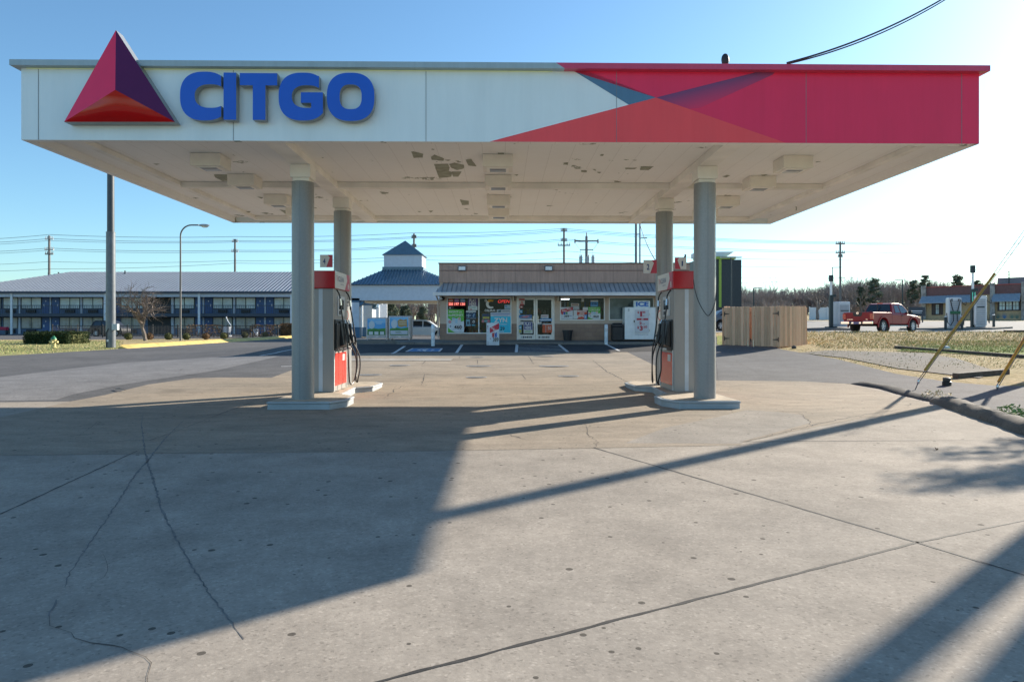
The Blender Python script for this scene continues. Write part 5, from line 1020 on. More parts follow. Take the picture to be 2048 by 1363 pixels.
# ================================================================ vehicles
m_tyre = mat('tyre_rubber', (.018, .018, .02), .75); m_rim = mat('alloy_rim', (.62, .63, .64), .35, .15); m_chr = mat('chrome', (.75, .75, .76), .12, 1); m_cgl = mat('car_glass', (.012, .018, .022), .04, spec=.9); m_tl = mat('tail_lamp_red', (.42, .01, .012), .15, coat=.5); m_und = mat('underbody_black', (.01, .01, .011), .8); m_trim = mat('car_trim_black', (.02, .022, .025), .5)
def paint(name, c): return mat(name, c, .45, .0, var=.04, scale=2, coat=.12, spec=.3)
def vehicle(name, label, loc, rz, pm, top, zb, hw, wheels, wr, gh, zbelt, hwt, wins, rear_win=None, front_win=None, cat='car', arch=.10, group=None):
    t = thing(name, label, cat, loc, rz, group); L = top[-1][0]; ar = wr+arch
    prof = list(top); xx = prof[-1][0]
    prof.append((xx-.08, zb))
    for wx in sorted(wheels, reverse=True):
        zc = wr; a0 = math.asin(max(-1, min(1, (zb-zc)/ar)))
        prof += [(wx+ar*math.cos(q), zc+ar*math.sin(q)) for q in [a0+(math.pi-2*a0)*i/10 for i in range(11)]]
    prof.append((top[0][0]+.05, zb))
    b = MB(); b.extr(prof, -hw, hw); body = b.build('body', pm, t, bevel=.055, seg=3, smooth=True)
    b = MB(); b.box(.25, L-.3, -hw+.22, hw-.22, zb-.1, zb+.45); b.build('underbody', m_und, t)
    ztop = max(z for _, z in gh); hz = lambda z: hw-.03-(hw-hwt)*max(0, (z-zbelt))/(ztop-zbelt)
    n = len(gh); b = MB(); b.add([(x, -hz(z), z) for x, z in gh]+[(x, hz(z), z) for x, z in gh], [list(range(n)), list(range(n, 2*n))[::-1]]+[(i, n+i, n+(i+1) % n, (i+1) % n) for i in range(n)])
    b.build('cabin', pm, t, bevel=.045, seg=3, smooth=True)
    for s in (-1, 1):
        b = MB()
        for wp in wins:
            k = len(wp); b.add([(x, s*(hz(z)+.012), z) for x, z in wp]+[(x, s*(hz(z)-.02), z) for x, z in wp], [list(range(k))]+[(i, (i+1) % k, k+(i+1) % k, k+i) for i in range(k)])
        b.build('side_window', m_cgl, t)
    for nm, seg in (('rear_window', rear_win), ('windscreen', front_win)):
        if seg:
            (xa_, za_), (xb3, zb3), d = seg
            b = MB(); b.add([(xa_+d, -hz(za_)+.08, za_), (xa_+d, hz(za_)-.08, za_), (xb3+d, hz(zb3)-.07, zb3), (xb3+d, -hz(zb3)+.07, zb3)], [(0, 1, 2, 3)]); b.build(nm, m_cgl, t)
    for wx in wheels:
        for s in (-1, 1):
            xf = Matrix.Translation((wx, s*(hw-.1), wr)) @ Matrix.Rotation(R(-90)*s, 4, 'X')
            b = MB(xf); b.lathe([(wr*.62, -.12), (wr*.93, -.12), (wr, -.08), (wr, .08), (wr*.93, .115), (wr*.66, .12), (wr*.64, .06)], 28); wo = b.build('wheel', m_tyre, t, smooth=True)
            b = MB(xf); b.lathe([(wr*.645, .06), (wr*.645, .095), (wr*.58, .10), (wr*.56, .05)], 28); b.lathe([(0, .02), (wr*.57, .02)], 24, mt=m_und)
            for i in range(6):
                q = i*math.pi/3; b2 = Matrix.Rotation(q, 4, 'Z'); old = b.xf; b.xf = xf @ b2; b.box(.03, wr*.58, -.035, .035, .05, .085); b.xf = old
            b.lathe([(.07, .05), (.07, .10), (0, .105)], 12); b.build('rim', m_rim, wo)
    return t, hz
# ---- red pickup
tx, ty = PX(1686, 41.0), 41.0; hd = math.atan2(.53, .86)
rx_ = Vector((math.cos(hd), math.sin(hd))); ln = Vector((-rx_.y, rx_.x))        # ln: left side
base = Vector((tx, ty))-ln*.925
m_red = paint('pickup_red_paint', (.26, .009, .018))
pk, hz = vehicle('pickup_truck', 'dark red extended cab pickup seen from behind on the bank top', (base.x, base.y, 1.205), hd, m_red,
    [(.06, .62), (0.02, .75), (0, 1.20), (1.98, 1.205), (1.99, 1.10), (3.75, 1.10), (4.75, 1.02), (5.08, .90), (5.16, .62)], .50, .925, (1.08, 4.28), .385,
    [(2.02, 1.05), (2.10, 1.30), (2.28, 1.72), (2.5, 1.775), (3.15, 1.77), (3.45, 1.70), (4.05, 1.16), (4.1, 1.05)], 1.15, .70,
    [[(2.40, 1.20), (2.45, 1.62), (2.86, 1.64), (2.90, 1.20)], [(2.99, 1.18), (2.96, 1.64), (3.32, 1.64), (3.46, 1.55), (3.86, 1.18)]], ((2.105, 1.28), (2.27, 1.70), -.03), ((4.0, 1.2), (3.48, 1.67), .02), cat='pickup', arch=.12)
b = MB(); b.box(.15, 1.9, -.75, .75, 1.19, 1.2065); b.build('bed_floor', m_trim, pk)
b = MB(); b.box(-.022, -.001, -.72, .72, .68, 1.19); tg_ = b.build('tailgate', m_red, pk, bevel=.012)
b = MB(); b.add([(-.027, -.30, 1.19), (-.027, .30, 1.19), (-.027, .25, 1.0), (-.027, .2, .96), (-.027, -.2, .96), (-.027, -.25, 1.0)], [(0, 1, 2, 3, 4, 5)]); b.build('tailgate_handle', m_trim, tg_)
b = MB(Matrix(((0, 1, 0, -.03), (-1, 0, 0, 0), (0, 0, 1, 0), (0, 0, 0, 1)))); b.lathe([(0, 0), (.06, 0)], 16) if False else None
b.text('FRONTIER', -.64, .755, -.28, .80, 0, m_chr, .02); b.text('SE', .5, .755, .62, .80, 0, m_chr, .02); b.ring([(.07*math.cos(R(15*i)), 1.15+.07*math.sin(R(15*i))) for i in range(24)], [(.045*math.cos(R(15*i)), 1.15+.045*math.sin(R(15*i))) for i in range(24)], -.004, .0, m_chr); b.box(-.07, .07, -.006, -.001, 1.14, 1.16, m_chr); b.build('badge', m_chr, tg_, recalc=False)
b = MB(); b.box(-.20, -.02, -.96, -.43, .50, .68); b.box(-.20, -.02, .43, .96, .50, .68); b.box(-.16, -.03, -.43, .43, .50, .65); bo = b.build('rear_bumper', m_chr, pk, bevel=.03)
b = MB(); b.box(-.168, -.161, -.17, .17, .51, .645, mat('number_plate', (.16, .14, .28), .4)); b.box(-.168, -.161, .3, .4, .53, .63, m_trim); b.box(-.17, -.161, -.39, -.3, .53, .64, m_trim); b.build('number_plate', MATS['number_plate'], bo)
for s in (-1, 1):
    b = MB(); b.box(-.035, .1, s*.83-.10, s*.83+.10, .78, 1.13); b.build('tail_lamp', m_tl, pk, bevel=.012)
    b = MB(); b.box(3.72, 3.86, s*1.0-.10, s*1.0+.10, 1.14, 1.32); b.build('wing_mirror', m_trim, pk, bevel=.03)
    for wx in (1.08, 4.28):
        b = MB(); pr_ = [(wx+q_*math.cos(a_), .385+q_*math.sin(a_)) for q_, rev in ((.60, 0), (.505, 1)) for a_ in ([R(-8+196*i/14) for i in range(15)] if not rev else [R(188-196*i/14) for i in range(15)])]
        b.extr(pr_, s*.90, s*.965); b.build('wheel_arch', m_red, pk, bevel=.02, smooth=True)
    b = MB(); b.box(3.0, 3.16, s*.926-.02*(s < 0), s*.926+.02*(s > 0), 1.0, 1.05, m_trim); b.build('door_handle', m_trim, pk)
    b = MB()
    for x in (2.0, 2.95, 3.92): b.box(x-.006, x+.006, s*.9262-.001, s*.9262+.001, .55, 1.12)
    b.build('door_gap', m_und, pk); b = MB(); b.box(1.8, 3.7, s*.88-.06, s*.88+.06, .38, .43); b.build('side_step', m_rim, pk)
b = MB(); b.box(2.28, 2.33, -.16, .16, 1.74, 1.80); b.build('high_brake_lamp', m_tl, pk)
b = MB(); b.box(2.02, 2.04, -.02, .02, 1.2, 1.72); b.build('window_post', m_trim, pk)
# ---- silver van through the porch, dark suv behind the pylon, blue-grey car behind the gates
VT = [(0, .45), (0, .95), (.9, 1.0), (3.4, 1.0), (4.55, .9), (4.85, .72), (4.9, .45)]
vehicle('minivan', 'silver minivan parked under the blue motel porch', (PX(798, 64), 64.0, .50), 0, paint('silver_paint', (.48, .50, .53)), VT, .28, .96, (.95, 3.85), .34, [(0.1, .95), (.15, 1.3), (.35, 1.70), (.8, 1.76), (2.4, 1.74), (2.9, 1.62), (3.75, 1.0), (3.8, .95)], 1.0, .72, [[(.4, 1.08), (.5, 1.6), (1.35, 1.62), (1.35, 1.08)], [(1.45, 1.08), (1.45, 1.62), (2.3, 1.62), (2.3, 1.08)], [(2.4, 1.08), (2.4, 1.62), (2.75, 1.56), (3.5, 1.08)]], cat='van')
vehicle('dark_suv', 'black car with roof rails parked behind the motel fence, half behind the pylon', (PX(189, 74), 74, .55), 0, paint('black_paint', (.015, .016, .02)), [(0, .5), (0, 1.0), (.5, 1.05), (3.2, 1.05), (3.45, .8), (3.5, .45)], .3, .92, (.7, 2.8), .36, [(.05, 1.0), (.25, 1.55), (.5, 1.72), (2.0, 1.72), (2.4, 1.6), (2.9, 1.05), (2.95, 1.0)], 1.05, .7, [[(.4, 1.12), (.5, 1.58), (1.2, 1.6), (1.2, 1.12)], [(1.3, 1.12), (1.3, 1.6), (1.95, 1.6), (2.5, 1.12)]])
vehicle('parked_car', 'blue-grey car parked in the gap between right column and timber gate', (PX(1416, 46), 46.5, zg(13.5, 46.5)), 0, paint('steel_blue_paint', (.10, .14, .19)), [(0, .5), (0, .9), (.9, .95), (3.1, .95), (4.1, .82), (4.3, .7), (4.35, .45)], .25, .88, (.8, 3.5), .32, [(.3, .9), (.8, 1.3), (1.2, 1.42), (2.2, 1.42), (3.0, .95), (3.0, .9)], .95, .64, [[(.7, 1.0), (1.0, 1.3), (1.7, 1.34), (1.7, 1.0)], [(1.8, 1.0), (1.8, 1.34), (2.2, 1.32), (2.7, 1.0)]])
# ================================================================ left lawn furniture
def fence_run(name, label, a, e, hpost, m, step=.13, ps=2.4, cat='fence', th=.02):
    L = math.dist(a, e); n = int(L/ps); t = thing(name, label, cat, (a[0], a[1], zg(*a))); z0 = zg(*a)
    ux, uy = (e[0]-a[0])/L, (e[1]-a[1])/L; rz = math.atan2(uy, ux); t.rotation_euler.z = rz
    b = MB()
    for zz in (.15, hpost-.12): b.box(0, L, -.025, .025, zz, zz+.055)
    x = 0
    while x < L: b.box(x, x+th, -.01, .01, .1, hpost-.05); x += step
    b.build('bars', m, t)
    for i in range(n+1): b = MB(); b.box(i*L/n-.035, i*L/n+.035, -.036, .036, 0, hpost+.05); b.build('post', m, t)
    return t
m_fb = mat('fence_black', (.012, .013, .016), .5)
DF = 66; fence_run('metal_fence', 'black metal bar fence running along the motel pool area', (PX(105, DF), DF), (PX(556, DF), DF), 1.28, m_fb, .14, 2.2, th=.035)
m_leafd = mat('hedge_leaf', (.035, .055, .02), .8, var=.4, scale=9, spec=.2); m_leaft = mat('hedge_top_leaf', (.13, .13, .04), .8, var=.4, scale=9, spec=.2); m_bush = mat('shrub_leaf', (.10, .105, .04), .8, var=.5, scale=7, spec=.2); m_brn = mat('brown_leaf', (.17, .105, .06), .85, var=.4, scale=8, spec=.15); m_bark = mat('bark_grey', (.20, .165, .14), .9, var=.3, scale=12, bump=.4); m_twig = mat('twig_brown', (.20, .16, .135), .9, var=.25, scale=3)
def hedge(label, x0, x1, y0, y1, h, lm, seed, dens=260, name='hedge', leaf=.07, core=True):
    z = min(zg(x0, y0), zg(x1, y0)); t = thing(name, label, 'hedge', ((x0+x1)/2, y0, z)); rg = random.Random(seed); w_ = (x1-x0)/2; dpt = y1-y0
    b = MB()
    if core: b.box(-w_+.08, w_-.08, .08, dpt-.08, 0, h-.1)
    for i in range(int(dens*(w_*2*h+w_*2*dpt+dpt*h*2))):
        f = rg.choice('ffttlr'); u, v = rg.random(), rg.random(); j = rg.gauss(0, .035)
        p = {'f': (-w_+2*w_*u, j, h*v), 't': (-w_+2*w_*u, dpt*v, h+j), 'l': (-w_+j, dpt*u, h*v), 'r': (w_+j, dpt*u, h*v)}[f]
        b.leaves(p, (.02, .02, .02), 1, leaf, rg, lm)
    b.build('foliage', lm, t, recalc=False); return t
D1_ = 47; hedge('long dark clipped box hedge on the left lawn', PX(47, D1_), PX(137, D1_), D1_, D1_+2.4, .82, m_leafd, 3); hedge('short end of the clipped hedge with sunlight painted into its leaf colour, next to the black fence', PX(139, D1_+.3), PX(160, D1_+1.5), D1_+.3, D1_+2.3, .80, m_bush, 4)  # hedge end takes a lighter leaf colour, sunlight painted in
hedge('brown winter hedge at the right end of the black fence', PX(560, 68), PX(596, 68), 68, 70, 1.35, m_brn, 5, 120, leaf=.1)
for i, (a, e) in enumerate(((372, 402), (408, 436), (500, 536), (538, 556))): hedge(('brown leafless hedge behind the street light', 'brown leafless hedge behind the pool hoist', 'brown leafless hedge right of the pool hoist', 'last brown leafless hedge behind the fence before its corner')[i], PX(a, 69), PX(e, 69), 69, 70.5, 1.2, m_brn, 6+i, 45, name='bare_hedge', leaf=.1, core=False)
for k, (px, py) in enumerate(((257, 679), (299, 679), (337, 679), (373, 679), (412, 678.5), (448, 677.5), (490, 675.5), (530, 675))):
    x, y, z = G(px, py); rg = random.Random(k); nb = ('under the pylon box', 'right of the bare tree trunk', 'left of the street light', 'right of the street light', 'fifth from the left, reddish', 'below the white pool hoist', 'sixth along the fence, olive', 'last one, nearest the brown hedge')[k]
    t = thing('round_shrub', 'small round clipped shrub, %s' % nm if False else 'small round clipped shrub, %s' % nb, 'shrub', (x, y, z), group='round shrubs along the black fence'); b = MB()
    b.ball((0, 0, .27), .27, .27, .26, 10, 7); 
    for i in range(420):
        v = Vector((rg.gauss(0, 1), rg.gauss(0, 1), rg.gauss(0, 1))).normalized(); b.leaves((v.x*.31, v.y*.31, .29+v.z*.29), (.03, .03, .03), 1, .055, rg)
    b.build('foliage', m_brn if k in (1, 4) else m_bush, t, recalc=False); b = MB(); b.tube([(0, 0, -.02), (0, 0, .2)], .03, 6); b.build('stem', m_bark, t)
# fire hydrant
x, y, z = G(107.5, 695.5); t = thing('fire_hydrant', 'small yellow fire hydrant with green cap on the left lawn', 'hydrant', (x, y, z)); m_hy = mat('hydrant_yellow', (.62, .52, .22), .5, var=.15); m_hg = mat('hydrant_green', (.03, .20, .10), .45)
b = MB(); b.lathe([(.17, 0), (.17, .05), (.115, .06), (.11, .45), (.15, .46), (.15, .50)], 20); b.tube([(-.2, 0, .36), (.2, 0, .36)], .055, 12); b.tube([(0, -.2, .33), (0, 0, .33)], .07, 12); b.build('body', m_hy, t, smooth=True)
b = MB(); b.lathe([(.15, .501), (.145, .55), (.10, .63), (.05, .66), (.05, .72), (0, .72)], 20); b.build('cap', m_hg, t, smooth=True)
for s in (-1, 1): b = MB(); b.tube([(s*.2, 0, .36), (s*.25, 0, .36)], .065, 10); b.build('side_cap', m_hy, t)
# pylon
x, y, z = G(221.5, 695.5); t = thing('sign_pylon', 'thick grey steel pylon rising behind the left end of the canopy', 'pylon', (x, y, z)); k = y/F; m_py = mat('pylon_grey', (.15, .165, .18), .45, .2, var=.15, detail=6)
hb_ = (695.5-464)*k; ht = (695.5-340)*k
b = MB(); b.lathe([(8.9*k, 0), (8.3*k, hb_), (8.3*k, hb_)], 28); b.build('pole', m_py, t, smooth=True)
b = MB(); b.lathe([(6.6*k, hb_+.001), (6.2*k, ht+2)], 24); b.build('upper_pole', mat('pylon_dark', (.06, .07, .08), .5, var=.1), t, smooth=True)
b = MB(); b.box(-.4, .4, -.35, .35, ht+2.001, ht+2.2); b.build('bracket', m_dk, t); b = MB(); b.lathe([(8.6*k, hb_-.04), (8.6*k, hb_)], 24); b.build('collar', m_py, t)
b = MB(); b.box(.22, .55, -.3, -.06, 1.05, 1.42); b.build('meter_box', mat('meter_box', (.42, .47, .49), .5), t, bevel=.02); b = MB(); b.tube([(-.1, -.28, .0), (-.1, -.28, .9), (.02, -.28, 1.15)], .03, 6); b.box(-.07, .03, -.3, -.25, .38, .5, m_post); b.build('conduit', m_dk, t)
# street light with a curved arm
x, y, z = G(361, 681); k = y/F; t = thing('street_light', 'tall grey street light with curved arm behind the yellow kerb', 'street light', (x, y, z)); H = (681-450)*k
b = MB(); pth = [(0, 0, 0), (0, 0, H-22*k)]+[(22*k*(1-math.cos(R(a))), 0, H-22*k+22*k*math.sin(R(a))) for a in range(10, 91, 10)]+[(36*k, 0, H)]
b.tube(pth, [.085]+[.06]*(len(pth)-1), 10); b.build('pole', mat('lamp_pole_grey', (.16, .15, .14), .5, .3), t, smooth=True)
b = MB(); b.ball((47*k, 0, H-.02), 11.5*k, .17, .11, 14, 8); b.build('lamp_head', mat('lamp_head_grey', (.34, .36, .38), .45), t, smooth=True); b = MB(); b.ball((49*k, 0, H-.12), 7*k, .12, .1, 12, 6); b.build('lamp_glass', mat('lamp_glass', (.6, .62, .62), .2), t, smooth=True)
# pool hoist and chairs behind the fence (white shapes)
x, y = PX(453, 71), 71; t = thing('pool_hoist', 'white pool hoist seat with slanting arm behind the black fence', 'pool hoist', (x, y, zg(x, y))); b = MB(); b.box(-.3, .35, -.2, .2, .45, 1.05); b.build('seat', m_post, t, bevel=.05); b = MB(); b.box(-.45, .45, -.3, .3, .02, .16); b.build('base', m_post, t, bevel=.03); b = MB(); b.tube([(.4, 0, .1), (.45, 0, 1.2), (.1, 0, 1.7), (-.05, 0, 2.1)], .05, 8); b.build('arm', m_post, t)
x, y = PX(509, 71), 71; t = thing('pool_chair', 'white garden chair behind the black fence near the brown hedges', 'chair', (x, y, zg(x, y))); b = MB(); b.box(-.28, .28, -.25, .25, .38, .43); b.build('seat', m_post, t); b = MB(); b.box(-.28, .28, .2, .25, .44, .85); b.build('backrest', m_post, t)
for lx in (-.26, .22):
    for ly in (-.24, .2): b = MB(); b.box(lx, lx+.04, ly, ly+.04, 0, .379); b.build('leg', m_post, t)
t = thing('lounge_seat', 'red cloth seat by the motel at the left edge', 'seat', P(4, 668, 84)); b = MB(); b.box(-.6, .65, -.2, .3, .5, .9); b.build('cloth', mat('red_cloth', (.4, .02, .06), .7), t, bevel=.05); b = MB(); [b.box(q, q+.06, -.15, .2, -.1, .49) for q in (-.55, .5)]; b.build('frame', m_dk, t)
# ================================================================ timber enclosure
m_wood, g = new('raw_timber', .75, spec=.2)
o_ = g.xyz(); wn = g.n.new('ShaderNodeNewGeometry')
a = g.mix(g.ramp(wn.outputs['Random Per Island'], (0, 0.), (1, 1.)), (.88, .56, .36), (.56, .365, .23))
a = g.mix(.5, a, g.ramp(g.noise(5, 6, .65, (6, 6, .5)), (.3, .32), (.72, .68)), 'OVERLAY')
kn = g.voro(2.6); a = g.mix(g.ramp(kn, (.0, .75), (.085, 0.)), a, (.12, .05, .02)); g.base(a)
m_hinge = mat('hinge_black', (.015, .015, .017), .5)
EL, EC, ER = (9.93, 32.0), (11.66, 29.7), (13.5, 31.3)
def picket_side(t, a, e, h, nm, hinges, z0, seed, gap=0):
    L = math.dist(a, e); rz = math.atan2(e[1]-a[1], e[0]-a[0]); rg = random.Random(seed)
    off = Matrix.Translation((a[0]-t.location.x, a[1]-t.location.y, z0-t.location.z)) @ Matrix.Rotation(rz, 4, 'Z')
    b = MB(off); n = int(L/.145); w_ = L/n
    for i in range(n):
        hh = h+rg.uniform(-.015, .015); x = i*w_; b.extr([(x+.007, .05+rg.uniform(-.01, .02)), (x+w_-.007, .05+rg.uniform(-.01, .02)), (x+w_-.007, hh-.03), (x+w_-.03, hh), (x+.03, hh), (x+.007, hh-.03)], 0+rg.uniform(-.004, .004), .02)
    o = b.build(nm, m_wood, t)
    b = MB(off)
    for zz in (.3, h*.5, h-.25): b.box(.02, L-.02, .0245, .062, zz-.045, zz+.045)
    b.build('rail', m_wood, t)
    for (hx, s) in hinges:
        for zz in (.36, h-.33):
            b = MB(off); b.box(hx-.02, hx+.02, -.02, -.0055, zz-.1, zz+.1); b.extr([(hx, zz-.03), (hx+s*.26, zz-.012), (hx+s*.26, zz+.012), (hx, zz+.03)], -.018, -.0055); b.build('hinge', m_hinge, t)
zE = .62
en = thing('timber_enclosure', 'new unpainted board fence enclosure with a pair of gates beside the bank', 'enclosure', (EC[0], EC[1], zE))
md_ = lambda f: (EL[0]+(EC[0]-EL[0])*f, EL[1]+(EC[1]-EL[1])*f)
picket_side(en, EL, md_(.475), 1.83, 'gate', [(.05, 1)], zE+.02, 1); picket_side(en, md_(.515), EC, 1.83, 'gate', [(1.32, -1)], zE, 2)
picket_side(en, EC, ER, 1.83, 'side_fence', [], zE, 3); BK = (EL[0]+(ER[0]-EC[0]), EL[1]+(ER[1]-EC[1])+.2)
picket_side(en, ER, BK, 1.83, 'back_fence', [], zE+.05, 4); picket_side(en, BK, EL, 1.83, 'back_fence', [], zE+.05, 5)
for q in (EL, EC, ER): b = MB(); b.box(q[0]-.03-EC[0], q[0]+.06-EC[0], q[1]+.07-EC[1], q[1]+.16-EC[1], -.15, 1.8); b.build('post', m_wood, en)
for f in (.44, .54):
    q = md_(f); b = MB(); b.box(q[0]-EC[0]-.03, q[0]-EC[0]+.01, q[1]-EC[1]-.09, q[1]-EC[1]-.06, -.02, .3); b.build('drop_bolt', m_met, en)
# ================================================================ dark building with green stripe
DB = 82.0; m_bb = mat('charcoal_cladding', (.035, .043, .050), .45, .2, var=.12); m_lime = mat('lime_stripe', (.30, .42, .06), .5)
zb_ = 2.2; t = thing('charcoal_building', 'tall dark building with lime green stripe right of the front column', 'building', (PX(1455, DB), DB, zb_))
b = MB(); b.box(PX(1395, DB), PX(1483, DB), DB, DB+12, zb_-1, PZ(519, DB)); b.build('wall', m_bb, t, world=True)
b = MB(); b.box(PX(1437.5, DB), PX(1442.3, DB), DB-.12, DB-.002, PZ(614, DB), PZ(518.5, DB)); b.box(PX(1395, DB), PX(1471, DB), DB-.12, DB+2, PZ(518, DB), PZ(513, DB)); b.build('stripe', m_lime, t, world=True)
b = MB(); yb = DB+.5; b.add([(PX(1395, yb), yb, PZ(512.5, yb)), (PX(1454, yb), yb, PZ(512.5, yb)), (PX(1468, yb), yb, PZ(503, yb)), (PX(1395, yb), yb, PZ(503, yb)), (PX(1395, yb), yb+3, PZ(512.5, yb)), (PX(1468, yb), yb+3, PZ(512.5, yb)), (PX(1468, yb), yb+3, PZ(503, yb)), (PX(1395, yb), yb+3, PZ(503, yb))], [(0, 1, 2, 3), (7, 6, 5, 4), (0, 4, 5, 1), (1, 5, 6, 2), (2, 6, 7, 3), (3, 7, 4, 0)]); b.build('roof_sign', m_post, t, world=True)
# ================================================================ restaurant on the right
DR = 98.0; dz0 = 2.72; m_rtan = mat('restaurant_tan', (.56, .38, .22), .8, var=.12); m_rbr = mat('restaurant_brown_board', (0.178, 0.085, 0.081), .7, var=.15); m_rst, g = new('restaurant_stone', .85)
v_ = g.voro(3.2, 'Color'); sv = g.n.new('ShaderNodeSeparateColor'); g.l.new(v_, sv.inputs[0]); g.base(g.mix(sv.outputs[0], (.22, .2, .19), (.46, .42, .39)))
m_raw = mat('restaurant_awning', (.30, .35, .40), .45, .25, var=.15); m_redc = mat('red_coping', (.42, .06, .05), .5)
rsl = .012  # roofline rises slightly to the right because the front stands closer there
t = thing('restaurant', 'long low tan and brown restaurant with stone piers and blue awnings at the right edge', 'building', (PX(1845, DR), DR, dz0), R(-48)); rst = t
def RL(px, py=None):     # photo point -> local x on the turned front wall
    d = Vector(((px-CX)/F, 1)); c, s = math.cos(R(-48)), math.sin(R(-48)); ex = Vector((c, s)); nn = Vector((-s, c)); o = Vector((t.location.x, t.location.y))
    k = o.dot(nn)/d.dot(nn); q = d*k-o; return (q.dot(ex), EYE+(HY-py)/F*k-dz0 if py else 0)
xL = RL(1845)[0]; xR = RL(2075)[0]; hT = RL(1860, 575)[1]; hA = RL(1860, 592)[1]; hA2 = RL(1860, 606)[1]
b = MB(); b.box(xL, xR, 0, 12, -.6, hA); b.build('wall', m_rtan, t)
b = MB(); b.box(xL, xR, -.12, 12.05, hA, hT); b.build('parapet', m_rbr, t); b = MB(); b.box(xL-.05, xR, -.2, .2, hT, hT+.1); b.box(xL-.05, xR, .201, 12.1, hT, hT+.1); b.build('coping', m_redc, t)
for a, e in ((1844, 1853), (1981.5, 1991), (2044, 2056)): b = MB(); b.box(RL(a)[0], RL(e)[0], -.45, -.121, -.6, hT+.25); b.build('pier', m_rst, t)
for a, e in ((1846, 1946), (1989, 2043)):
    X0, X1 = RL(a)[0], RL(e)[0]; b = MB(); b.add([(X0-.1, -1.5, hA2), (X1+.1, -1.5, hA2), (X1, -.46, hA), (X0, -.46, hA), (X0-.1, -1.5, hA2-.08), (X1+.1, -1.5, hA2-.08), (X1, -.46, hA-.1), (X0, -.46, hA-.1)], [(0, 1, 2, 3), (7, 6, 5, 4), (0, 4, 5, 1), (1, 5, 6, 2), (2, 6, 7, 3), (3, 7, 4, 0)])
    x = X0
    while x < X1: b.box(x, x+.04, -.475, -.455, hA-.02, hA+.03); x += .4
    b.build('awning', m_raw, t)
for a, e, tp, bo in ((1871, 1879, 608, 628), (1998, 2039, 602.5, 619.5)):
    X0, z1_ = RL(a, tp); X1, zz0 = RL(e, bo); b = MB(); b.box(X0-.15, X1+.15, -.1, -.001, zz0-.1, z1_+.1); wo = b.build('window', mat('window_dark_brown', (.05, .03, .03), .5), t); b = MB(); n = 3 if a > 1950 else 1
    for i in range(n):
        q0 = X0+(X1-X0)*i/n+.08; q1 = X0+(X1-X0)*(i+1)/n-.08; b.box(q0, (q0+q1)/2-.03, -.12, -.101, zz0+.05, (zz0+z1_)/2-.03); b.box((q0+q1)/2+.03, q1, -.12, -.101, zz0+.05, (zz0+z1_)/2-.03); b.box(q0, (q0+q1)/2-.03, -.12, -.101, (zz0+z1_)/2+.03, z1_-.05); b.box((q0+q1)/2+.03, q1, -.12, -.101, (zz0+z1_)/2+.03, z1_-.05)
    b.build('pane', m_cur, wo)
    if a < 1950:
        for q0, q1 in ((RL(1863.5)[0], X0-.2), (X1+.2, RL(1886)[0])): b = MB(); b.box(q0, q1, -.09, -.001, zz0-.1, z1_+.1); b.build('shutter', MATS['window_dark_brown'], t)
b = MB(); rg = random.Random(3)
for px, cc in ((1996, (.10, .16, .14)), (2009, (.05, .16, .34)), (2024, (.14, .2, .15)), (2034, (.12, .19, .14))):
    X, Zc = RL(px, 629)
    for i in range(9): q = R(20+140*i/8); b.poly([(X-.05, Zc-.5), (X+.05, Zc-.5), (X+.55*math.cos(q), Zc-.4+.75*math.sin(q))], -.004-.001*i, cm(cc))
b.build('mural', m_rtan, t, recalc=False)
b = MB(); X = RL(2012)[0]; b.box(X-1.6, X+1.6, 3, 5, hT, hT+1.1); b.build('roof_unit', mat('roof_unit_grey', (.18, .19, .21), .6), t)
# small dark sign behind the pickup
t = thing('menu_sign', 'small dark sign with pale heading between the pickup and the restaurant', 'sign', P(1834, 634, 64)); b = MB(); b.box(-.75, .75, 0, .1, .1, .95); b.build('panel', mat('sign_slate', (.03, .04, .06), .4), t); b = MB(); b.box(-.5, .5, -.006, -.001, .55, .62); b.box(-.4, .45, -.006, -.001, .4, .44); b.build('heading', m_post, t); b = MB(); b.box(-.6, -.5, .02, .08, -.5, .099); b.box(.5, .6, .02, .08, -.5, .099); b.build('leg', m_dk, t)
# ================================================================ charging station
m_cw = mat('charger_white', (.60, .62, .64), .35, var=.05); m_cg = mat('charger_louvre', (.36, .38, .41), .4); m_cd = mat('charger_dark', (.02, .035, .04), .45); m_teal = mat('charger_teal', (.10, .55, .42), .3, emit=.25)
zc_ = zg(29, 49)+.0; isl = [(PX(1800, 46.5), 46.5), (PX(1985, 47.5), 47.5), (PX(2026, 50.5), 50.5), (PX(1990, 51.8), 51.8), (PX(1800, 49.5), 49.5)]
b = MB(); b.prism(isl, -.2, .15, zf=zg); tag(b.build('charger_island', m_walk, bevel=.03), 'low concrete kerbed island under the white chargers', 'island')
b = MB(); b.prism([(PX(1610, 46.5), 46.5), (PX(1720, 46.0), 46.0), (PX(1720, 48.5), 48.5), (PX(1625, 49), 49)], -.2, .15, zf=zg); tag(b.build('charger_island', m_walk, bevel=.03), 'low kerbed island under the charger behind the timber enclosure', 'island')
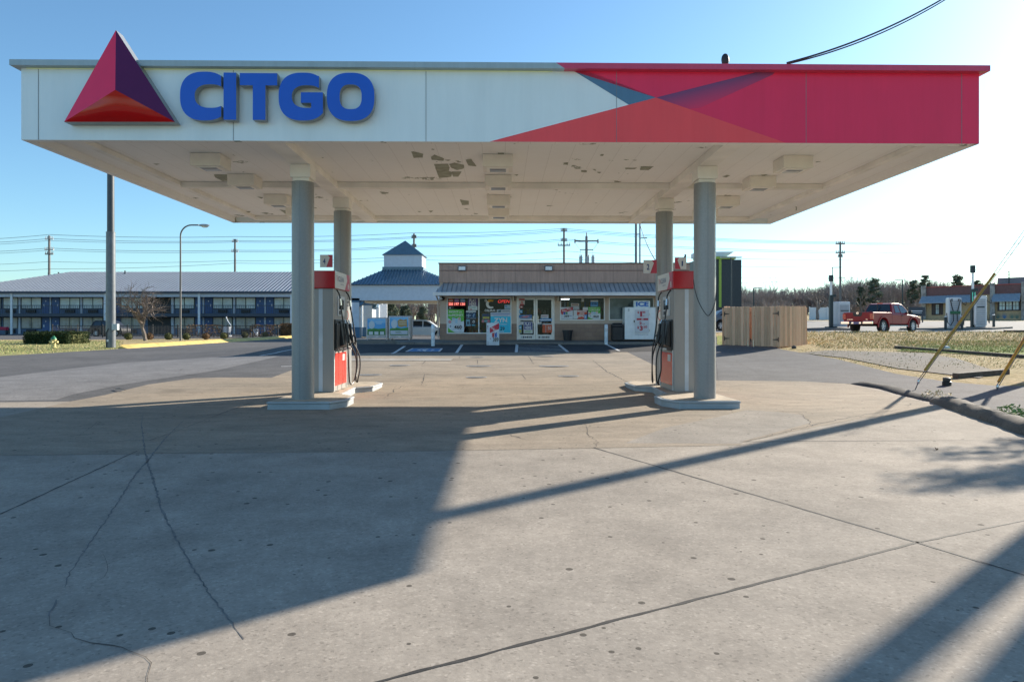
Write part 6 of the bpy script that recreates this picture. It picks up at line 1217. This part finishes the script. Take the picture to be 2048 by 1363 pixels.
def charger(label, px0, px1, tp, bo, D, cables, louv, rz):
    k = D/F; w_ = (px1-px0)*k; h = (bo-tp)*k; z = PZ(bo, D); t = thing('ev_charger', label, 'charger', (PX((px0+px1)/2, D), D, z), rz, 'white car chargers')
    b = MB(); b.box(-w_/2+.05, w_/2-.05, 0, .95, 0, .12); b.box(-w_/2, w_/2, -.02, 1.0, .121, h); b.build('cabinet', m_cw, t, bevel=.05)
    b = MB(); n = 12
    for i in range(n): b.box(-w_/2+.1, w_/2-.1, -.036, -.021, .2+(h-.4)*i/n, .2+(h-.4)*(i+.82)/n)
    b.build('louvre', m_cg, t)
    if cables:
        b = MB(); b.box(-w_/2+.08, w_/2-.08, -.16, -.037, h*.47, h*.56); b.build('plug_holder', m_teal if False else m_grn, t)
        for s in (-1, 1): b = MB(); b.tube([(s*.18, -.05, h-.25), (s*.2, -.16, h-.12), (s*.3, -.14, h-.2), (s*.2, -.12, h*.7), (s*.1, -.13, h*.5), (s*.12, -.18, h*.25), (s*.3, -.2, h*.1), (s*.48, -.18, h*.2), (s*.52, -.14, h*.5)], .03, 7); b.build('cable', m_rub, t, smooth=True)
    else:
        b = MB(); b.box(-w_/2+.15, w_/2-.15, -.045, -.0365, h*.62, h*.66, m_cd); b.build('screen', m_cd, t)
    b = MB(); b.tube([(w_/2+.02, .3, h-.1), (w_/2+.12, .3, h-.4), (w_/2+.32, .3, h-.55), (w_/2+.36, .4, h-.3)], .028, 7); b.tube([(w_/2+.01, .3, h*.6), (w_/2+.1, .3, h*.3), (w_/2+.2, .3, h*.12), (w_/2+.25, .35, h*.4)], .028, 7); b.build('side_cable', m_rub, t, smooth=True)
    return t
charger('white car charger with two looping cables and green plugs', 1899, 1921, 594.5, 657, 47.5, True, True, R(-22)); charger('white car charger with plain louvred back beside the dark light column', 1951, 1972, 591, 654, 48.5, False, True, R(-22)); charger('white car charger behind the pickup tailgate', 1675, 1702, 603, 653, 47.8, False, True, R(12))
for px, tp, bo, D, lb in ((1945.5, 530.5, 655, 49, 'dark slim light column with teal bands between two white chargers'), (1662, 550, 655, 47.6, 'dark slim light column right of the timber enclosure')):
    k = D/F; h = (bo-tp)*k; t = thing('light_column', lb, 'light column', (PX(px, D), D, PZ(bo, D)), group='charging station light columns'); b = MB(); b.box(-.11, .11, -.11, .11, 0, h*.62); b.box(-.3, .3, -.3, .3, 0, .08); b.build('column', m_cd, t)
    b = MB(); b.lathe([(.075, h*.621), (.075, h*.88)], 14); b.build('lamp_tube', mat('lamp_tube_white', (.75, .77, .78), .3), t, smooth=True); b = MB(); b.box(-.12, .12, -.12, .12, h*.8801, h); b.build('cap', m_cd, t); b = MB(); b.box(.112, .32, -.08, .08, h*.58, h*.63); b.build('side_sensor', m_cd, t)
    if px > 1900: b = MB(); [b.box(q, q+.035, -.125, -.111, h*.42, h*.57) for q in (-.1, .065)]; b.build('teal_band', m_teal, t)
for px, tp, bo, D, lb in ((1891, 632, 658, 47, 'black bollard left of the two-cable charger'), (1924, 631.5, 658, 47, 'black bollard right of the two-cable charger'), (1987.5, 628.5, 653.5, 49, 'black bollard right of the louvred charger')):
    k = D/F; t = thing('charger_bollard', lb, 'bollard', (PX(px, D), D, PZ(bo, D)), group='bollards at the chargers'); b = MB(); b.lathe([(.085, 0), (.085, (bo-tp)*k-.02), (0, (bo-tp)*k)], 14); b.build('post', m_cd, t, smooth=True); b = MB(); b.lathe([(.088, (bo-tp)*k-.06), (.088, (bo-tp)*k-.02), (0, (bo-tp)*k+.005)], 14); b.build('cap', m_post, t)
b = MB(); x0_, x1_ = PX(1619, 90), PX(1672, 90); b.box(x0_, x1_, 90, 90.1, PZ(637, 90)-.3, PZ(614.5, 90)); [b.box(x0_+i*(x1_-x0_)/3-.06, x0_+i*(x1_-x0_)/3+.06, 89.9, 89.999, PZ(637, 90)-.3, PZ(614.5, 90)+.1) for i in range(4)]
tag(b.build('panel_fence', m_post), 'white panel fence beyond the road, right of the timber enclosure', 'fence')
# far small street lights
def mast(label, px, tp, bo, D, arms, r=.07):
    k = D/F; t = thing('parking_light', label, 'street light', (PX(px, D), D, PZ(bo, D)), group='distant parking lights'); h = (bo-tp)*k; b = MB(); b.tube([(0, 0, -.3), (0, 0, h)], [r*1.3, r], 8); b.build('pole', m_cd, t)
    for s in arms: b = MB(); b.box(min(0, s*.95), max(0, s*.95), -.16, .16, h-.02, h+.06); b.build('lamp_head', m_cg, t)
mast('double headed parking light in front of the dark green-striped building', 1462, 515, 640, 62, (-1, 1)); mast('single parking light above the middle of the timber gates', 1507.5, 576, 640, 80, (1,)); mast('thin parking light right of the restaurant roof unit', 2018, 543, 640, 92, (-1,)); mast('parking light above the trees behind the pickup', 1805, 560, 640, 95, (-1,)); mast('tall thin light with side arm by the enclosure light column', 1664.5, 535, 640, 100, (1,))
# ================================================================ trees
def grow(mt, mc, p, d, L, r, lvl, mx_, rg, up, spread, nch, lim=1):
    pts = [p]; dd = d.copy(); n = 3
    for i in range(n):
        dd = (dd+Vector((rg.gauss(0, .16), rg.gauss(0, .16), rg.gauss(0, .1)+up))).normalized(); pts.append(pts[-1]+dd*L/n)
    tgt = mt if lvl <= lim else mc
    tgt.tube(pts, [r*(1-.4*i/n) for i in range(n+1)], 7 if lvl == 0 else (5 if lvl == 1 else 3), cap=False)
    if lvl >= mx_: return
    for c in range(nch[min(lvl, len(nch)-1)]):
        f = rg.uniform(.45, 1.0) if c else 1.0; i = min(n-1, int(f*n)); q = pts[i].lerp(pts[i+1], f*n-i)
        a = rg.uniform(0, 2*math.pi); s = dd.orthogonal().normalized(); s = Matrix.Rotation(a, 3, dd) @ s
        nd = (dd*math.cos(spread)+s*math.sin(spread)*rg.uniform(.7, 1.3)).normalized()
        grow(mt, mc, q, nd, L*rg.uniform(.62, .82), r*.55*rg.uniform(.9, 1.1), lvl+1, mx_, rg, up, spread, nch, lim)
def bare_tree(label, loc, H, r, seed, mx_=5, spread=.62, up=.04, nch=(4, 3, 3, 3, 3), lead=.28, name='bare_tree', group=None, mb_=None):
    t = thing(name, label, 'tree', loc, group=group); rg = random.Random(seed); a, c = MB(), MB()
    grow(a, c, Vector((0, 0, -.1)), Vector((0, 0, 1)), H*lead, r, 0, mx_, rg, up, spread, nch)
    a.build('trunk', mb_ or m_bark, t, smooth=True, recalc=False); c.build('crown', m_twig, t, recalc=False); return t
x, y, z = G(291, 681); bare_tree('low spreading leafless tree behind the yellow kerb, in front of the motel', (x, y, z), 4.9, .17, 11, 5, .80, .02, (7, 4, 3, 3, 2), .40)
bare_tree('small leafless tree in front of the white panel fence', P(1635, 636, 78), 5.2, .2, 21, 5, .75, .03, (4, 4, 3, 3, 2), .26)
for px, tp, bo, D, sd, lb in ((1710, 545, 632, 130, 31, 'tall thin leafless tree just right of the slim power pole'), (1690, 560, 632, 125, 32, 'leafless tree rising behind the pickup tailgate'), (1790, 566, 632, 135, 34, 'leafless tree between the two pines right of the pickup'), (1866, 552, 615, 140, 35, 'leafless tree just above the restaurant corner'), (1885, 556, 615, 140, 36, 'slim leafless tree above the middle of the restaurant roof'), (1725, 575, 632, 118, 37, 'reddish leafless tree behind the pickup cab')):
    bare_tree(lb, P(px, bo, D), (bo-tp)/F*D*1.0, .22, sd, 5, .45, .05, (3, 3, 3, 3, 2), .36)
m_pine = mat('pine_needles', (.14, .165, .11), .85, var=.45, scale=.6, detail=6, spec=.15)
def pine(label, px, tp, bo, D, wpx, seed, low=.35, leaf=.28):
    k = D/F; H = (bo-tp)*k; w_ = wpx*k/2; t = thing('pine_tree', label, 'tree', P(px, bo, D)); rg = random.Random(seed); a, c = MB(), MB()
    a.tube([(0, 0, -.3), (.1, 0, H*.5), (0, 0, H*.95)], [.24, .16, .04], 7, cap=False)
    for i in range(46):
        f = low+(1-low)*i/45; rr = w_*(1.05-abs(f-.62)*1.5)*rg.uniform(.45, 1.05); q = rg.uniform(0, 6.28); p = Vector((rr*.72*math.cos(q), rr*.72*math.sin(q), H*f*rg.uniform(.96, 1.0)))
        a.tube([(0, 0, H*f*.92), p], [.06, .02], 4, cap=False); s = w_*rg.uniform(.22, .42); c.leaves(p, (s, s, s*.5), 70, leaf*.62, rg)
    a.build('trunk', m_bark, t, recalc=False); c.build('crown', m_pine, t, recalc=False)
for a in (('dark pine above the pickup cab', 1748, 557, 632, 120, 36, 1), ('tall dark pine left of the restaurant corner', 1850, 549, 625, 125, 28, 2), ('broad dark pine standing above the restaurant roof', 1916, 551, 615, 118, 30, 3, .3), ('dark pine behind the right part of the restaurant roof', 1955, 561, 615, 122, 26, 4), ('pine at the far right edge above the restaurant', 2046, 555, 615, 120, 22, 5), ('smaller pine left of the dark pine above the cab', 1722, 572, 632, 122, 24, 12), ('thin pine beside the tall pine near the restaurant corner', 1826, 560, 628, 126, 26, 13),
          ('rounded evergreen seen through the motel porch, left of the lamp post', 782, 606, 650, 84, 36, 6, .1), ('dark evergreen beside the rounded one, seen through the porch', 810, 612, 650, 86, 26, 7, .1), ('small evergreen seen through the porch above the silver van', 846, 614, 650, 86, 24, 8, .1)): pine(*a)
wd = MB(); wc = MB(); rg = random.Random(77)
def wood(px0, px1, D0, D1, n, tops, bo, leafy=0):
    for i in range(n):
        px = rg.uniform(px0, px1); D = rg.uniform(D0, D1); tp = tops(px)+rg.gauss(0, 5); H = max(3, (bo-tp)/F*D); p = Vector(P(px, bo, D))
        grow(wd, wc, p, Vector((rg.gauss(0, .05), rg.gauss(0, .05), 1)).normalized(), H*.38, .19, 0, 4, rg, .07, .42, (4, 3, 3, 3), 1)
wood(1478, 1720, 135, 175, 170, lambda px: 578-(px > 1640)*10, 640); wood(1690, 1880, 140, 175, 130, lambda px: 563, 636); wood(1850, 2080, 150, 175, 70, lambda px: 566, 625); wood(748, 900, 92, 110, 46, lambda px: 598, 652); wood(1478, 1880, 118, 132, 60, lambda px: 604, 638)
t = thing('woodland', 'long grey mass of leafless winter woods along the skyline', 'woods'); t['kind'] = 'stuff'
wd.build('trunk', mat('wood_trunk', (.22, .19, .175), .9, var=.3, scale=.4), t, kind='stuff', recalc=False); wc.build('crown', mat('wood_twig', (.26, .215, .195), .9, var=.35, scale=.15), t, kind='stuff', recalc=False)
# ================================================================ power poles and wires
m_pole = mat('power_pole', (.17, .165, .165), .8, var=.15); m_ins = mat('insulator', (.5, .52, .54), .4); m_wr = mat('power_wire', (.06, .07, .08), .6)
def power(label, px, tp, bo, D, arms, r=.17):
    k = D/F; t = thing('power_pole', label, 'power pole', P(px, bo, D), group='power poles'); h = (bo-tp)*k; b = MB(); b.tube([(0, 0, -2), (0, 0, h)], [r*1.2, r], 8); b.build('pole', m_pole, t)
    for ay, hw_, pale in arms:
        z = (bo-ay)*k; b = MB(); b.box(-hw_*k, hw_*k, -.1, .1, z-.09, z+.09); ao = b.build('crossarm', m_ins if pale else m_pole, t); b = MB()
        for x in (-hw_*k+.08, -hw_*k*.45, hw_*k*.5, hw_*k-.08): b.tube([(x, 0, z+.091), (x, 0, z+.45)], .065, 6)
        b.build('insulators', m_ins if pale else m_pole, ao)
DW_ = 118.0
power('pale power pole with two arms above the left end of the motel roof', 98.5, 471, 560, DW_, ((478, 8, 1), (499, 9, 1), (508, 8, 0))); power('pale power pole above the middle of the motel roof', 470, 478, 560, DW_, ((483, 6, 1), (503, 7, 1))); power('power pole behind the porch cupola', 828, 467, 560, DW_, ((475, 5, 0), (493, 5, 0)))
power('power pole with three arms above the shop roof', 1128, 456, 560, DW_, ((461, 6.5, 0), (481, 6.5, 0), (490.5, 12.5, 0))); power('dark power pole with two arms right of the timber enclosure', 1680.5, 483, 640, DW_, ((487.5, 9, 0), (505.5, 9, 0), (513, 5, 0)))
D = 70; k = D/F; t = thing('transformer_pole', 'power pole carrying three grey transformers behind the shop parapet', 'power pole', P(1173, 560, D)); b = MB(); b.tube([(0, 0, -1), (0, 0, 88*k)], [.17, .13], 8); b.tube([(0, 0, 88*k), (0, 0, 95*k)], .05, 6); b.build('pole', m_pole, t); b = MB(); b.box(-24*k, 24*k, -.08, .08, 77*k, 79.5*k); b.box(-13*k, 13*k, -.06, .06, 60*k, 61.5*k); b.build('crossarm', m_pole, t)
for x in (-12, 2, 12.5):
    b = MB(); b.lathe([(3.3*k, 20*k), (3.3*k, 43*k), (3.7*k, 43*k), (3.5*k, 46*k), (1*k, 47*k)], 14, (x*k, -.25, 0)); tr = b.build('transformer', mat('transformer_grey', (.36, .40, .43), .5), t, smooth=True); b = MB(); b.tube([(x*k-.06, -.25, 46*k), (x*k-.08, -.25, 50*k)], .05, 6); b.tube([(x*k+.06, -.25, 46*k), (x*k+.09, -.25, 50*k)], .05, 6); b.build('bushing', m_pole, tr)
for x in (-23, 23): b = MB(); b.tube([(x*k, 0, 74*k), (x*k, 0, 82*k)], .07, 6); b.build('insulator', m_pole, t)
b = MB(); b.tube([(-23*k, 0, 75*k), (-17*k, -.1, 66*k), (-12*k, -.1, 58*k), (-12*k, -.25, 50*k)], .014, 4); b.tube([(23*k, 0, 75*k), (17*k, -.1, 66*k), (11.5*k, -.1, 58*k), (12.5*k, -.25, 50*k)], .014, 4); b.build('jumper_wire', m_wr, t)
for px, w2, lb in ((1272, 2.6, 'thick grey steel pole rising behind the shop under the canopy'), (1279.8, 1.7, 'thinner grey steel pole with a small lamp, beside the thick one')):
    D = 62; k = D/F; t = thing('steel_pole', lb, 'pole', P(px, 560, D), group='pair of steel poles'); b = MB(); b.lathe([(w2*k*1.15, -1), (w2*k*1.1, 15*k), (w2*k, 16*k), (w2*k*.9, 150*k)], 14); b.build('pole', m_py, t, smooth=True)
    if w2 < 2: b = MB(); b.box(2*k, 14*k, -.1, .1, 83.5*k, 84.6*k); b.build('lamp_arm', m_dk, t)
    else: b = MB(); b.box(2.7*k, 6*k, -.04, .04, 91*k, 92.5*k); b.build('strut', m_dk, t)
rg = random.Random(9)
PXW = (-160, 98.5, 470, 828, 1128, 1680.5, 2230)
for i, (ys, lb) in enumerate((((482, 469, 473, 465.5, 457, 484, 478), 'topmost overhead power wire'), ((488, 477, 481.5, 473.5, 460, 486, 481), 'second overhead power wire from the top'), ((492, 481, 484, 476, 463, 488, 484), 'third overhead power wire from the top'), ((505, 496, 500.5, 491, 478, 503, 500), 'fourth overhead power wire, first of the middle pair'), ((509, 500, 503.5, 494, 481, 506, 503), 'fifth overhead power wire, second of the middle pair'), ((529, 523, 521, 512, 502, 519, 521), 'sixth overhead power wire, single one under the middle pair'), ((541, 537.5, 526, 519, 517, 534, 536), 'lowest long overhead power wire'))):
    pth = []
    for (xa, ya), (xb4, yb4) in zip(zip(PXW, ys), list(zip(PXW, ys))[1:]):
        a, e = P(xa, ya, DW_), P(xb4, yb4, DW_); pth += cable(a, e, 3.6/F*DW_*(1.4 if xb4-xa > 500 else .9), 14)[:-1]
    pth.append(P(PXW[-1], ys[-1], DW_)); b = MB(); b.tube(pth, .032 if i in (0, 1, 3) else .026, 4, cap=False); o = tag(b.build('power_wire', m_wr, recalc=False), lb, 'wire', 'long overhead wires')
for (xa, ya, xb4, yb4, D, lb) in ((1440, 554.5, 2080, 547, 105, 'upper of two low wires above the woods on the right'), (1440, 565, 1690, 555, 105, 'lower short wire running to the dark pole on the right')):
    b = MB(); b.tube(cable(P(xa, ya, D), P(xb4, yb4, D), .25), .024, 4); tag(b.build('low_wire', m_wr), lb, 'wire')
for (xa, ya, xb4, yb4, lb) in ((1281, 452, 1316, 528, 'black cable slanting from the thin steel pole to the shop roof'),):
    b = MB(); b.tube(cable(P(xa, ya, 61), P(xb4, yb4, 40), .3), .03, 5); tag(b.build('drop_cable', m_wr), lb, 'cable')
t = thing('roof_mast', 'bent black service mast on the right end of the shop roof', 'mast', (SX(1376), DS+.6, 4.6)); b = MB(); b.tube([(0, 0, -.3), (0, 0, .3), (-.06, 0, .42), (.02, 0, .52), (.02, 0, .62)], .05, 8); b.build('pipe', m_dk, t)
# ================================================================ guy wires, utility pole and trees just outside the view
m_yg = mat('guard_olive_yellow', (.38, .27, .045), .5, var=.15); m_og = mat('guard_orange_yellow', (.72, .34, .02), .45, var=.08)
PB = Vector((14.6, 18.5, zg(14.6, 18.5)))
t = thing('utility_pole', 'wooden utility pole just outside the right edge that the guy wires hold', 'utility pole', PB); b = MB(); b.tube([(0, 0, -.5), (0, 0, 10.5)], [.19, .13], 14); b.build('pole', mat('pole_wood', (.14, .10, .075), .9, var=.25, scale=3), t, smooth=True); b = MB(); b.tube([(0, -.2, 9.3), (0, -.2, 9.9)], .12, 10); b.build('transformer', m_py, t)
def guy(label, anc, p1, p2, mt, w, lab2):
    a = Vector(anc); t = thing('guy_wire', label, 'guy wire', a); p1 = Vector(p1); p2 = Vector(p2)
    d = (p2-a); f0 = .0
    b = MB(); b.tube([(0, 0, -.1), (p1-a)*.5], .011, 6); s = d.normalized().cross(Vector((0, 1, 0)))*.022
    b.tube([(p1-a)*.5+s, d+s*2.5], .009, 5); b.tube([(p1-a)*.5-s, d-s*2.5], .009, 5); b.build('cable', m_wr, t)
    b = MB(); b.tube([(p1-a), (p1-a)+(p2-p1)*w], .032, 10); b.build('guard', mt, t, smooth=True)
    q = (p1-a)*.45; b = MB(); b.ball(q, .03, .03, .06, 10, 8); b.tube([q*.8, q*1.15], .018, 6); b.build('turnbuckle', m_met, t)
a = G(1826, 781); D1 = a[1]; 
q1 = Vector(P(1850, 740, D1+.15)); q2 = Vector(P(2075, 428, D1+1.6)); e = q1+(q2-q1)*1.25
guy('guy wire with olive yellow guard, slanting up from behind the dark kerb', a, q1, e, m_yg, .478, '')
a = G(1993, 781); q1 = Vector(P(1997, 763, a[1]+.1)); q2 = Vector(P(2070, 642, a[1]+.5)); e = q1+(q2-q1)*2.2
guy('guy wire with bright orange yellow guard at the right edge', a, q1, e, m_og, .6, '')
t = thing('sign_post', 'thick round sign post just outside the right edge', 'post', (12.5, 12.4, 0)); b = MB(); b.lathe([(.15, -.3), (.13, 9)], 20); b.build('pole', m_py, t, smooth=True); b = MB(); b.box(-.35, .35, -.35, .35, -.1, .06); b.build('footing', m_walk, t); dup(t, (11.5, 11.0, 0), None, 'second thick round sign post just outside the right edge, nearer the camera')
m_ev = mat('evergreen_leaf', (.05, .075, .03), .7, var=.4, scale=4)
def broad(label, loc, H, rad, seed, n=26):
    t = thing('evergreen_tree', label, 'tree', loc); rg = random.Random(seed); a, c = MB(), MB(); a.tube([(0, 0, -.2), (0, 0, H*.6), (.1, 0, H)], [.2, .13, .04], 8, cap=False)
    for i in range(n):
        q = rg.uniform(0, 6.28); f = rg.uniform(.35, .98); rr = rad*rg.uniform(.5, 1)*(1.15-f*.6); p = Vector((rr*math.cos(q), rr*math.sin(q), H*f)); a.tube([(0, 0, H*f*.8), p], [.06, .02], 5, cap=False)
        for k in range(5): c.leaves(Vector((0, 0, H*f*.85)).lerp(p, .45+.14*k), (.42, .42, .2), 60, .085, rg)
    a.build('trunk', m_bark, t, recalc=False); c.build('crown', m_ev, t, recalc=False)
broad('leafy evergreen tree just outside the right edge', (15.2, 14.9, .1), 5.75, 2.4, 5, 60)
# ================================================================ small things on the right
x, y, z = G(1893.5, 772); t = thing('pipe_cap', 'dark round capped pipe stub standing on the asphalt', 'pipe', (x, y, z)); b = MB(); b.lathe([(.10, 0), (.10, .11), (.08, .12), (.08, .14)], 18); b.build('pipe', m_pk, t, smooth=True); b = MB(); b.lathe([(.085, .141), (.085, .20), (.06, .215), (0, .215)], 18); b.build('cap', mat('cap_dark', (.06, .055, .05), .6), t, smooth=True)
m_tim = mat('weathered_timber', (.10, .085, .07), .9, var=.3, scale=6, bump=.4)
def timber(label, a, e, h, w_):
    A, E = G(*a), G(*e); v = Vector((E[0]-A[0], E[1]-A[1])); L = v.length; n = 6; mb = MB(); d = v/L; nn = Vector((-d.y, d.x)); P_ = []
    for i in range(n+1):
        p = Vector(A[:2])+v*i/n
        for s, zz in ((0, -.02), (0, h), (1, h), (1, -.02)): q = p+nn*w_*s; P_.append((q.x, q.y, zg(q.x, q.y)+zz))
    mb.add(P_, [(i*4+j, i*4+(j+1) % 4, i*4+4+(j+1) % 4, i*4+4+j) for i in range(n) for j in range(4)]+[(0, 1, 2, 3), (4*n, 4*n+1, 4*n+2, 4*n+3)])
    tag(mb.build('edging_timber', m_tim, bevel=.01), label, 'timber', 'edging timbers')
timber('long dark edging timber along the green grass strip', (1788, 696.5), (2060, 717), .12, .14); timber('short dark edging timber near the pipe stub', (1917, 757), (2020, 748), .14, .16); timber('far dark edging timber at the right edge below the chargers', (2014, 664.5), (2070, 664), .12, .25)
x, y, z = G(1588, 697); b = MB(); b.ball((0, 0, .06), .11, .09, .08, 10, 6); o = tag(b.build('stone', mat('stone_dark', (.09, .085, .08), .9, bump=.4), smooth=True), 'dark stone lying in front of the timber enclosure', 'stone'); o.location = (x, y, z)
x, y, z = G(1893, 698); b = MB(); b.ball((0, 0, .06), .16, .12, .09, 8, 5); o = tag(b.build('paper_litter', mat('white_litter', (.7, .7, .7), .7)), 'crumpled white litter on the green grass strip', 'litter'); o.location = (x, y, z)
x, y, z = G(1872, 903); b = MB(); b.leaves((0, 0, .015), (.03, .03, .012), 9, .022, random.Random(2)); o = tag(b.build('dry_leaf', m_brn, recalc=False), 'dark curled dead leaf on the sunny concrete at right', 'leaf'); o.location = (x, y, z+.02)
x, y, z = G(241, 782); b = MB(); b.tube([(-.2, .15, .02), (0, 0, .035), (.22, -.2, .02)], .012, 5); o = tag(b.build('stick', m_bark), 'short stick lying at the edge of the left asphalt', 'stick'); o.location = (x, y, z+.03)
# grass blades on the bank, the edges and the left lawn
rg = random.Random(12); b = MB(); mg = [mat('blade_straw', (0.589, 0.465, 0.248), .9, var=.3, scale=.7), mat('blade_green', (0.217, 0.295, 0.078), .9, var=.3, scale=.7), mat('blade_olive', (0.341, 0.310, 0.139), .9, var=.3, scale=.7)]
def blades(n, fx, hmin, hmax, wts):
    for _ in range(n):
        x, y = fx(); z = zg(x, y)+.015
        if any(inside(x, y, POLY[k]) for k in ('driveway', 'road', 'far_lot')): continue
        if inside(x, y, POLY['gravel']) and rg.random() < .7: continue
        if abs(x) < 14.3 and x > 0 and y > 29.4 and inside(x, y, [EL, EC, ER, BK]): continue
        q = rg.uniform(0, 6.28); h = rg.uniform(hmin, hmax); w_ = h*.22; dx, dy = math.cos(q)*w_, math.sin(q)*w_; lx, ly = rg.gauss(0, h*.5), rg.gauss(0, h*.5)
        b.add([(x-dx, y-dy, z), (x+dx, y+dy, z), (x+lx, y+ly, z+h)], [(0, 1, 2)], rg.choices(mg, wts)[0])
blades(14000, lambda: (lambda y: (rg.uniform(max(13.6, y*.40), y*.80), y))(rg.uniform(29.5, 40)), .03, .10, (7, 1, 3))
blades(7000, lambda: (lambda y: (rg.uniform(y*.57, y*.8), y))(rg.uniform(27, 33)), .03, .08, (2, 6, 2))
blades(6000, lambda: (lambda y: (rg.uniform(y*.44+(20-y)*.2, y*.8+1), y))(rg.uniform(20.5, 29)), .02, .06, (5, 2, 3))
blades(9000, lambda: (lambda y: (-rg.uniform(y*.57, y*.78), y))(rg.uniform(33, 56)), .03, .08, (3, 4, 4))
o = tag(b.build('grass', mg[0], recalc=False), 'short dry winter grass on the bank and lawn', 'grass', kind='stuff')
b = MB(); 
for px, py, n in ((2035, 835, 30), (1870, 800, 16), (2046, 845, 20)):
    X, Y, Z = G(px, py); b.leaves((X, Y, Z+.12), (.3, .25, .1), n*5, .04, rg, mg[1] if px != 1870 else mg[0])
tag(b.build('weeds', mg[1], recalc=False), 'green and brown weeds growing over the old stone kerb', 'weeds', kind='stuff')
